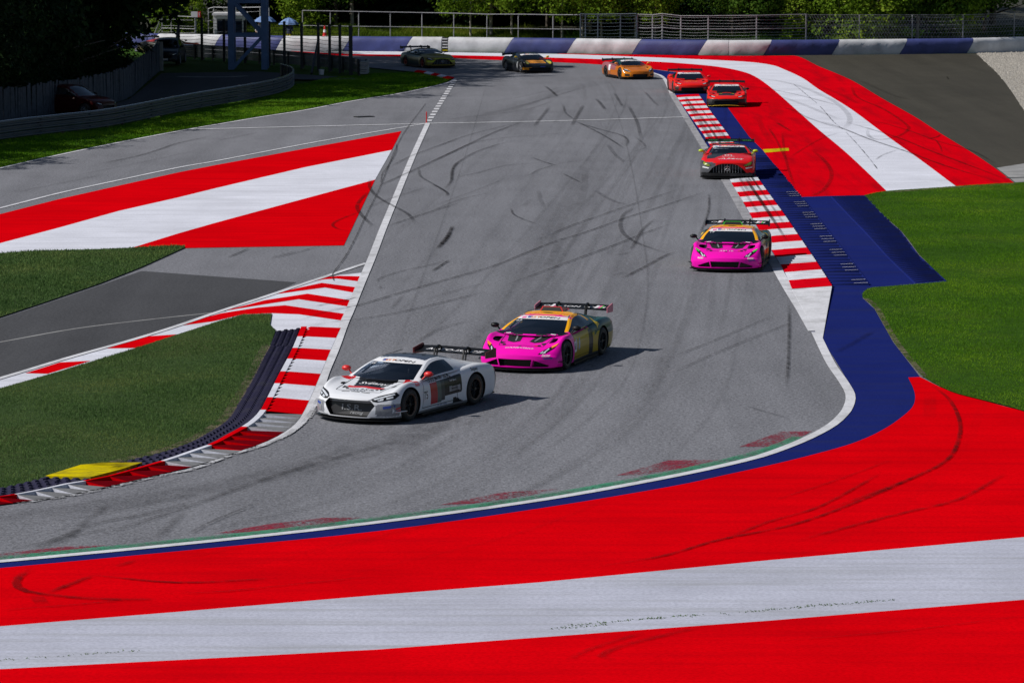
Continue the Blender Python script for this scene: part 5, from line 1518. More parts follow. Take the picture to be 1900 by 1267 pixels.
class Car:
    def __init__(s, P, name, label, livery, px, heading, res=1.0, cat="race car", roof_col=None):
        s.P, s.livery, s.res = P, livery, res
        g = G(*px)
        s.root = empty(name, (g.x, g.y, 0.012), heading)
        tag(s.root, label, cat)
        s.body(); s.cabin()
    # -- lower shell
    def body(s):
        P = s.P
        st = np.array(P['st'])
        xf, xr = st[0][0], st[-1][0]
        step = 0.035 / s.res
        xs = np.concatenate([np.linspace(xf, xf - .3, int(12 * s.res) + 4)[:-1], np.arange(xf - .3, xr, -step), [xr]])
        w, zs, zd, zb = (pchip(st[:, 0], st[:, k], xs) for k in (1, 2, 3, 4))
        rings = []
        k = max(3, int(6 * s.res))
        for i, x in enumerate(xs):
            W, S_, D, B = w[i], zs[i], zd[i], zb[i]
            up = max(S_, D)
            c = [(0, 0, B), (.55 * W, 0, B), (.90 * W, 0, B), (.975 * W, 0, B + .04), (W, 0, B + (S_ - B) * .40), (.99 * W, 0, B + (S_ - B) * .68), (.955 * W, 0, B + (S_ - B) * .89), (.87 * W, 0, S_), (.72 * W, 0, S_ * .45 + D * .55 - .006), (.40 * W, 0, D - .006), (0, 0, D + .008)]
            r = np.array(smooth(c, k))
            half = np.c_[np.full(len(r), x), r[:, 0], r[:, 2]]
            mir = half[1:-1][::-1] * np.array([1, -1, 1])
            rings.append(np.concatenate([half, mir]))
        # nose cap as shrinking rings, so the front face can curve and carry colour
        r0 = rings[0]; c0 = np.array([xf, 0, (zb[0] + zd[0]) / 2])
        cap = [c0 + (r0 - c0) * np.array([1, q, q]) for q in np.linspace(.04, 1, max(6, int(13 * s.res)))[:-1]]
        rings = cap + rings
        R = np.array(rings)
        n, m = R.shape[:2]
        V = R.reshape(-1, 3).copy()
        wt = np.clip((V[:, 0] - .9) / (xf - .9), 0, 1) ** 1.5
        V[:, 0] += .035 * np.clip((V[:, 0] - xf + .04) / .04, 0, 1) * np.sin(np.clip((V[:, 2] - .1) / .45, 0, 1) * math.pi)
        V[:, 0] -= P['nose'] * np.abs(V[:, 1]) ** 2.4 * wt + P['rake'] * np.clip(V[:, 2] - .3, 0, 1) * np.clip((V[:, 0] - xf + .5) / .5, 0, 1)
        i, j = np.meshgrid(np.arange(n - 1), np.arange(m), indexing='ij')
        F = np.stack([i * m + j, (i + 1) * m + j, (i + 1) * m + (j + 1) % m, i * m + (j + 1) % m], -1).reshape(-1, 4)
        faces = [tuple(f) for f in F.tolist()] + [tuple(range(m)), tuple(range(n * m - 1, (n - 1) * m - 1, -1))]
        me = py_mesh("body", V, faces); fix_normals(me)
        o = bpy.data.objects.new("body", me); COL.objects.link(o)
        mb = MB()
        for xa in (P['front'], P['rear']):
            for sd in (1, -1):
                mb.bar((xa, sd * .62, P['wheel']), (xa, sd * 1.4, P['wheel']), P['wheel'] + .045, 40)
        if P.get('grille'):
            for poly, depth in P['grille']:
                nn = len(poly)
                x1 = xf + .5
                sx = lambda y, z: xf - P['nose'] * abs(y) ** 2.4 - P['rake'] * max(z - .3, 0)
                mb.add([(sx(y, z) - depth, y, z) for y, z in poly] + [(x1, y, z) for y, z in poly], [tuple(range(nn)), tuple(range(2 * nn - 1, nn - 1, -1))] + [(a, nn + a, nn + (a + 1) % nn, (a + 1) % nn) for a in range(nn)])
        cm = mb.mesh("cut"); fix_normals(cm)
        co = bpy.data.objects.new("cut", cm); COL.objects.link(co)
        md = o.modifiers.new("b", 'BOOLEAN'); md.object = co; md.operation = 'DIFFERENCE'; md.solver = 'EXACT'; md.use_self = True
        dg = bpy.context.evaluated_depsgraph_get()
        out = bpy.data.meshes.new_from_object(o.evaluated_get(dg))
        bpy.data.objects.remove(o, do_unlink=True); bpy.data.objects.remove(co, do_unlink=True)
        out.name = "body"
        s.xf = xf
        s.paint(out)
        s.body_me = out
        obj("body", out, M['car'], s.root, True, 38)
        s.bvh_parts = [out]
    def paint(s, me):
        P = s.P
        n = len(me.polygons)
        c = np.empty(n * 3, np.float32); me.polygons.foreach_get("center", c); c = c.reshape(-1, 3)
        nr = np.empty(n * 3, np.float32); me.polygons.foreach_get("normal", nr); nr = nr.reshape(-1, 3)
        lt = np.empty(n, np.int32); me.polygons.foreach_get("loop_total", lt)
        col = np.ones((n, 4), np.float32); col[:, 3] = .32
        col[:, :3] = s.livery(c[:, 0], c[:, 1], c[:, 2], nr)
        ay = np.abs(c[:, 1])
        for xa in (P['front'], P['rear']):
            d = np.hypot(c[:, 0] - xa, c[:, 2] - P['wheel'])
            k = (d < P['wheel'] + .052) & (ay > .58) & (np.abs(nr[:, 1]) < .999) & ((d < P['wheel'] + .038) | (((c[:, 0] - xa) * nr[:, 0] + (c[:, 2] - P['wheel']) * nr[:, 2]) < 0))
            col[k] = (.008, .008, .009, .7)
        if P.get('grille'):
            for poly, depth in P['grille']:
                pin = in_poly(c[:, 1], c[:, 2], [(y * 1.02, z) for y, z in poly])
                sx = s.xf - P['nose'] * ay ** 2.4 - P['rake'] * np.clip(c[:, 2] - .3, 0, 1)
                k = pin & (c[:, 0] > s.xf - .8) & ((c[:, 0] < sx - .025) | (np.abs(nr[:, 0]) < .10))
                col[k] = (.010, .010, .012, .6)
        if me.name.startswith("body"):
            r0, c0 = P['rail'][0], P['ctr'][0]
            lim = c0[0] - (c0[0] - r0[0]) * np.clip(ay / r0[1], 0, 1) ** 2.2 - .03
            k = (c[:, 0] < lim) & (c[:, 0] > -1.3) & (ay < np.interp(c[:, 0], [-1.3, r0[0]], [.78, .79])) & (nr[:, 2] > .3) & (c[:, 2] > .6)
            col[k] = (.010, .010, .012, .6)
        k = (nr[:, 2] < -.9) & (c[:, 2] < .35); col[k] = (.012, .012, .013, .6)
        ca = me.color_attributes.new("Col", 'FLOAT_COLOR', 'CORNER')
        ca.data.foreach_set("color", np.repeat(col, lt, axis=0).ravel())
    # -- greenhouse
    def cabin(s):
        P = s.P
        nu = max(6, int(14 * s.res)); nv = max(14, int(26 * s.res))
        Rl, Ct, Bl = (cat_rows(P[k], nu) for k in ('rail', 'ctr', 'belt'))
        n = len(Rl)
        u = np.linspace(0, len(P['rail']) - 1, n)
        v = np.linspace(-1, 1, 2 * nv + 1)
        av = np.abs(v)
        top = np.empty((n, len(v), 3))
        top[:, :, 0] = Ct[:, None, 0] + (Rl[:, 0] - Ct[:, 0])[:, None] * av[None] ** 2.2
        top[:, :, 1] = Rl[:, None, 1] * v[None]
        top[:, :, 2] = Ct[:, None, 2] + (Rl[:, 2] - Ct[:, 2])[:, None] * av[None] ** 2.6
        uc, vc = (u[:-1] + u[1:]) / 2, (v[:-1] + v[1:]) / 2
        U, Vv = np.meshgrid(uc, np.abs(vc), indexing='ij')
        ws = P.get('screen', (0.10, 1.86)); bn = P.get('banner', 1.50)
        glass = (U > ws[0]) & (U < bn) & (Vv < .93)
        strip = (U >= bn) & (U < ws[1]) & (Vv < .93)
        rest = ~(glass | strip)
        s.patch("windscreen", top, glass, M['glass'])
        if P.get('plain'):
            s.patch("sunstrip", top, strip, M['plain_black'])
        else:
            s.patch("sunstrip", top, strip, M['plain_white'])
        s.patch("roof", top, rest, M['car'], True)
        sg = P['side_glass']
        nw = max(6, int(12 * s.res))
        wv = np.linspace(0, 1, nw + 1)
        for sd in (1, -1):
            side = Rl[:, None] * (1 - wv)[None, :, None] + Bl[:, None] * wv[None, :, None]
            side[:, :, 1] += .035 * np.sin(np.pi * wv)[None]
            if sd < 0: side[:, :, 1] *= -1
            U2, W2_ = np.meshgrid(uc, (wv[:-1] + wv[1:]) / 2, indexing='ij')
            g = (U2 > sg[0]) & (U2 < sg[1]) & (W2_ > .13) & (W2_ < .9)
            s.patch("side_window", side, g, M['glass'], False, sd < 0)
            s.patch("cabin_side", side, ~g, M['car'], True, sd < 0)
        s.top = top
    def patch(s, name, Gd, mask, mat, painted=False, flip=False):
        n, m = Gd.shape[:2]
        i, j = np.nonzero(mask)
        F = np.stack([i * m + j, (i + 1) * m + j, (i + 1) * m + j + 1, i * m + j + 1], -1)
        if flip: F = F[:, ::-1]
        used, inv = np.unique(F, return_inverse=True)
        V = Gd.reshape(-1, 3)[used]
        me = np_mesh(name, V, inv.reshape(F.shape))
        # outward normals
        nr = np.empty(len(F) * 3, np.float32); me.polygons.foreach_get("normal", nr); nr = nr.reshape(-1, 3)
        cc = np.empty(len(F) * 3, np.float32); me.polygons.foreach_get("center", cc); cc = cc.reshape(-1, 3)
        if ((nr * (cc - np.array([-.4, 0, .7]))).sum(1)).mean() < 0: me.flip_normals()
        if painted: s.paint(me)
        o = obj(name, me, mat, s.root, True)
        s.bvh_parts.append(me)
        return o
    # -- projected flat pieces
    def bvh(s):
        if not hasattr(s, '_bvh'):
            V, F = [], []
            for me in s.bvh_parts:
                b = len(V); V += [v.co.copy() for v in me.vertices]; F += [tuple(q + b for q in p.vertices) for p in me.polygons]
            s._bvh = BVHTree.FromPolygons(V, F)
        return s._bvh
    def proj(s, mode, a, b):
        o, d = {'front': ((5, a, b), (-1, 0, 0)), 'top': ((a, b, 4), (0, 0, -1)), 'left': ((a, 4, b), (0, -1, 0)), 'right': ((a, -4, b), (0, 1, 0)),
                'hood': ((a + 1.0, b, 0.75 + 1.2), (-.64, 0, -.768))}[mode]
        h = s.bvh().ray_cast(Vector(o), Vector(d))
        if h[0] is None: return None
        n = h[1] if h[1].dot(Vector(d)) < 0 else -h[1]
        return h[0], n
    def put(s, name, V2, F, mode, mat, off, parent=None):
        V, ok = [], []
        for a, b in V2:
            h = s.proj(mode, a, b)
            if h is None: V.append((0, 0, 0)); ok.append(False)
            else: V.append(tuple(h[0] + h[1] * off)); ok.append(True)
        F = [f for f in F if all(ok[i] for i in f)]
        if not F: return None
        used = sorted({i for f in F for i in f}); mp = {k: i for i, k in enumerate(used)}
        me = py_mesh(name, [V[k] for k in used], [tuple(mp[i] for i in f) for f in F])
        d = {'front': Vector((1, 0, 0)), 'top': Vector((0, 0, 1)), 'left': Vector((0, 1, 0)), 'right': Vector((0, -1, 0)), 'hood': Vector((.6, 0, .8))}[mode]
        if sum(p.normal.dot(d) for p in me.polygons) < 0: me.flip_normals()
        return obj(name, me, mat, parent or s.root)
    def decal(s, name, poly, mode, mat, off=.005, sub=.06, parent=None, both=False):
        if both:
            q = [(-a, b) for a, b in poly][::-1] if mode == 'front' else [(a, -b) for a, b in poly][::-1]
            s.decal(name, q, mode, mat, off, sub, parent)
        bm = bmesh.new()
        bm.faces.new([bm.verts.new((a, b, 0)) for a, b in poly])
        bmesh.ops.triangulate(bm, faces=bm.faces)
        for _ in range(5):
            lg = [e for e in bm.edges if e.calc_length() > sub]
            if not lg: break
            bmesh.ops.subdivide_edges(bm, edges=lg, cuts=1)
            bmesh.ops.triangulate(bm, faces=bm.faces)
        bm.verts.index_update()
        V2 = [(v.co.x, v.co.y) for v in bm.verts]; F = [tuple(v.index for v in f.verts) for f in bm.faces]
        bm.free()
        return s.put(name, V2, F, mode, mat, off, parent)
    def text(s, body, mode, c, size, mat, off=.007, rot=0.0, shear=0.0, stretch=1.0, name="lettering", parent=None, fn=None, flipx=False):
        cu = bpy.data.curves.new("t", 'FONT'); cu.body = body; cu.size = size; cu.align_x = 'CENTER'; cu.align_y = 'CENTER'; cu.shear = shear; cu.resolution_u = 2
        cu.offset = size * .012
        to = bpy.data.objects.new("t", cu)
        me = to.to_mesh()
        T = [(v.co.x * stretch, v.co.y) for v in me.vertices]
        F = [tuple(p.vertices) for p in me.polygons]
        to.to_mesh_clear()
        bpy.data.objects.remove(to, do_unlink=True)
        cs, sn = math.cos(rot), math.sin(rot)
        T = [(x * cs - y * sn, x * sn + y * cs) for x, y in T]
        if fn:
            me = py_mesh(name, [fn(x, y) for x, y in T], F); return obj(name, me, mat, parent or s.root)
        # reading direction: seen from the front, +y is on the viewer's right
        if mode in ('front',): V2 = [(c[0] + x, c[1] + y) for x, y in T]
        elif mode in ('top', 'hood'): V2 = [(c[0] - y, c[1] + x) for x, y in T]
        elif mode == 'left': V2 = [(c[0] - x, c[1] + y) for x, y in T]
        else: V2 = [(c[0] + x, c[1] + y) for x, y in T]
        return s.put(name, V2, F, mode, mat, off, parent)
    # -- running gear and aero
    def wheels(s, rim=(.02, .02, .022), lip=(.03, .03, .03), key='d'):
        P = s.P
        r = P['wheel']
        if not hasattr(Car, 'WM'): Car.WM = {}
        if (key, r) not in Car.WM:
            k = r / .345
            ty = MB().lathe([(.225 * k, -.13), (.30 * k, -.145), (.33 * k, -.125), (.345 * k, -.09), (.345 * k, .09), (.33 * k, .125), (.30 * k, .145), (.225 * k, .13)], 40, 'y').mesh("tyre"); fix_normals(ty)
            ty.materials.append(M['rubber']); ty.polygons.foreach_set("use_smooth", np.ones(len(ty.polygons), bool))
            rm = simple("rim_" + key, rim, .35, .6); lm = simple("rim_lip_" + key, lip, .35, .5)
            hb = MB().lathe([(.05, .095), (.06, .10), (.225 * k, .02), (.225 * k, -.12)], 24, 'y')
            hub = hb.mesh("wheel"); fix_normals(hub); hub.materials.append(M['black'])
            mb = MB()
            for q in range(10):
                t = 2 * math.pi * q / 10
                a0, a1 = Vector((math.cos(t) * .05, .105, math.sin(t) * .05)), Vector((math.cos(t) * .22 * k, .115, math.sin(t) * .22 * k))
                mb.bar(a0, a1, .018, 4, .014)
            mb.lathe([(0, .125), (.045, .12), (.05, .09)], 12, 'y')
            rmm = mb.mesh("rim"); fix_normals(rmm); rmm.materials.append(rm)
            lp = MB().lathe([(.212 * k, .11), (.225 * k, .135), (.236 * k, .138), (.232 * k, .11)], 40, 'y').mesh("rim_lip"); fix_normals(lp); lp.materials.append(lm)
            Car.WM[(key, r)] = (hub, ty, rmm, lp)
        hub, ty, rmm, lp = Car.WM[(key, r)]
        for xa, steer in ((P['front'], P.get('steer', 0)), (P['rear'], 0)):
            for sd in (1, -1):
                wo = bpy.data.objects.new("wheel", hub); link(wo, s.root)
                wo.location = (xa, sd * P.get('track', .845), r); wo.rotation_euler = (0, RNG.uniform(0, 6), 0)
                wo.rotation_mode = 'ZYX'
                wo.rotation_euler = (0, RNG.uniform(0, 6), (0 if sd > 0 else math.pi) + steer)
                wo.rotation_mode = 'XYZ'
                wo.rotation_euler = (0, 0, (0 if sd > 0 else math.pi) + steer)
                for nm, me in (("tyre", ty), ("rim", rmm), ("rim_lip", lp)):
                    link(bpy.data.objects.new(nm, me), wo)
    def splitter(s, mat='carbon', ext=.045, z=.066):
        P = s.P
        ys = np.linspace(-.99, .99, 25)
        fr = [(s.xf + ext - P['nose'] * abs(y) ** 2.4 * 1.02, y) for y in ys]
        MB().prism(fr + [(1.75, .99), (1.75, -.99)], z, z + .022).build("splitter", M[mat], s.root)
        for sd in (1, -1):
            MB().prism([(.93, sd * .80), (.93, sd * 1.0), (-.92, sd * 1.0), (-.92, sd * .80)][::sd], .065, .095).build("side_skirt", M[mat], s.root)
        mb = MB(); mb.prism([(-1.8, -.85), (-1.8, .85), (-2.36, .85), (-2.36, -.85)], .12, .15)
        for y in (-.5, -.17, .17, .5): mb.box((-2.1, y, .24), (.5, .015, .18))
        mb.build("diffuser", M['carbon'], s.root)
    def wing(s, text=None, tcol='plain_white', mat='carbon', ends=None, size=.17, swan=True, stretch=1.2, shear=.2, base_z=.80):
        w = s.P['wing']; x0, z0, sp, ch = w['x'], w['z'], w['span'], w['chord']
        sec = [(.5, -.05), (.25, -.045), (0, -.01), (-.25, .06), (-.5, .17)]
        root = None
        V, F = [], []
        ysn = np.linspace(-sp / 2, sp / 2, 13)
        m = len(sec) * 2
        for y in ysn:
            bow = -.018 * abs(y / (sp / 2)) ** 3
            up = [(x0 + a * ch, y, z0 + b * ch * 1.1 + bow) for a, b in sec]
            dn = [(x0 + a * ch, y, z0 + b * ch * 1.1 - .022 + bow) for a, b in sec[::-1]]
            V += up + dn
        for i in range(len(ysn) - 1):
            for k in range(m): F.append((i * m + k, (i + 1) * m + k, (i + 1) * m + (k + 1) % m, i * m + (k + 1) % m))
        F += [tuple(range(m)), tuple(range(len(V) - 1, len(V) - m - 1, -1))]
        me = py_mesh("rear_wing", V, F); fix_normals(me)
        root = obj("rear_wing", me, M[mat], s.root)
        for sd in (1, -1):
            mb = MB(); y = sd * (sp / 2 + .008)
            poly = [(x0 + .24, z0 - .10), (x0 + .24, z0 + .03), (x0 - .16, z0 + .10), (x0 - .22, z0 + .09), (x0 - .22, z0 - .12)]
            n = len(poly)
            mb.add([(a, y - .008, b) for a, b in poly] + [(a, y + .008, b) for a, b in poly], [tuple(range(n)), tuple(range(2 * n - 1, n - 1, -1))] + [(q, n + q, n + (q + 1) % n, (q + 1) % n) for q in range(n)])
            me = mb.mesh("endplate"); fix_normals(me)
            obj("endplate", me, ends or M[mat], root)
            yy = sd * .36
            mb = MB()
            if swan:
                mb.bar((x0 + .32, yy, base_z), (x0 + .20, yy, z0 + .06), .022, 4, square=True); mb.bar((x0 + .18, yy, base_z), (x0 + .10, yy, z0 + .06), .018, 4, square=True)
                mb.bar((x0 + .22, yy, z0 + .05), (x0 + .04, yy, z0 + .10), .030, 4, square=True); mb.bar((x0 + .04, yy, z0 + .10), (x0 - .06, yy, z0 + .02), .030, 4, square=True)
            else:
                mb.bar((x0 + .12, yy, base_z), (x0 + .02, yy, z0 - .02), .03, 4, square=True)
            mb.build("wing_mount", M[mat], root)
        if text:
            def fn(x, y):
                # text runs across the car on the sloping upper face
                t = .5 - (y / ch + .30) if False else (-.02 - y / ch * .80)
                t = max(-.5, min(.5, t))
                b = np.interp(t, [a for a, _ in sec][::-1], [b for _, b in sec][::-1])
                return (x0 + t * ch + .004, x, z0 + b * ch * 1.1 + .006 - .018 * abs(x / (sp / 2)) ** 3)
            def fn2(x, y):
                t = max(-.5, min(.5, .02 - y / ch * .80))
                b = np.interp(t, [a for a, _ in sec][::-1], [b for _, b in sec][::-1])
                return (x0 + t * ch, x, z0 + b * ch * 1.1 + .007)
            s.text(text, None, None, size, M[tcol], shear=shear, stretch=stretch, parent=root, fn=fn2)
        s.wing_root = root
    def wing_patch(s, y0, y1, mat, name="wing_badge", t0=-.38, t1=.30, skew=.04):
        w = s.P['wing']; x0, z0, ch = w['x'], w['z'], w['chord']
        sec = [(.5, -.05), (.25, -.045), (0, -.01), (-.25, .06), (-.5, .17)]
        b = lambda t: np.interp(t, [a for a, _ in sec][::-1], [b for _, b in sec][::-1])
        me = py_mesh(name, [(x0 + t0 * ch, y0 + skew, z0 + b(t0) * ch * 1.1 + .006), (x0 + t1 * ch, y0, z0 + b(t1) * ch * 1.1 + .008), (x0 + t1 * ch, y1, z0 + b(t1) * ch * 1.1 + .008), (x0 + t0 * ch, y1 + skew, z0 + b(t0) * ch * 1.1 + .006)], [(0, 1, 2, 3)])
        obj(name, me, mat, s.wing_root)
    def mirrors(s, mat, x=.62, y=.98, z=.94, arm=.80):
        for sd in (1, -1):
            mb = MB()
            V, F = [], []
            prof = [(-.5, .2), (-.4, .75), (-.1, 1), (.25, .9), (.45, .55), (.5, .15)]
            n = 10
            for a, r in prof:
                for k in range(n):
                    t = 2 * math.pi * k / n
                    V.append((x + a * -.16, sd * (y + r * .105 * math.cos(t)), z + r * .065 * math.sin(t)))
            for i in range(len(prof) - 1):
                for k in range(n): F.append((i * n + k, i * n + (k + 1) % n, (i + 1) * n + (k + 1) % n, (i + 1) * n + k))
            F += [tuple(range(n)), tuple(range(len(V) - 1, len(V) - n - 1, -1))]
            me = py_mesh("mirror", V, F); fix_normals(me)
            o = obj("mirror", me, mat, s.root, True, 50)
            MB().bar((x, sd * (y - .06), z - .03), (x + .03, sd * arm, z - .14), .018, 6).build("mirror_arm", mat, o)
    def scoop(s, x0, x1, y, z0, z1, mat, mouth):
        V = [(x0, -y, z0), (x0, y, z0), (x0 - .03, y * .75, z1), (x0 - .03, -y * .75, z1), (x1, -y * .7, z0), (x1, y * .7, z0), (x1, y * .5, z0 + .03), (x1, -y * .5, z0 + .03)]
        me = py_mesh("roof_scoop", V, [(0, 1, 2, 3), (3, 2, 6, 7), (1, 5, 6, 2), (0, 3, 7, 4), (4, 7, 6, 5), (0, 4, 5, 1)]); fix_normals(me)
        o = obj("roof_scoop", me, mat, s.root)
        me = py_mesh("scoop_mouth", [(x0 + .006, -y * .88, z0 + .012), (x0 + .006, y * .88, z0 + .012), (x0 - .022, y * .68, z1 - .014), (x0 - .022, -y * .68, z1 - .014)], [(0, 1, 2, 3)])
        obj("scoop_mouth", me, mouth, o)
    def rings(s, mode, c, r, w, mat, n=4, gap=1.55, name="ring_badge", squash=1.0):
        for q in range(n):
            y0 = c[1] + (q - (n - 1) / 2) * r * gap if mode in ('top', 'hood') else c[0] + (q - (n - 1) / 2) * r * gap
            V2, F = [], []
            k = 20
            for i in range(k):
                t = 2 * math.pi * i / k
                for rr in (r - w, r):
                    if mode in ('top', 'hood'): V2.append((c[0] + rr * math.cos(t) * squash, y0 + rr * math.sin(t)))
                    else: V2.append((y0 + rr * math.cos(t), c[1] + rr * math.sin(t)))
            for i in range(k):
                j = (i + 1) % k; F.append((2 * i, 2 * i + 1, 2 * j + 1, 2 * j))
            s.put(name, V2, F, mode, mat, .007 + .0006 * q)
    def driver(s, label, col, x=-.32, y=.36):
        pts = [(x, y, .62), (x + .02, y, .80), (x + .03, y, .90), (x + .05, y, .985), (x + .06, y, 1.03), (x + .12, y + .19, .84), (x + .34, y + .17, .76), (x + .55, y + .09, .86), (x + .12, y - .19, .84), (x + .34, y - .17, .76), (x + .55, y - .09, .86)]
        ed = [(0, 1), (1, 2), (2, 3), (3, 4), (1, 5), (5, 6), (6, 7), (1, 8), (8, 9), (9, 10)]
        me = skin_mesh("person", pts, ed, [.17, .17, .10, .115, .10, .07, .05, .04, .07, .05, .04], 0, 2)
        def fn(c):
            out = np.tile(np.array((.03, .03, .035)), (len(c), 1)); out[c[:, 2] > .90] = col
            out[(c[:, 2] > .955) & (c[:, 2] < 1.02) & (c[:, 0] > x + .10)] = (.01, .01, .012); return out
        colour_mesh(me, fn, .35)
        o = obj("person", me, M['car'], None, True); o.matrix_world = Matrix.Translation(s.root.location) @ Matrix.Rotation(s.root.rotation_euler.z, 4, 'Z') @ Matrix.Diagonal((*s.root.scale, 1))
        tag(o, label, "person")
        # steering wheel and cage belong to the car
        mb = MB()
        for sd in (1, -1):
            mb.tube([(.52, sd * .70, .84), (.02, sd * .55, 1.09), (-.55, sd * .53, 1.12), (-.75, sd * .60, .88)], .02, 6)
        mb.bar((-.55, -.53, 1.12), (-.55, .53, 1.12), .02, 6); mb.bar((.02, -.55, 1.09), (.02, .55, 1.09), .02, 6); mb.bar((-.55, .5, 1.12), (-.75, -.55, .88), .018, 6)
        mb.build("roll_cage", M['print_grey'], s.root)
        MB().lathe([(.12, -.012), (.14, -.012), (.14, .012), (.12, .012), (.12, -.012)], 16, 'y', (x + .60, y, .88)).build("steering_wheel", M['black'], s.root).rotation_euler = (0, 0, 0)
        mb = MB(); mb.box((x - .18, y, .90), (.10, .50, .40)); mb.box((x - .12, y + .2, 1.0), (.2, .05, .2)); mb.box((x - .12, y - .2, 1.0), (.2, .05, .2)); mb.build("seat", M['black'], s.root)
    def banner(s, tag_col=None, number=None, n_at=-.52):
        """series name on the white sun strip, flag patch on the viewer's left, start number below it"""
        P = s.P
        nu = len(s.top); k = len(P['rail']) - 1
        iu = lambda u: s.top[min(nu - 1, int(round(u / k * (nu - 1))))]
        def at(u, yy):
            row = iu(u); j = np.argmin(np.abs(row[:, 1] - yy)); return row[j]
        p = at(1.72, 0); x = p[0]
        s.text("GT", 'hood', (s.hx(1.69), -.17), .155, M['print_orange'], shear=.15, stretch=1.2, name="banner_lettering")
        s.text("OPEN", 'hood', (s.hx(1.69), .165), .155, M['plain_black'], shear=.15, stretch=1.2, name="banner_lettering")
        s.decal("banner_flag", [(s.hx(1.64), -.36), (s.hx(1.64), -.26), (s.hx(1.81), -.26), (s.hx(1.81), -.36)], 'hood', M['print_blue'], .006)
        if tag_col: s.decal("banner_flag", [(s.hx(1.62), -.50), (s.hx(1.62), -.40), (s.hx(1.79), -.40), (s.hx(1.79), -.50)], 'hood', tag_col, .006)
        if number: s.text(number, 'hood', (s.hx(1.38), n_at), .13, M['plain_white'], shear=.25, stretch=1.1, name="screen_number")
    def shut_lines(s, xs=(.86, -.62)):
        """dark panel gaps of doors and bonnet"""
        w = .014
        for m in ('left', 'right'):
            for x, dx in zip(xs, (-.10, .06)):
                s.decal("panel_gap", [(x, .20), (x + w, .20), (x + dx + w, .76), (x + dx, .76)], m, M['plain_black'], .004, .05)
            s.decal("panel_gap", [(xs[1], .20), (xs[0], .20), (xs[0], .20 + w), (xs[1], .20 + w)], m, M['plain_black'], .004, .05)
        for sd in (1, -1):
            s.decal("panel_gap", [(1.02, sd * .60), (1.02, sd * (.60 + w)), (1.92, sd * (.52 + w)), (1.92, sd * .52)][::sd], 'hood', M['plain_black'], .004, .05)
        s.decal("panel_gap", [(1.92, -.52), (1.92, .52), (1.92 + w, .52), (1.92 + w, -.52)], 'hood', M['plain_black'], .004, .05)
        MB().tube([(.2, -.45, 1.17), (.2, -.45, 1.17), (-.30, -.20, 1.28)], .006, 4).build("aerial", M['black'], s.root)
    def hx(s, u):
        """`hood` projection coordinate whose ray meets the centre line of the greenhouse at parameter u"""
        nu = len(s.top); k = len(s.P['rail']) - 1
        f = u / k * (nu - 1); i = int(f); t = f - i
        c = s.top[i, s.top.shape[1] // 2] * (1 - t) + s.top[min(i + 1, nu - 1), s.top.shape[1] // 2] * t
        # ray: (a + 1 - .64 q, z0 - .768 q) -> a
        q = (1.95 - c[2]) / .768
        return c[0] - 1.0 + .64 * q

def heading(dx, dy): return math.atan2(dy, dx)
def blend(x, *stops): return np.interp(x, [s_[0] for s_ in stops], [s_[1] for s_ in stops])

def fwd(h):
    h = math.radians(h); return Vector((-math.sin(h), -math.cos(h), 0))
def by_front(px, h, xf=2.24):
    f = fwd(h); p = G(*px) - f * xf
    return p, math.atan2(f.y, f.x)
def by_wheels(fp, rp, side_off=.93):
    a, b = G(*fp), G(*rp)
    f = (a - b).normalized(); left = Vector((-f.y, f.x, 0))
    c = (a + b) / 2 - left * side_off
    return c, math.atan2(f.y, f.x)
class Car2(Car):
    def __init__(s, P, name, label, livery, place, res=1.0, cat="race car", scale=(.97, 1.0, .915)):
        s.P, s.livery, s.res = P, livery, res
        c, h = place
        s.root = empty(name, (c.x, c.y, 0.012), h)
        tag(s.root, label, cat)
        if cat == "race car": s.root.scale = scale
        s.body(); s.cabin()
def fill(x, c): return np.tile(np.array(c, np.float32), (len(x), 1))
WHITE = (.70, .72, .77); BLACK = (.012, .012, .014)

# ---- white car with red mirrors -------------------------------------------------
AUDI = variant(grille=[([(-.50, .50), (.50, .50), (.60, .40), (.44, .15), (-.44, .15), (-.60, .40)], .10)], steer=.04)
def liv_audi(x, y, z, n):
    c = fill(x, WHITE); ay = np.abs(y)
    top = n[:, 2] > .55
    k = (x > .98) & (x < 1.50) & (ay < .32 + .30 * (1.50 - x)) & top & (z < .85); c[k] = BLACK
    k = (x >= 1.46) & (x < 1.60) & (ay < .45) & top & (z < .85); c[k] = (.60, .015, .015)
    k = (x > .88) & (x < 1.12) & (ay > .58 + .25 * (x - .88)) & (ay < .90) & (n[:, 2] > .3) & (z < .86); c[k] = (.60, .015, .015)
    c[(x < .04) & (ay < .55) & (z > 1.0) & (x > -1.05)] = (.045, .056, .085)
    c[(x < -1.05) & (ay < .40) & (z > .9)] = (.10, .11, .13)
    s_ = (ay > .80) & (n[:, 2] < .5)
    c[s_ & (x > .18) & (x < .48) & (z > .24) & (z < .70)] = (.42, .03, .035)
    c[s_ & (x > .02) & (x <= .18) & (z > .24) & (z < .72)] = (.10, .13, .12)
    c[s_ & (x > -.12) & (x <= .02) & (z > .26) & (z < .73)] = (.045, .05, .055)
    c[s_ & (x > -.78) & (x <= -.12) & (z > .34 + .10 * np.clip(-.4 - x, 0, 1)) & (z < .76)] = BLACK
    c[s_ & (x > -.72) & (x < -.30) & (z > .42) & (z < .53)] = (.30, .31, .33)
    c[s_ & (x > -.85) & (x < -.45) & (z > .14) & (z < .26 + .25 * (x + .85) * 0) & ((x + .85) > (z - .14) * 2.2)] = BLACK
    c[(z < .155) & (ay > .5)] = (.20, .21, .23)
    k = (x > 1.7) & (ay > .62) & (z > .17) & (z < .43) & (n[:, 0] > .2); c[k] = (.22, .23, .26)
    c[(x < -2.2)] = BLACK
    return c
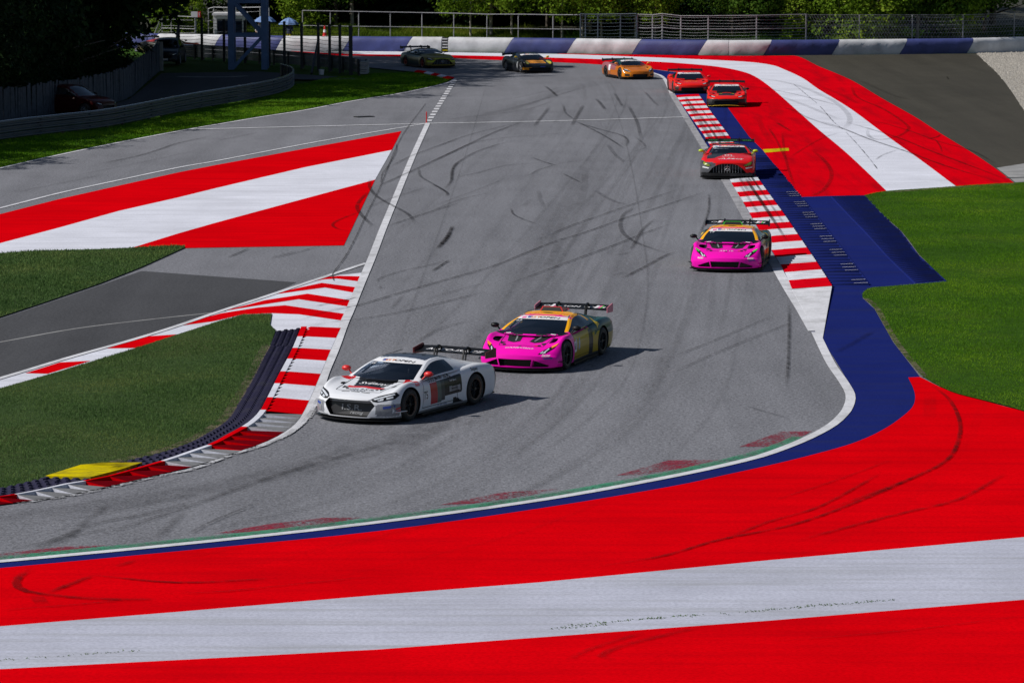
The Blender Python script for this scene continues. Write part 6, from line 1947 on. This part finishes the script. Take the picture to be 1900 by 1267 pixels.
au = Car2(AUDI, "race_car", "white race car with red mirrors, number 75, leading the pack", liv_audi, by_wheels((763, 781.5), (883, 751)), 1.7, scale=(.94, .95, .90))
au.wheels((.012, .012, .013), (.16, .10, .075), 'bronze')
au.splitter(); au.mirrors(M['print_red'], .66, 1.0, .93, .84)
au.wing("AUTO-ISR.CZ", size=.19, ends=simple("dark_red_badge", (.10, .012, .015), .5))
def headlight(car, poly, inner, colour=None):
    q = lambda P, sd: [(sd * a, b) for a, b in P][::sd]
    for sd in (1, -1):
        h = car.decal("headlight", q(poly, sd), 'front', M['carbon'], .006, .05)
        for P in inner: car.decal("light_strip", q(P, sd), 'front', M['lamp'], .010, .05, h)
        if colour: car.decal("coloured_tip", q(colour[0], sd), 'front', colour[1], .010, .05, h)
M['lamp'] = simple("lamp_glass", (.72, .76, .82), .15, .2, coat=.6)
headlight(au, [(.45, .505), (.60, .585), (.88, .665), (.935, .60), (.90, .53), (.62, .475)], [[(.54, .535), (.86, .635), (.88, .612), (.58, .515)], [(.62, .515), (.72, .545), (.73, .51), (.65, .495)], [(.76, .555), (.86, .585), (.87, .55), (.78, .525)]])
au.decal("grille_mesh", [(-.49, .495), (.49, .495), (.585, .40), (.435, .16), (-.435, .16), (-.585, .40)], 'front', simple("grille_grey", (.03, .03, .033), .4, .3), .012)
au.decal("grille_bar", [(-.49, .50), (.49, .50), (.56, .425), (-.56, .425)], 'front', simple("satin_silver", (.30, .30, .32), .4, .3), .02)
au.shut_lines()
au.text("I.S.R.", 'front', (0, .31), .17, M['print_grey'], .02, stretch=1.5, name="grille_lettering")
au.text("racing", 'front', (.12, .21), .09, M['print_grey'], .02, shear=.3, stretch=1.4, name="grille_lettering")
au.decal("intake", [(.68, .40), (.90, .44), (.93, .33), (.74, .20)], 'front', M['print_grey'], .005, both=True)
au.decal("tyre_sticker", [(.74, .38), (.92, .41), (.92, .36), (.75, .33)], 'front', M['print_blue'], .009, both=True)
for yy in (-.24, 0, .24): au.decal("hood_slot", [(2.005, yy - .10), (2.005, yy + .10), (2.03, yy + .10), (2.03, yy - .10)], 'hood', M['black'], .006)
for sd in (1, -1):
    au.decal("hood_intake", [(1.60, sd * .50), (1.78, sd * .46), (1.64, sd * .38)][::sd], 'hood', M['black'], .006)
    au.decal("tow_pin", [(1.74 + .04 * math.cos(t), sd * .36 + .035 * math.sin(t)) for t in np.linspace(0, 6.28, 9)[:-1]], 'hood', M['black'], .006)
    for q, zz in enumerate((.235, .30)): au.decal("canard_stripe", [(1.86, zz), (1.62, zz + .05), (1.62, zz + .085), (1.86, zz + .03)], 'left' if sd > 0 else 'right', M['print_red'], .006)
    mb = MB(); mb.prism([(1.93, sd * .86), (1.66, sd * .97), (1.60, sd * 1.05), (1.86, sd * .99)][::sd], .25, .262); mb.build("canard", M['plain_white'], au.root)
au.text("auto I.S.R.", 'hood', (1.80, 0), .135, M['plain_black'], shear=.2, stretch=1.25)
au.text("Svijany", 'hood', (1.27, .02), .22, M['plain_white'], shear=.25, stretch=1.15)
au.rings('hood', (1.93, 0), .052, .010, M['chrome'])
au.rings('top', (-.42, 0), .15, .024, M['plain_black'], 4, 1.6, "roof_ring")
au.banner(None, "75")
au.text("75", 'left', (.70, .46), .24, M['plain_black'], stretch=.8, name="door_number")
au.decal("number_board", [(.60, .57), (.80, .57), (.80, .35), (.60, .35)], 'left', M['plain_white'], .004)
au.text("75", 'right', (.70, .46), .24, M['plain_black'], stretch=.8, name="door_number")
au.text("auto I.S.R.", 'left', (-.12, .775), .13, M['plain_black'], rot=0, stretch=1.1, shear=.2)
au.rings('left', (.33, .765), .055, .010, M['plain_black'])
au.text("Svijany", 'left', (-1.30, .80), .10, M['plain_black'], shear=.2)
au.text("Audi", 'left', (1.02, .74), .10, M['print_red'], shear=.15)
au.text("MAKRO", 'left', (-.50, .475), .07, M['plain_black'])
au.text("Audi Sport", 'left', (-.45, .66), .055, M['plain_white'])
au.text("isr   auto   racing", 'left', (.0, .185), .055, M['print_blue'])
au.decal("window_sticker", [(-.62, .99), (-.74, .95), (-.74, .90), (-.62, .91)], 'left', M['plain_white'], .005)
au.driver("driver with pale helmet seated in the white leading car", (.35, .38, .42))

# ---- pink and yellow cars ------------------------------------------------------
PINK, YEL, OLIVE, TEAL = (.84, .003, .42), (.92, .42, .002), (.42, .29, .006), (.003, .060, .068)
HUR = variant(st=[(2.24, .92, .38, .42, .12), (2.12, .96, .48, .49, .11), (1.85, .99, .64, .58, .10), (1.35, 1.0, .80, .685, .10), (.95, .985, .80, .755, .10), (.5, .95, .77, .80, .09), (-.2, .94, .80, .84, .09), (-.8, .965, .85, .85, .09), (-1.35, 1.0, .89, .87, .10), (-1.9, .99, .87, .87, .12), (-2.2, .95, .82, .83, .20), (-2.33, .90, .75, .77, .28)],
    rail=[(.98, .81, .775), (.50, .72, .95), (-.02, .59, 1.09), (-.45, .57, 1.12), (-1.0, .53, 1.04), (-1.6, .49, .94), (-2.08, .45, .86)],
    ctr=[(1.24, 0, .765), (.65, 0, .965), (.06, 0, 1.12), (-.45, 0, 1.16), (-1.0, 0, 1.10), (-1.6, 0, .98), (-2.08, 0, .88)],
    belt=[(.98, .86, .755), (.50, .88, .80), (0, .885, .82), (-.45, .885, .84), (-1.0, .86, .86), (-1.6, .74, .86), (-2.08, .62, .82)],
    grille=[([(-.40, .325), (.40, .325), (.36, .145), (-.36, .145)], .14), ([(.43, .315), (.76, .18), (.72, .145), (.39, .145)], .12), ([(-.39, .145), (-.72, .145), (-.76, .18), (-.43, .315)], .12)], nose=.44,
    side_glass=(.35, 3.4), wing=dict(x=-2.12, z=1.07, span=1.78, chord=.34), banner=1.48)
def liv_hur(x, y, z, n):
    c = fill(x, PINK); ay = np.abs(y)
    wob = .10 * np.sin(z * 14 + x * 3) + .05 * np.sin(x * 17)
    k = x < .80 + .12 * np.sin(z * 9) ; 
    side = (ay > .70) & (n[:, 2] < .75) & (x < .84)
    c[side] = OLIVE
    up = (x < .2) & (z + wob * .6 > .74 + .10 * np.clip(x + .6, -1, 1)); c[up & (z < 1.3) & (x < -.25)] = TEAL
    c[(x < -1.55)] = TEAL
    c[(x < -.75) & (z > .60 + .05 * np.sin(x * 11))] = TEAL
    c[side & (x < -1.0) & (z < .52)] = (.30, .215, .008)
    roof = (z > .83) & (ay < .80) & (x > -.80) & (x < 1.0); c[roof] = YEL
    c[roof & (x < .10) & (x > -.02) & (z > 1.05)] = (.78, .03, .25)
    dots = roof & (z > 1.07) & (x < -.04) & (x > -.24) & (np.sin(x * 75) * np.sin(y * 60) > .0) & (ay > .12); c[dots] = (.66, .14, .01)
    c[(x < -.62) & (z > .95) & (ay < .6)] = TEAL
    sc = (ay > .80) & (x > -.62) & (x < -.36) & (z > .16) & (z < .76) & (n[:, 2] < .5); c[sc] = BLACK
    c[side & (x > .30) & (x < .62) & (z > .36) & (z < .64) & (np.sin(x * 26 + z * 9) > .2)] = (.30, .36, .50)
    c[side & (z < .155)] = (.05, .05, .055)
    c[(x > .86) & (x < 1.06) & (ay > .62) & (ay < .86) & (n[:, 2] > .4) & (z > .68)] = BLACK
    c[(x < -2.24)] = BLACK
    return c
def huracan(place, label, nose_text, num, tip, pad, scoop_mat, drv, res, scale=(.97, 1.0, .915)):
    h = Car2(HUR, "race_car", label, liv_hur, place, res, scale=scale)
    h.wheels((.012, .012, .013), (.02, .02, .022), 'dark')
    h.splitter(); h.mirrors(M['carbon'], .72, .99, .92, .83)
    h.wing("OREGON TEAM", size=.15, ends=pad, stretch=1.45)
    for y0, y1, m in ((-.57, -.47, 'plain_white'), (-.50, -.44, 'print_pink'), (-.45, -.40, 'print_green'), (.52, .62, 'plain_white'), (.58, .66, 'print_pink'), (.66, .70, 'print_green')):
        h.wing_patch(y0, y1, M[m], t0=-.30, t1=.20)
    h.scoop(-.42, -1.15, .30, 1.13, 1.27, scoop_mat, M['black'])
    headlight(h, [(.50, .43), (.56, .50), (.74, .60), (.86, .66), (.80, .56), (.66, .455)], [[(.54, .455), (.585, .50), (.60, .485), (.57, .45)], [(.60, .47), (.68, .555), (.70, .54), (.635, .465)], [(.585, .455), (.65, .475), (.655, .46), (.60, .442)]], ([(.72, .595), (.86, .665), (.82, .60), (.74, .555)], tip))
    for sd in (1, -1):
        h.decal("hood_vent", [(1.10, sd * .52), (1.10, sd * .17), (1.60, sd * .11), (1.68, sd * .25), (1.58, sd * .42)][::sd], 'hood', M['black'], .006)
        h.decal("vent_vane", [(1.18, sd * .31), (1.18, sd * .27), (1.56, sd * .21), (1.57, sd * .24)][::sd], 'hood', M['print_grey'], .012)
        h.decal("hood_intake", [(1.66, sd * .56), (1.84, sd * .50), (1.70, sd * .42)][::sd], 'hood', M['black'], .006)
        h.decal("tow_pin", [(1.86 + .05 * math.cos(t), sd * .42 + .045 * math.sin(t)) for t in np.linspace(0, 6.28, 9)[:-1]], 'hood', M['plain_black'], .006)
        h.decal("sill_sticker", [(.64, .36), (.82, .37), (.82, .34), (.64, .33)], 'front', M['print_blue'], .006) if sd > 0 else None
        h.decal("cowl_sticker", [(1.02, sd * .60), (1.02, sd * .48), (1.06, sd * .48), (1.06, sd * .60)][::sd], 'hood', M['plain_white'], .006)
        mb = MB(); mb.prism([(1.92, sd * .88), (1.66, sd * .98), (1.60, sd * 1.06), (1.86, sd * 1.0)][::sd], .24, .252); mb.build("canard", M['carbon'], h.root)
        h.text("Marelli" if False else "tecno", 'front', (sd * .68, .41), .07, M['plain_white'], shear=.2, rot=-.18 * sd * 0)
    h.decal("nose_badge", [(1.985, -.04), (1.985, .04), (2.02, .03), (2.04, 0), (2.02, -.03)], 'hood', M['plain_black'], .006)
    h.decal("round_badge", [(1.90 + .04 * math.cos(t), .36 + .05 * math.sin(t)) for t in np.linspace(0, 6.28, 9)[:-1]], 'hood', M['print_red'], .006)
    h.text(nose_text, 'hood', (2.10 if num != "19" else 1.93, 0), .10, M['plain_white'], shear=.15, stretch=1.35)
    h.decal("roof_badge", [(-.16 + .05 * math.cos(t), .13 * math.sin(t)) for t in np.linspace(0, 6.28, 11)[:-1]], 'top', M['plain_black'], .006)
    h.banner(M['print_pink'], num)
    for m in ('left', 'right'):
        h.decal("number_board", [(.64, .60), (.86, .60), (.86, .34), (.64, .34)], m, M['plain_white'], .004)
        h.text(num, m, (.75, .47), .20, M['plain_black'], stretch=.8, name="door_number")
        h.decal("bull_badge", [(-.92, .84), (-.98, .92), (-1.10, .97), (-1.05, .88), (-1.12, .80), (-1.0, .76), (-.96, .70)], m, M['print_yellow'], .006)
    h.shut_lines()
    h.driver(drv, (.15, .20, .40))
    return h
hu = huracan(by_wheels((1050, 688), (1123, 657.5)), "pink nosed race car with CANEVISIO on its nose, behind the white car", "CANEVISIO", "63", M['print_orange'], simple("pink_pad", (.65, .20, .28), .5), M['print_red'], "driver with blue helmet in the pink car behind the white one", 1.2, (.95, .95, .90))
hu2 = huracan(by_front((1344, 507), 8.5), "pink nosed race car with ARI 10 on its nose, beside the right kerb", "ARI 10", "19", M['print_green'], M['carbon'], M['print_green'], "driver with blue helmet in the pink car beside the right kerb", 1.1)

# ---- front engined coupes ----------------------------------------------------
AMG = variant(st=[(2.26, .93, .58, .66, .13), (2.15, .965, .66, .72, .10), (1.85, .99, .75, .79, .10), (1.35, 1.0, .84, .86, .10), (.95, .985, .84, .90, .10), (.5, .95, .83, .92, .09), (-.2, .94, .85, .91, .09), (-.8, .965, .88, .90, .09), (-1.35, 1.0, .93, .92, .10), (-1.9, .99, .91, .91, .12), (-2.2, .95, .85, .88, .18), (-2.33, .90, .77, .80, .26)],
    rail=[(.42, .80, .90), (.10, .71, 1.05), (-.22, .60, 1.165), (-.65, .575, 1.185), (-1.15, .55, 1.11), (-1.7, .52, 1.0), (-2.1, .48, .93)],
    ctr=[(.66, 0, .90), (.27, 0, 1.06), (-.14, 0, 1.20), (-.65, 0, 1.23), (-1.15, 0, 1.17), (-1.7, 0, 1.05), (-2.1, 0, .94)],
    belt=[(.42, .86, .86), (.10, .875, .88), (-.25, .88, .89), (-.65, .88, .90), (-1.15, .85, .91), (-1.7, .74, .91), (-2.1, .62, .89)],
    grille=[([(-.36, .58), (-.18, .625), (.18, .625), (.36, .58), (.55, .45), (.70, .25), (-.70, .25), (-.55, .45)], .10)], nose=.30, rake=.10, side_glass=(.4, 3.6), wing=dict(x=-2.12, z=1.24, span=1.82, chord=.34), banner=1.48)
def liv_amg(x, y, z, n):
    c = fill(x, (.70, .008, .010)); ay = np.abs(y)
    c[(y < -.42) & (x > .7) & (z < .72) & (n[:, 2] < .8)] = (.085, .088, .10)
    c[(y < -.05 - .55 * (x - .9)) & (x > .5) & (x < 1.7) & (n[:, 2] > .6) & (z > .7) & (y > -.75)] = (.02, .022, .025)
    c[(z < .27)] = (.02, .02, .022)
    c[(z > 1.0) & (x < -.2)] = (.015, .017, .015)
    c[(x < -.9) & (z > .7)] = (.02, .02, .022)
    c[(ay > .9) & (x > -.9) & (x < .8) & (z < .5)] = (.03, .03, .034)
    c[(z > .8) & (ay > .62) & (ay < .80) & (x > .3) & (x < .8)] = (.58, .012, .012)
    return c
def amg_face(car, slat, lamp):
    for k in range(11):
        y = -.50 + .10 * k
        zt = np.interp(abs(y), [0, .18, .36, .55], [.61, .61, .57, .45]) - .01
        MB().bar((car.xf - .085 - .30 * abs(y) ** 2.4, y, .26), (car.xf - .115 - .30 * abs(y) ** 2.4, y, zt), .011, 4, square=True).build("grille_slat", slat, car.root)
    b = MB().lathe([(.085, -.006), (.10, -.006), (.10, .008), (.085, .008), (.085, -.006)], 20, 'y')
    for t in (90, 210, 330): b.bar((0, 0, 0), (math.cos(math.radians(t)) * .09, 0, math.sin(math.radians(t)) * .09), .012, 4)
    o = b.build("star_badge", M['chrome'], car.root); o.location = (car.xf + .015, 0, .44); o.rotation_euler = (0, 0, math.pi / 2)
    headlight(car, [(.56, .545), (.70, .62), (.86, .70), (.92, .66), (.88, .57), (.72, .50)], [[(.60, .545), (.70, .605), (.84, .67), (.85, .645), (.70, .575)]] if lamp is None else [], None if lamp is None else ([(.60, .545), (.70, .61), (.86, .685), (.88, .62), (.84, .56), (.70, .515)], lamp))
am = Car2(AMG, "race_car", "red race car with green lamps and slatted grille, number 65", liv_amg, by_front((1349, 334.5), 4.8, 2.3), 1.0)
am.wheels((.012, .012, .013), (.02, .02, .022), 'dark'); am.splitter(); am.mirrors(simple("lime_mirror", (.45, .62, .01), .4), .36, 1.0, 1.0, .85); am.wing("FINE  RACING  TEAM", 'print_green', size=.10, stretch=1.7)
amg_face(am, M['print_grey'], simple("lime_lamp", (.20, .26, .02), .2, coat=.6))
am.text("AMG", 'hood', (1.80, .10), .20, M['plain_white'], shear=.3, stretch=2.0); am.text("performance", 'hood', (2.0, 0), .08, M['print_pink'], stretch=1.4)
am.text("m", 'hood', (1.08, .02), .40, M['plain_white'], stretch=1.0, shear=0); am.text("RACING", 'hood', (1.38, .02), .11, M['plain_white'], stretch=1.1)
am.decal("tyre_sticker", [(.66, .46), (.90, .50), (.90, .46), (.68, .42)], 'front', M['plain_white'], .006, both=True)
am.banner(simple("cyan_print", (.15, .50, .65), .4), "65"); am.driver("driver with dark helmet in the red car with green lamps", (.10, .11, .12), -.55)
for sd in (1, -1): am.decal("roof_light", [(-.50, sd * .12), (-.50, sd * .38), (-.56, sd * .38), (-.56, sd * .12)][::sd], 'top', simple("lime_light", (.35, .48, .02), .4), .02)

def liv_gold(x, y, z, n):
    c = fill(x, (.19, .15, .028)); ay = np.abs(y)
    c[(x < .75)] = (.008, .035, .026)
    c[(z > .95)] = (.008, .03, .024)
    c[(x > 1.6) & (ay > .45) & (ay < .95) & (z > .40) & (z < .52) & (n[:, 0] > .2)] = (.42, .46, .02)
    c[(z > .60) & (z < .66) & (ay < .5) & (x > 1.9)] = (.42, .46, .02)
    c[(z < .18)] = (.012, .012, .013)
    return c
ag = Car2(AMG, "race_car", "olive gold and dark green race car, leftmost on the far track", liv_gold, by_front((823, 127.5), -25, 2.3), .6)
ag.wheels((.25, .03, .02), (.3, .06, .04), 'red'); ag.splitter(); ag.mirrors(M['carbon'], .36, 1.0, 1.0, .85); ag.wing()
amg_face(ag, M['print_grey'], None); ag.banner(None, None)
ag.decal("hood_flash", [(1.15, -.05), (1.25, .25), (1.32, .25), (1.28, -.05)], 'hood', M['print_yellow'], .006)

# ---- red mid-engined pair ----------------------------------------------------
FER = variant(st=[(2.24, .92, .44, .50, .13), (2.12, .96, .54, .56, .11), (1.85, .99, .68, .62, .10), (1.35, 1.0, .80, .70, .10), (.95, .985, .80, .77, .10), (.5, .95, .78, .82, .09), (-.2, .94, .81, .85, .09), (-.8, .965, .88, .88, .09), (-1.35, 1.0, .94, .91, .10), (-1.9, .99, .92, .92, .12), (-2.2, .95, .86, .88, .18), (-2.33, .90, .78, .80, .26)],
    grille=[([(-.55, .36), (.55, .36), (.62, .26), (.50, .15), (-.50, .15), (-.62, .26)], .10)], wing=dict(x=-2.12, z=1.16, span=1.80, chord=.34), ctr=[(1.14, 0, .78), (.62, 0, .98), (.10, 0, 1.13), (-.45, 0, 1.175), (-1.0, 0, 1.12), (-1.6, 0, 1.02), (-2.08, 0, .92)], nose=.44)
def liv_fer(black_hood, trim):
    def f(x, y, z, n):
        c = fill(x, (.74, .010, .004)); ay = np.abs(y)
        if black_hood: c[(x > .8) & (x < 1.82) & (ay < .46 + .20 * (1.2 - x)) & (n[:, 2] > .5) & (z < .9)] = (.012, .012, .012)
        else: c[(x > 1.0) & (x < 1.2) & (ay < .30) & (n[:, 2] > .5) & (z < .9)] = (.012, .012, .012)
        c[(z < .45) & (x > 1.2)] = (.014, .014, .015) if black_hood else (.42, .010, .008)
        c[(z < .19)] = (.014, .014, .015)
        c[(x < .75) & (ay > .8) & (z < .55)] = trim
        c[(x < -.5) & (z > .95)] = (.02, .02, .02)
        return c
    return f
def ferrari(place, label, livery, mir, text, num):
    f = Car2(FER, "race_car", label, livery, place, .7)
    f.wheels((.012, .012, .013), (.02, .02, .022), 'dark'); f.splitter(); f.mirrors(mir, .70, 1.02, .93, .83); f.wing("", size=.1)
    headlight(f, [(.54, .555), (.70, .60), (.88, .64), (.90, .60), (.74, .545), (.58, .52)], [[(.56, .555), (.74, .60), (.75, .57), (.60, .535)]])
    f.decal("intake", [(.68, .38), (.92, .42), (.93, .24), (.74, .20)], 'front', M['black'], .005, both=True)
    for sd in (1, -1):
        mb = MB(); mb.prism([(1.92, sd * .88), (1.66, sd * .98), (1.60, sd * 1.06), (1.86, sd * 1.0)][::sd], .24, .252); mb.build("canard", M['carbon'], f.root)
    f.banner(M['plain_white'], num)
    if text: f.text(text, 'hood', (1.55, 0), .14, M['print_yellow'], stretch=1.35)
    return f
f1 = ferrari(by_front((1348, 200.5), 3.6), "red race car with black bonnet centre running over the blue strip", liv_fer(True, (.05, .05, .052)), M['carbon'], None, "51")
f1.decal("bonnet_flash", [(1.15, -.20), (1.15, .20), (1.28, .24), (1.28, -.24)], 'hood', M['print_red'], .006)
for sd in (1, -1): f1.decal("gold_mark", [(1.38, sd * .22), (1.38, sd * .38), (1.43, sd * .38), (1.43, sd * .22)][::sd], 'hood', M['print_yellow'], .006)
for sd in (1, -1): f1.decal("nose_marker", [(1.86, sd * .44), (1.86, sd * .50), (1.92, sd * .50), (1.92, sd * .44)][::sd], 'hood', M['print_yellow'], .006)
MB().tube([(2.30 - .45 * abs(y) ** 2.4, y, .098 + .03 * math.cos(y * 3)) for y in np.linspace(-.9, .9, 13)], .010, 4).build("gold_trim", M['print_yellow'], f1.root)
f2 = ferrari(by_front((1285, 175), -2.5), "red race car with yellow lettering on its bonnet, half behind the other red one", liv_fer(False, (.55, .03, .03)), M['print_red'], "HOROX", "8")

# ---- orange car ----------------------------------------------------------------
MCL = variant(st=FER['st'], grille=[([(-.42, .34), (.42, .34), (.46, .24), (.38, .15), (-.38, .15), (-.46, .24)], .10)], rail=[(.86, .76, .78), (.44, .66, .97), (0, .54, 1.10), (-.5, .52, 1.135), (-1.0, .48, 1.06), (-1.6, .44, .98), (-2.08, .42, .90)], nose=.46)
def liv_mcl(x, y, z, n):
    c = fill(x, (.50, .135, .010)); ay = np.abs(y)
    c[(x > 1.5) & (ay > .55)] = (.72, .23, .012)
    c[(z > .84)] = (.008, .05, .045)
    c[(x < .4) & (ay > .8) & (z > .5)] = (.30, .10, .12)
    c[(x < -.5) & (ay > .8) & (z < .5)] = (.36, .11, .03)
    c[(z < .17)] = (.012, .012, .013)
    return c
mc = Car2(MCL, "race_car", "orange race car with dark green roof on the far bend", liv_mcl, by_front((1189, 148.5), -16), .65)
mc.wheels((.012, .012, .013), (.02, .02, .022), 'dark'); mc.splitter(); mc.mirrors(M['print_orange'], .70, .98, .95, .80); mc.wing()
headlight(mc, [(.50, .50), (.62, .58), (.80, .66), (.88, .64), (.86, .54), (.68, .47)], [[(.64, .58), (.80, .645), (.82, .60), (.68, .545)], [(.54, .50), (.66, .52), (.66, .50), (.56, .485)]])
mc.banner(None, "77"); mc.decal("number_board", [(-.55, .80), (-.85, .80), (-.85, .45), (-.55, .45)], 'right', M['plain_white'], .005)
for sd in (1, -1): mc.decal("intake", [(sd * .62, .34), (sd * .86, .36), (sd * .84, .22), (sd * .62, .22)][::sd], 'front', M['black'], .005)
mc.decal("roof_light", [(-.35, -.15), (-.35, .15), (-.5, .15), (-.5, -.15)], 'top', M['print_green'], .01)

# ---- black and yellow rear-engined car ----------------------------------------
POR = variant(st=[(2.22, .90, .52, .48, .13), (2.10, .95, .66, .54, .11), (1.85, .985, .78, .60, .10), (1.35, 1.0, .85, .70, .10), (.95, .985, .83, .78, .10), (.5, .94, .80, .84, .09), (-.2, .93, .82, .86, .09), (-.8, .97, .90, .88, .09), (-1.35, 1.0, .96, .92, .10), (-1.9, .99, .92, .92, .12), (-2.2, .95, .82, .84, .18), (-2.3, .90, .74, .76, .26)],
    rail=[(.66, .78, .84), (.34, .70, 1.0), (.02, .60, 1.13), (-.5, .58, 1.17), (-1.05, .55, 1.10), (-1.65, .52, .96), (-2.08, .48, .88)], ctr=[(.86, 0, .84), (.47, 0, 1.02), (.08, 0, 1.17), (-.5, 0, 1.21), (-1.05, 0, 1.16), (-1.65, 0, 1.0), (-2.08, 0, .89)],
    grille=[([(-.66, .34), (.66, .34), (.70, .24), (.60, .16), (-.60, .16), (-.70, .24)], .08)], nose=.38)
def liv_por(x, y, z, n):
    c = fill(x, (.016, .018, .022)); ay = np.abs(y)
    c[(x > 1.0) & (x < 1.75) & (ay < .48) & (n[:, 2] > .4) & (z < .85)] = (.72, .27, .01)
    c[(x > 1.55) & (ay > .55) & (z < .36) & (y < 0) & (z > .2)] = (.70, .27, .01)
    c[(ay > .85) & (x > .55) & (x < .80) & (z > .25) & (z < .7)] = (.5, .52, .55)
    c[(z > .97) & (x < 0)] = (.03, .05, .09)
    return c
po = Car2(POR, "race_car", "black race car with orange bonnet on the far track", liv_por, by_front((1004, 136.5), -19), .65)
po.wheels((.22, .22, .23), (.25, .25, .26), 'silver'); po.splitter(); po.mirrors(M['print_yellow'], .58, 1.0, .98, .82); po.wing()
for sd in (1, -1):
    h = po.decal("headlight", [(sd * .70 + .10 * math.cos(t), .66 + .10 * math.sin(t)) for t in np.linspace(0, 6.28, 15)[:-1]], 'front', simple("yellow_lamp", (.5, .45, .05), .2, coat=.5), .008)
po.banner(None, "99"); po.decal("nose_sticker", [(-.02, .44), (.30, .44), (.30, .38), (-.02, .38)], 'front', M['print_blue'], .006)

# ---- car hidden behind the guardrail at far left --------------------------------
def liv_far(x, y, z, n):
    c = fill(x, (.05, .05, .045)); c[(x > 1.1)] = (.55, .02, .015); c[(z < .5) & (x < 1.0)] = (.18, .16, .07); c[(z > .95) & (np.abs(y) > .5)] = (.35, .03, .03)
    return c
fc = Car2(AMG, "race_car", "dark race car with red nose, half hidden behind the guardrail at far left", liv_far, by_front((372, 103.5), -58, 2.3), .5)
fc.wheels((.012, .012, .013), (.02, .02, .022), 'dark'); fc.splitter(); fc.mirrors(M['carbon'], .36, 1.0, 1.0, .85); fc.wing(); amg_face(fc, M['print_grey'], None); fc.banner(None, None)

# ---- parked road cars in the shade ----------------------------------------------
ROAD = variant(st=[(2.05, .80, .60, .70, .22), (1.95, .84, .68, .76, .20), (1.6, .87, .80, .84, .19), (1.25, .88, .86, .88, .18), (.8, .88, .90, .93, .18), (.2, .88, .92, .95, .17), (-.6, .88, .94, .96, .17), (-1.25, .88, .96, .97, .18), (-1.75, .86, .96, .97, .22), (-1.95, .82, .92, .94, .28), (-2.0, .78, .80, .84, .34)],
    nose=.22, rake=.08, front=1.25, rear=-1.25, wheel=.31, track=.76, plain=True, banner=1.84, side_glass=(.4, 4.4), grille=[([(-.5, .52), (.5, .52), (.45, .38), (-.45, .38)], .05)],
    rail=[(.82, .74, .93), (.45, .66, 1.16), (.05, .58, 1.36), (-.6, .57, 1.40), (-1.2, .56, 1.36), (-1.6, .60, 1.15), (-1.85, .66, .94)], ctr=[(1.0, 0, .92), (.58, 0, 1.17), (.12, 0, 1.40), (-.6, 0, 1.45), (-1.25, 0, 1.41), (-1.7, 0, 1.18), (-1.95, 0, .94)], belt=[(.82, .80, .88), (.45, .82, .90), (0, .83, .91), (-.6, .83, .92), (-1.2, .82, .93), (-1.6, .80, .92), (-1.85, .76, .91)])
def parked(label, colr, place, scale=(1, 1, 1), plate=True):
    c = Car2(ROAD, "parked_car", label, lambda x, y, z, n: fill(x, colr), place, .5, "car")
    c.root.scale = scale
    c.wheels((.3, .3, .31), (.3, .3, .31), 'alloy'); c.mirrors(M['carbon'], .62, .92, 1.0, .82)
    headlight(c, [(.46, .58), (.76, .68), (.78, .60), (.50, .53)], [[(.52, .585), (.72, .655), (.73, .62), (.55, .565)]])
    if plate: c.decal("number_plate", [(-.26, .37), (.26, .37), (.26, .27), (-.26, .27)], 'front', M['plain_white'], .02)
    MB().box((c.xf - .06, 0, .30), (.12, 1.3, .10)).build("bumper", M['black'], c.root)
parked("dark red hatchback parked behind the guardrail by the plank fence", (.05, .003, .004), (G(137, 214), math.radians(-28)), (1, 1, 1))
parked("dark blue van parked nose on beside the end of the plank fence", (.012, .016, .03), (G(312, 119), math.radians(-92)), (1.0, 1.05, 1.12))
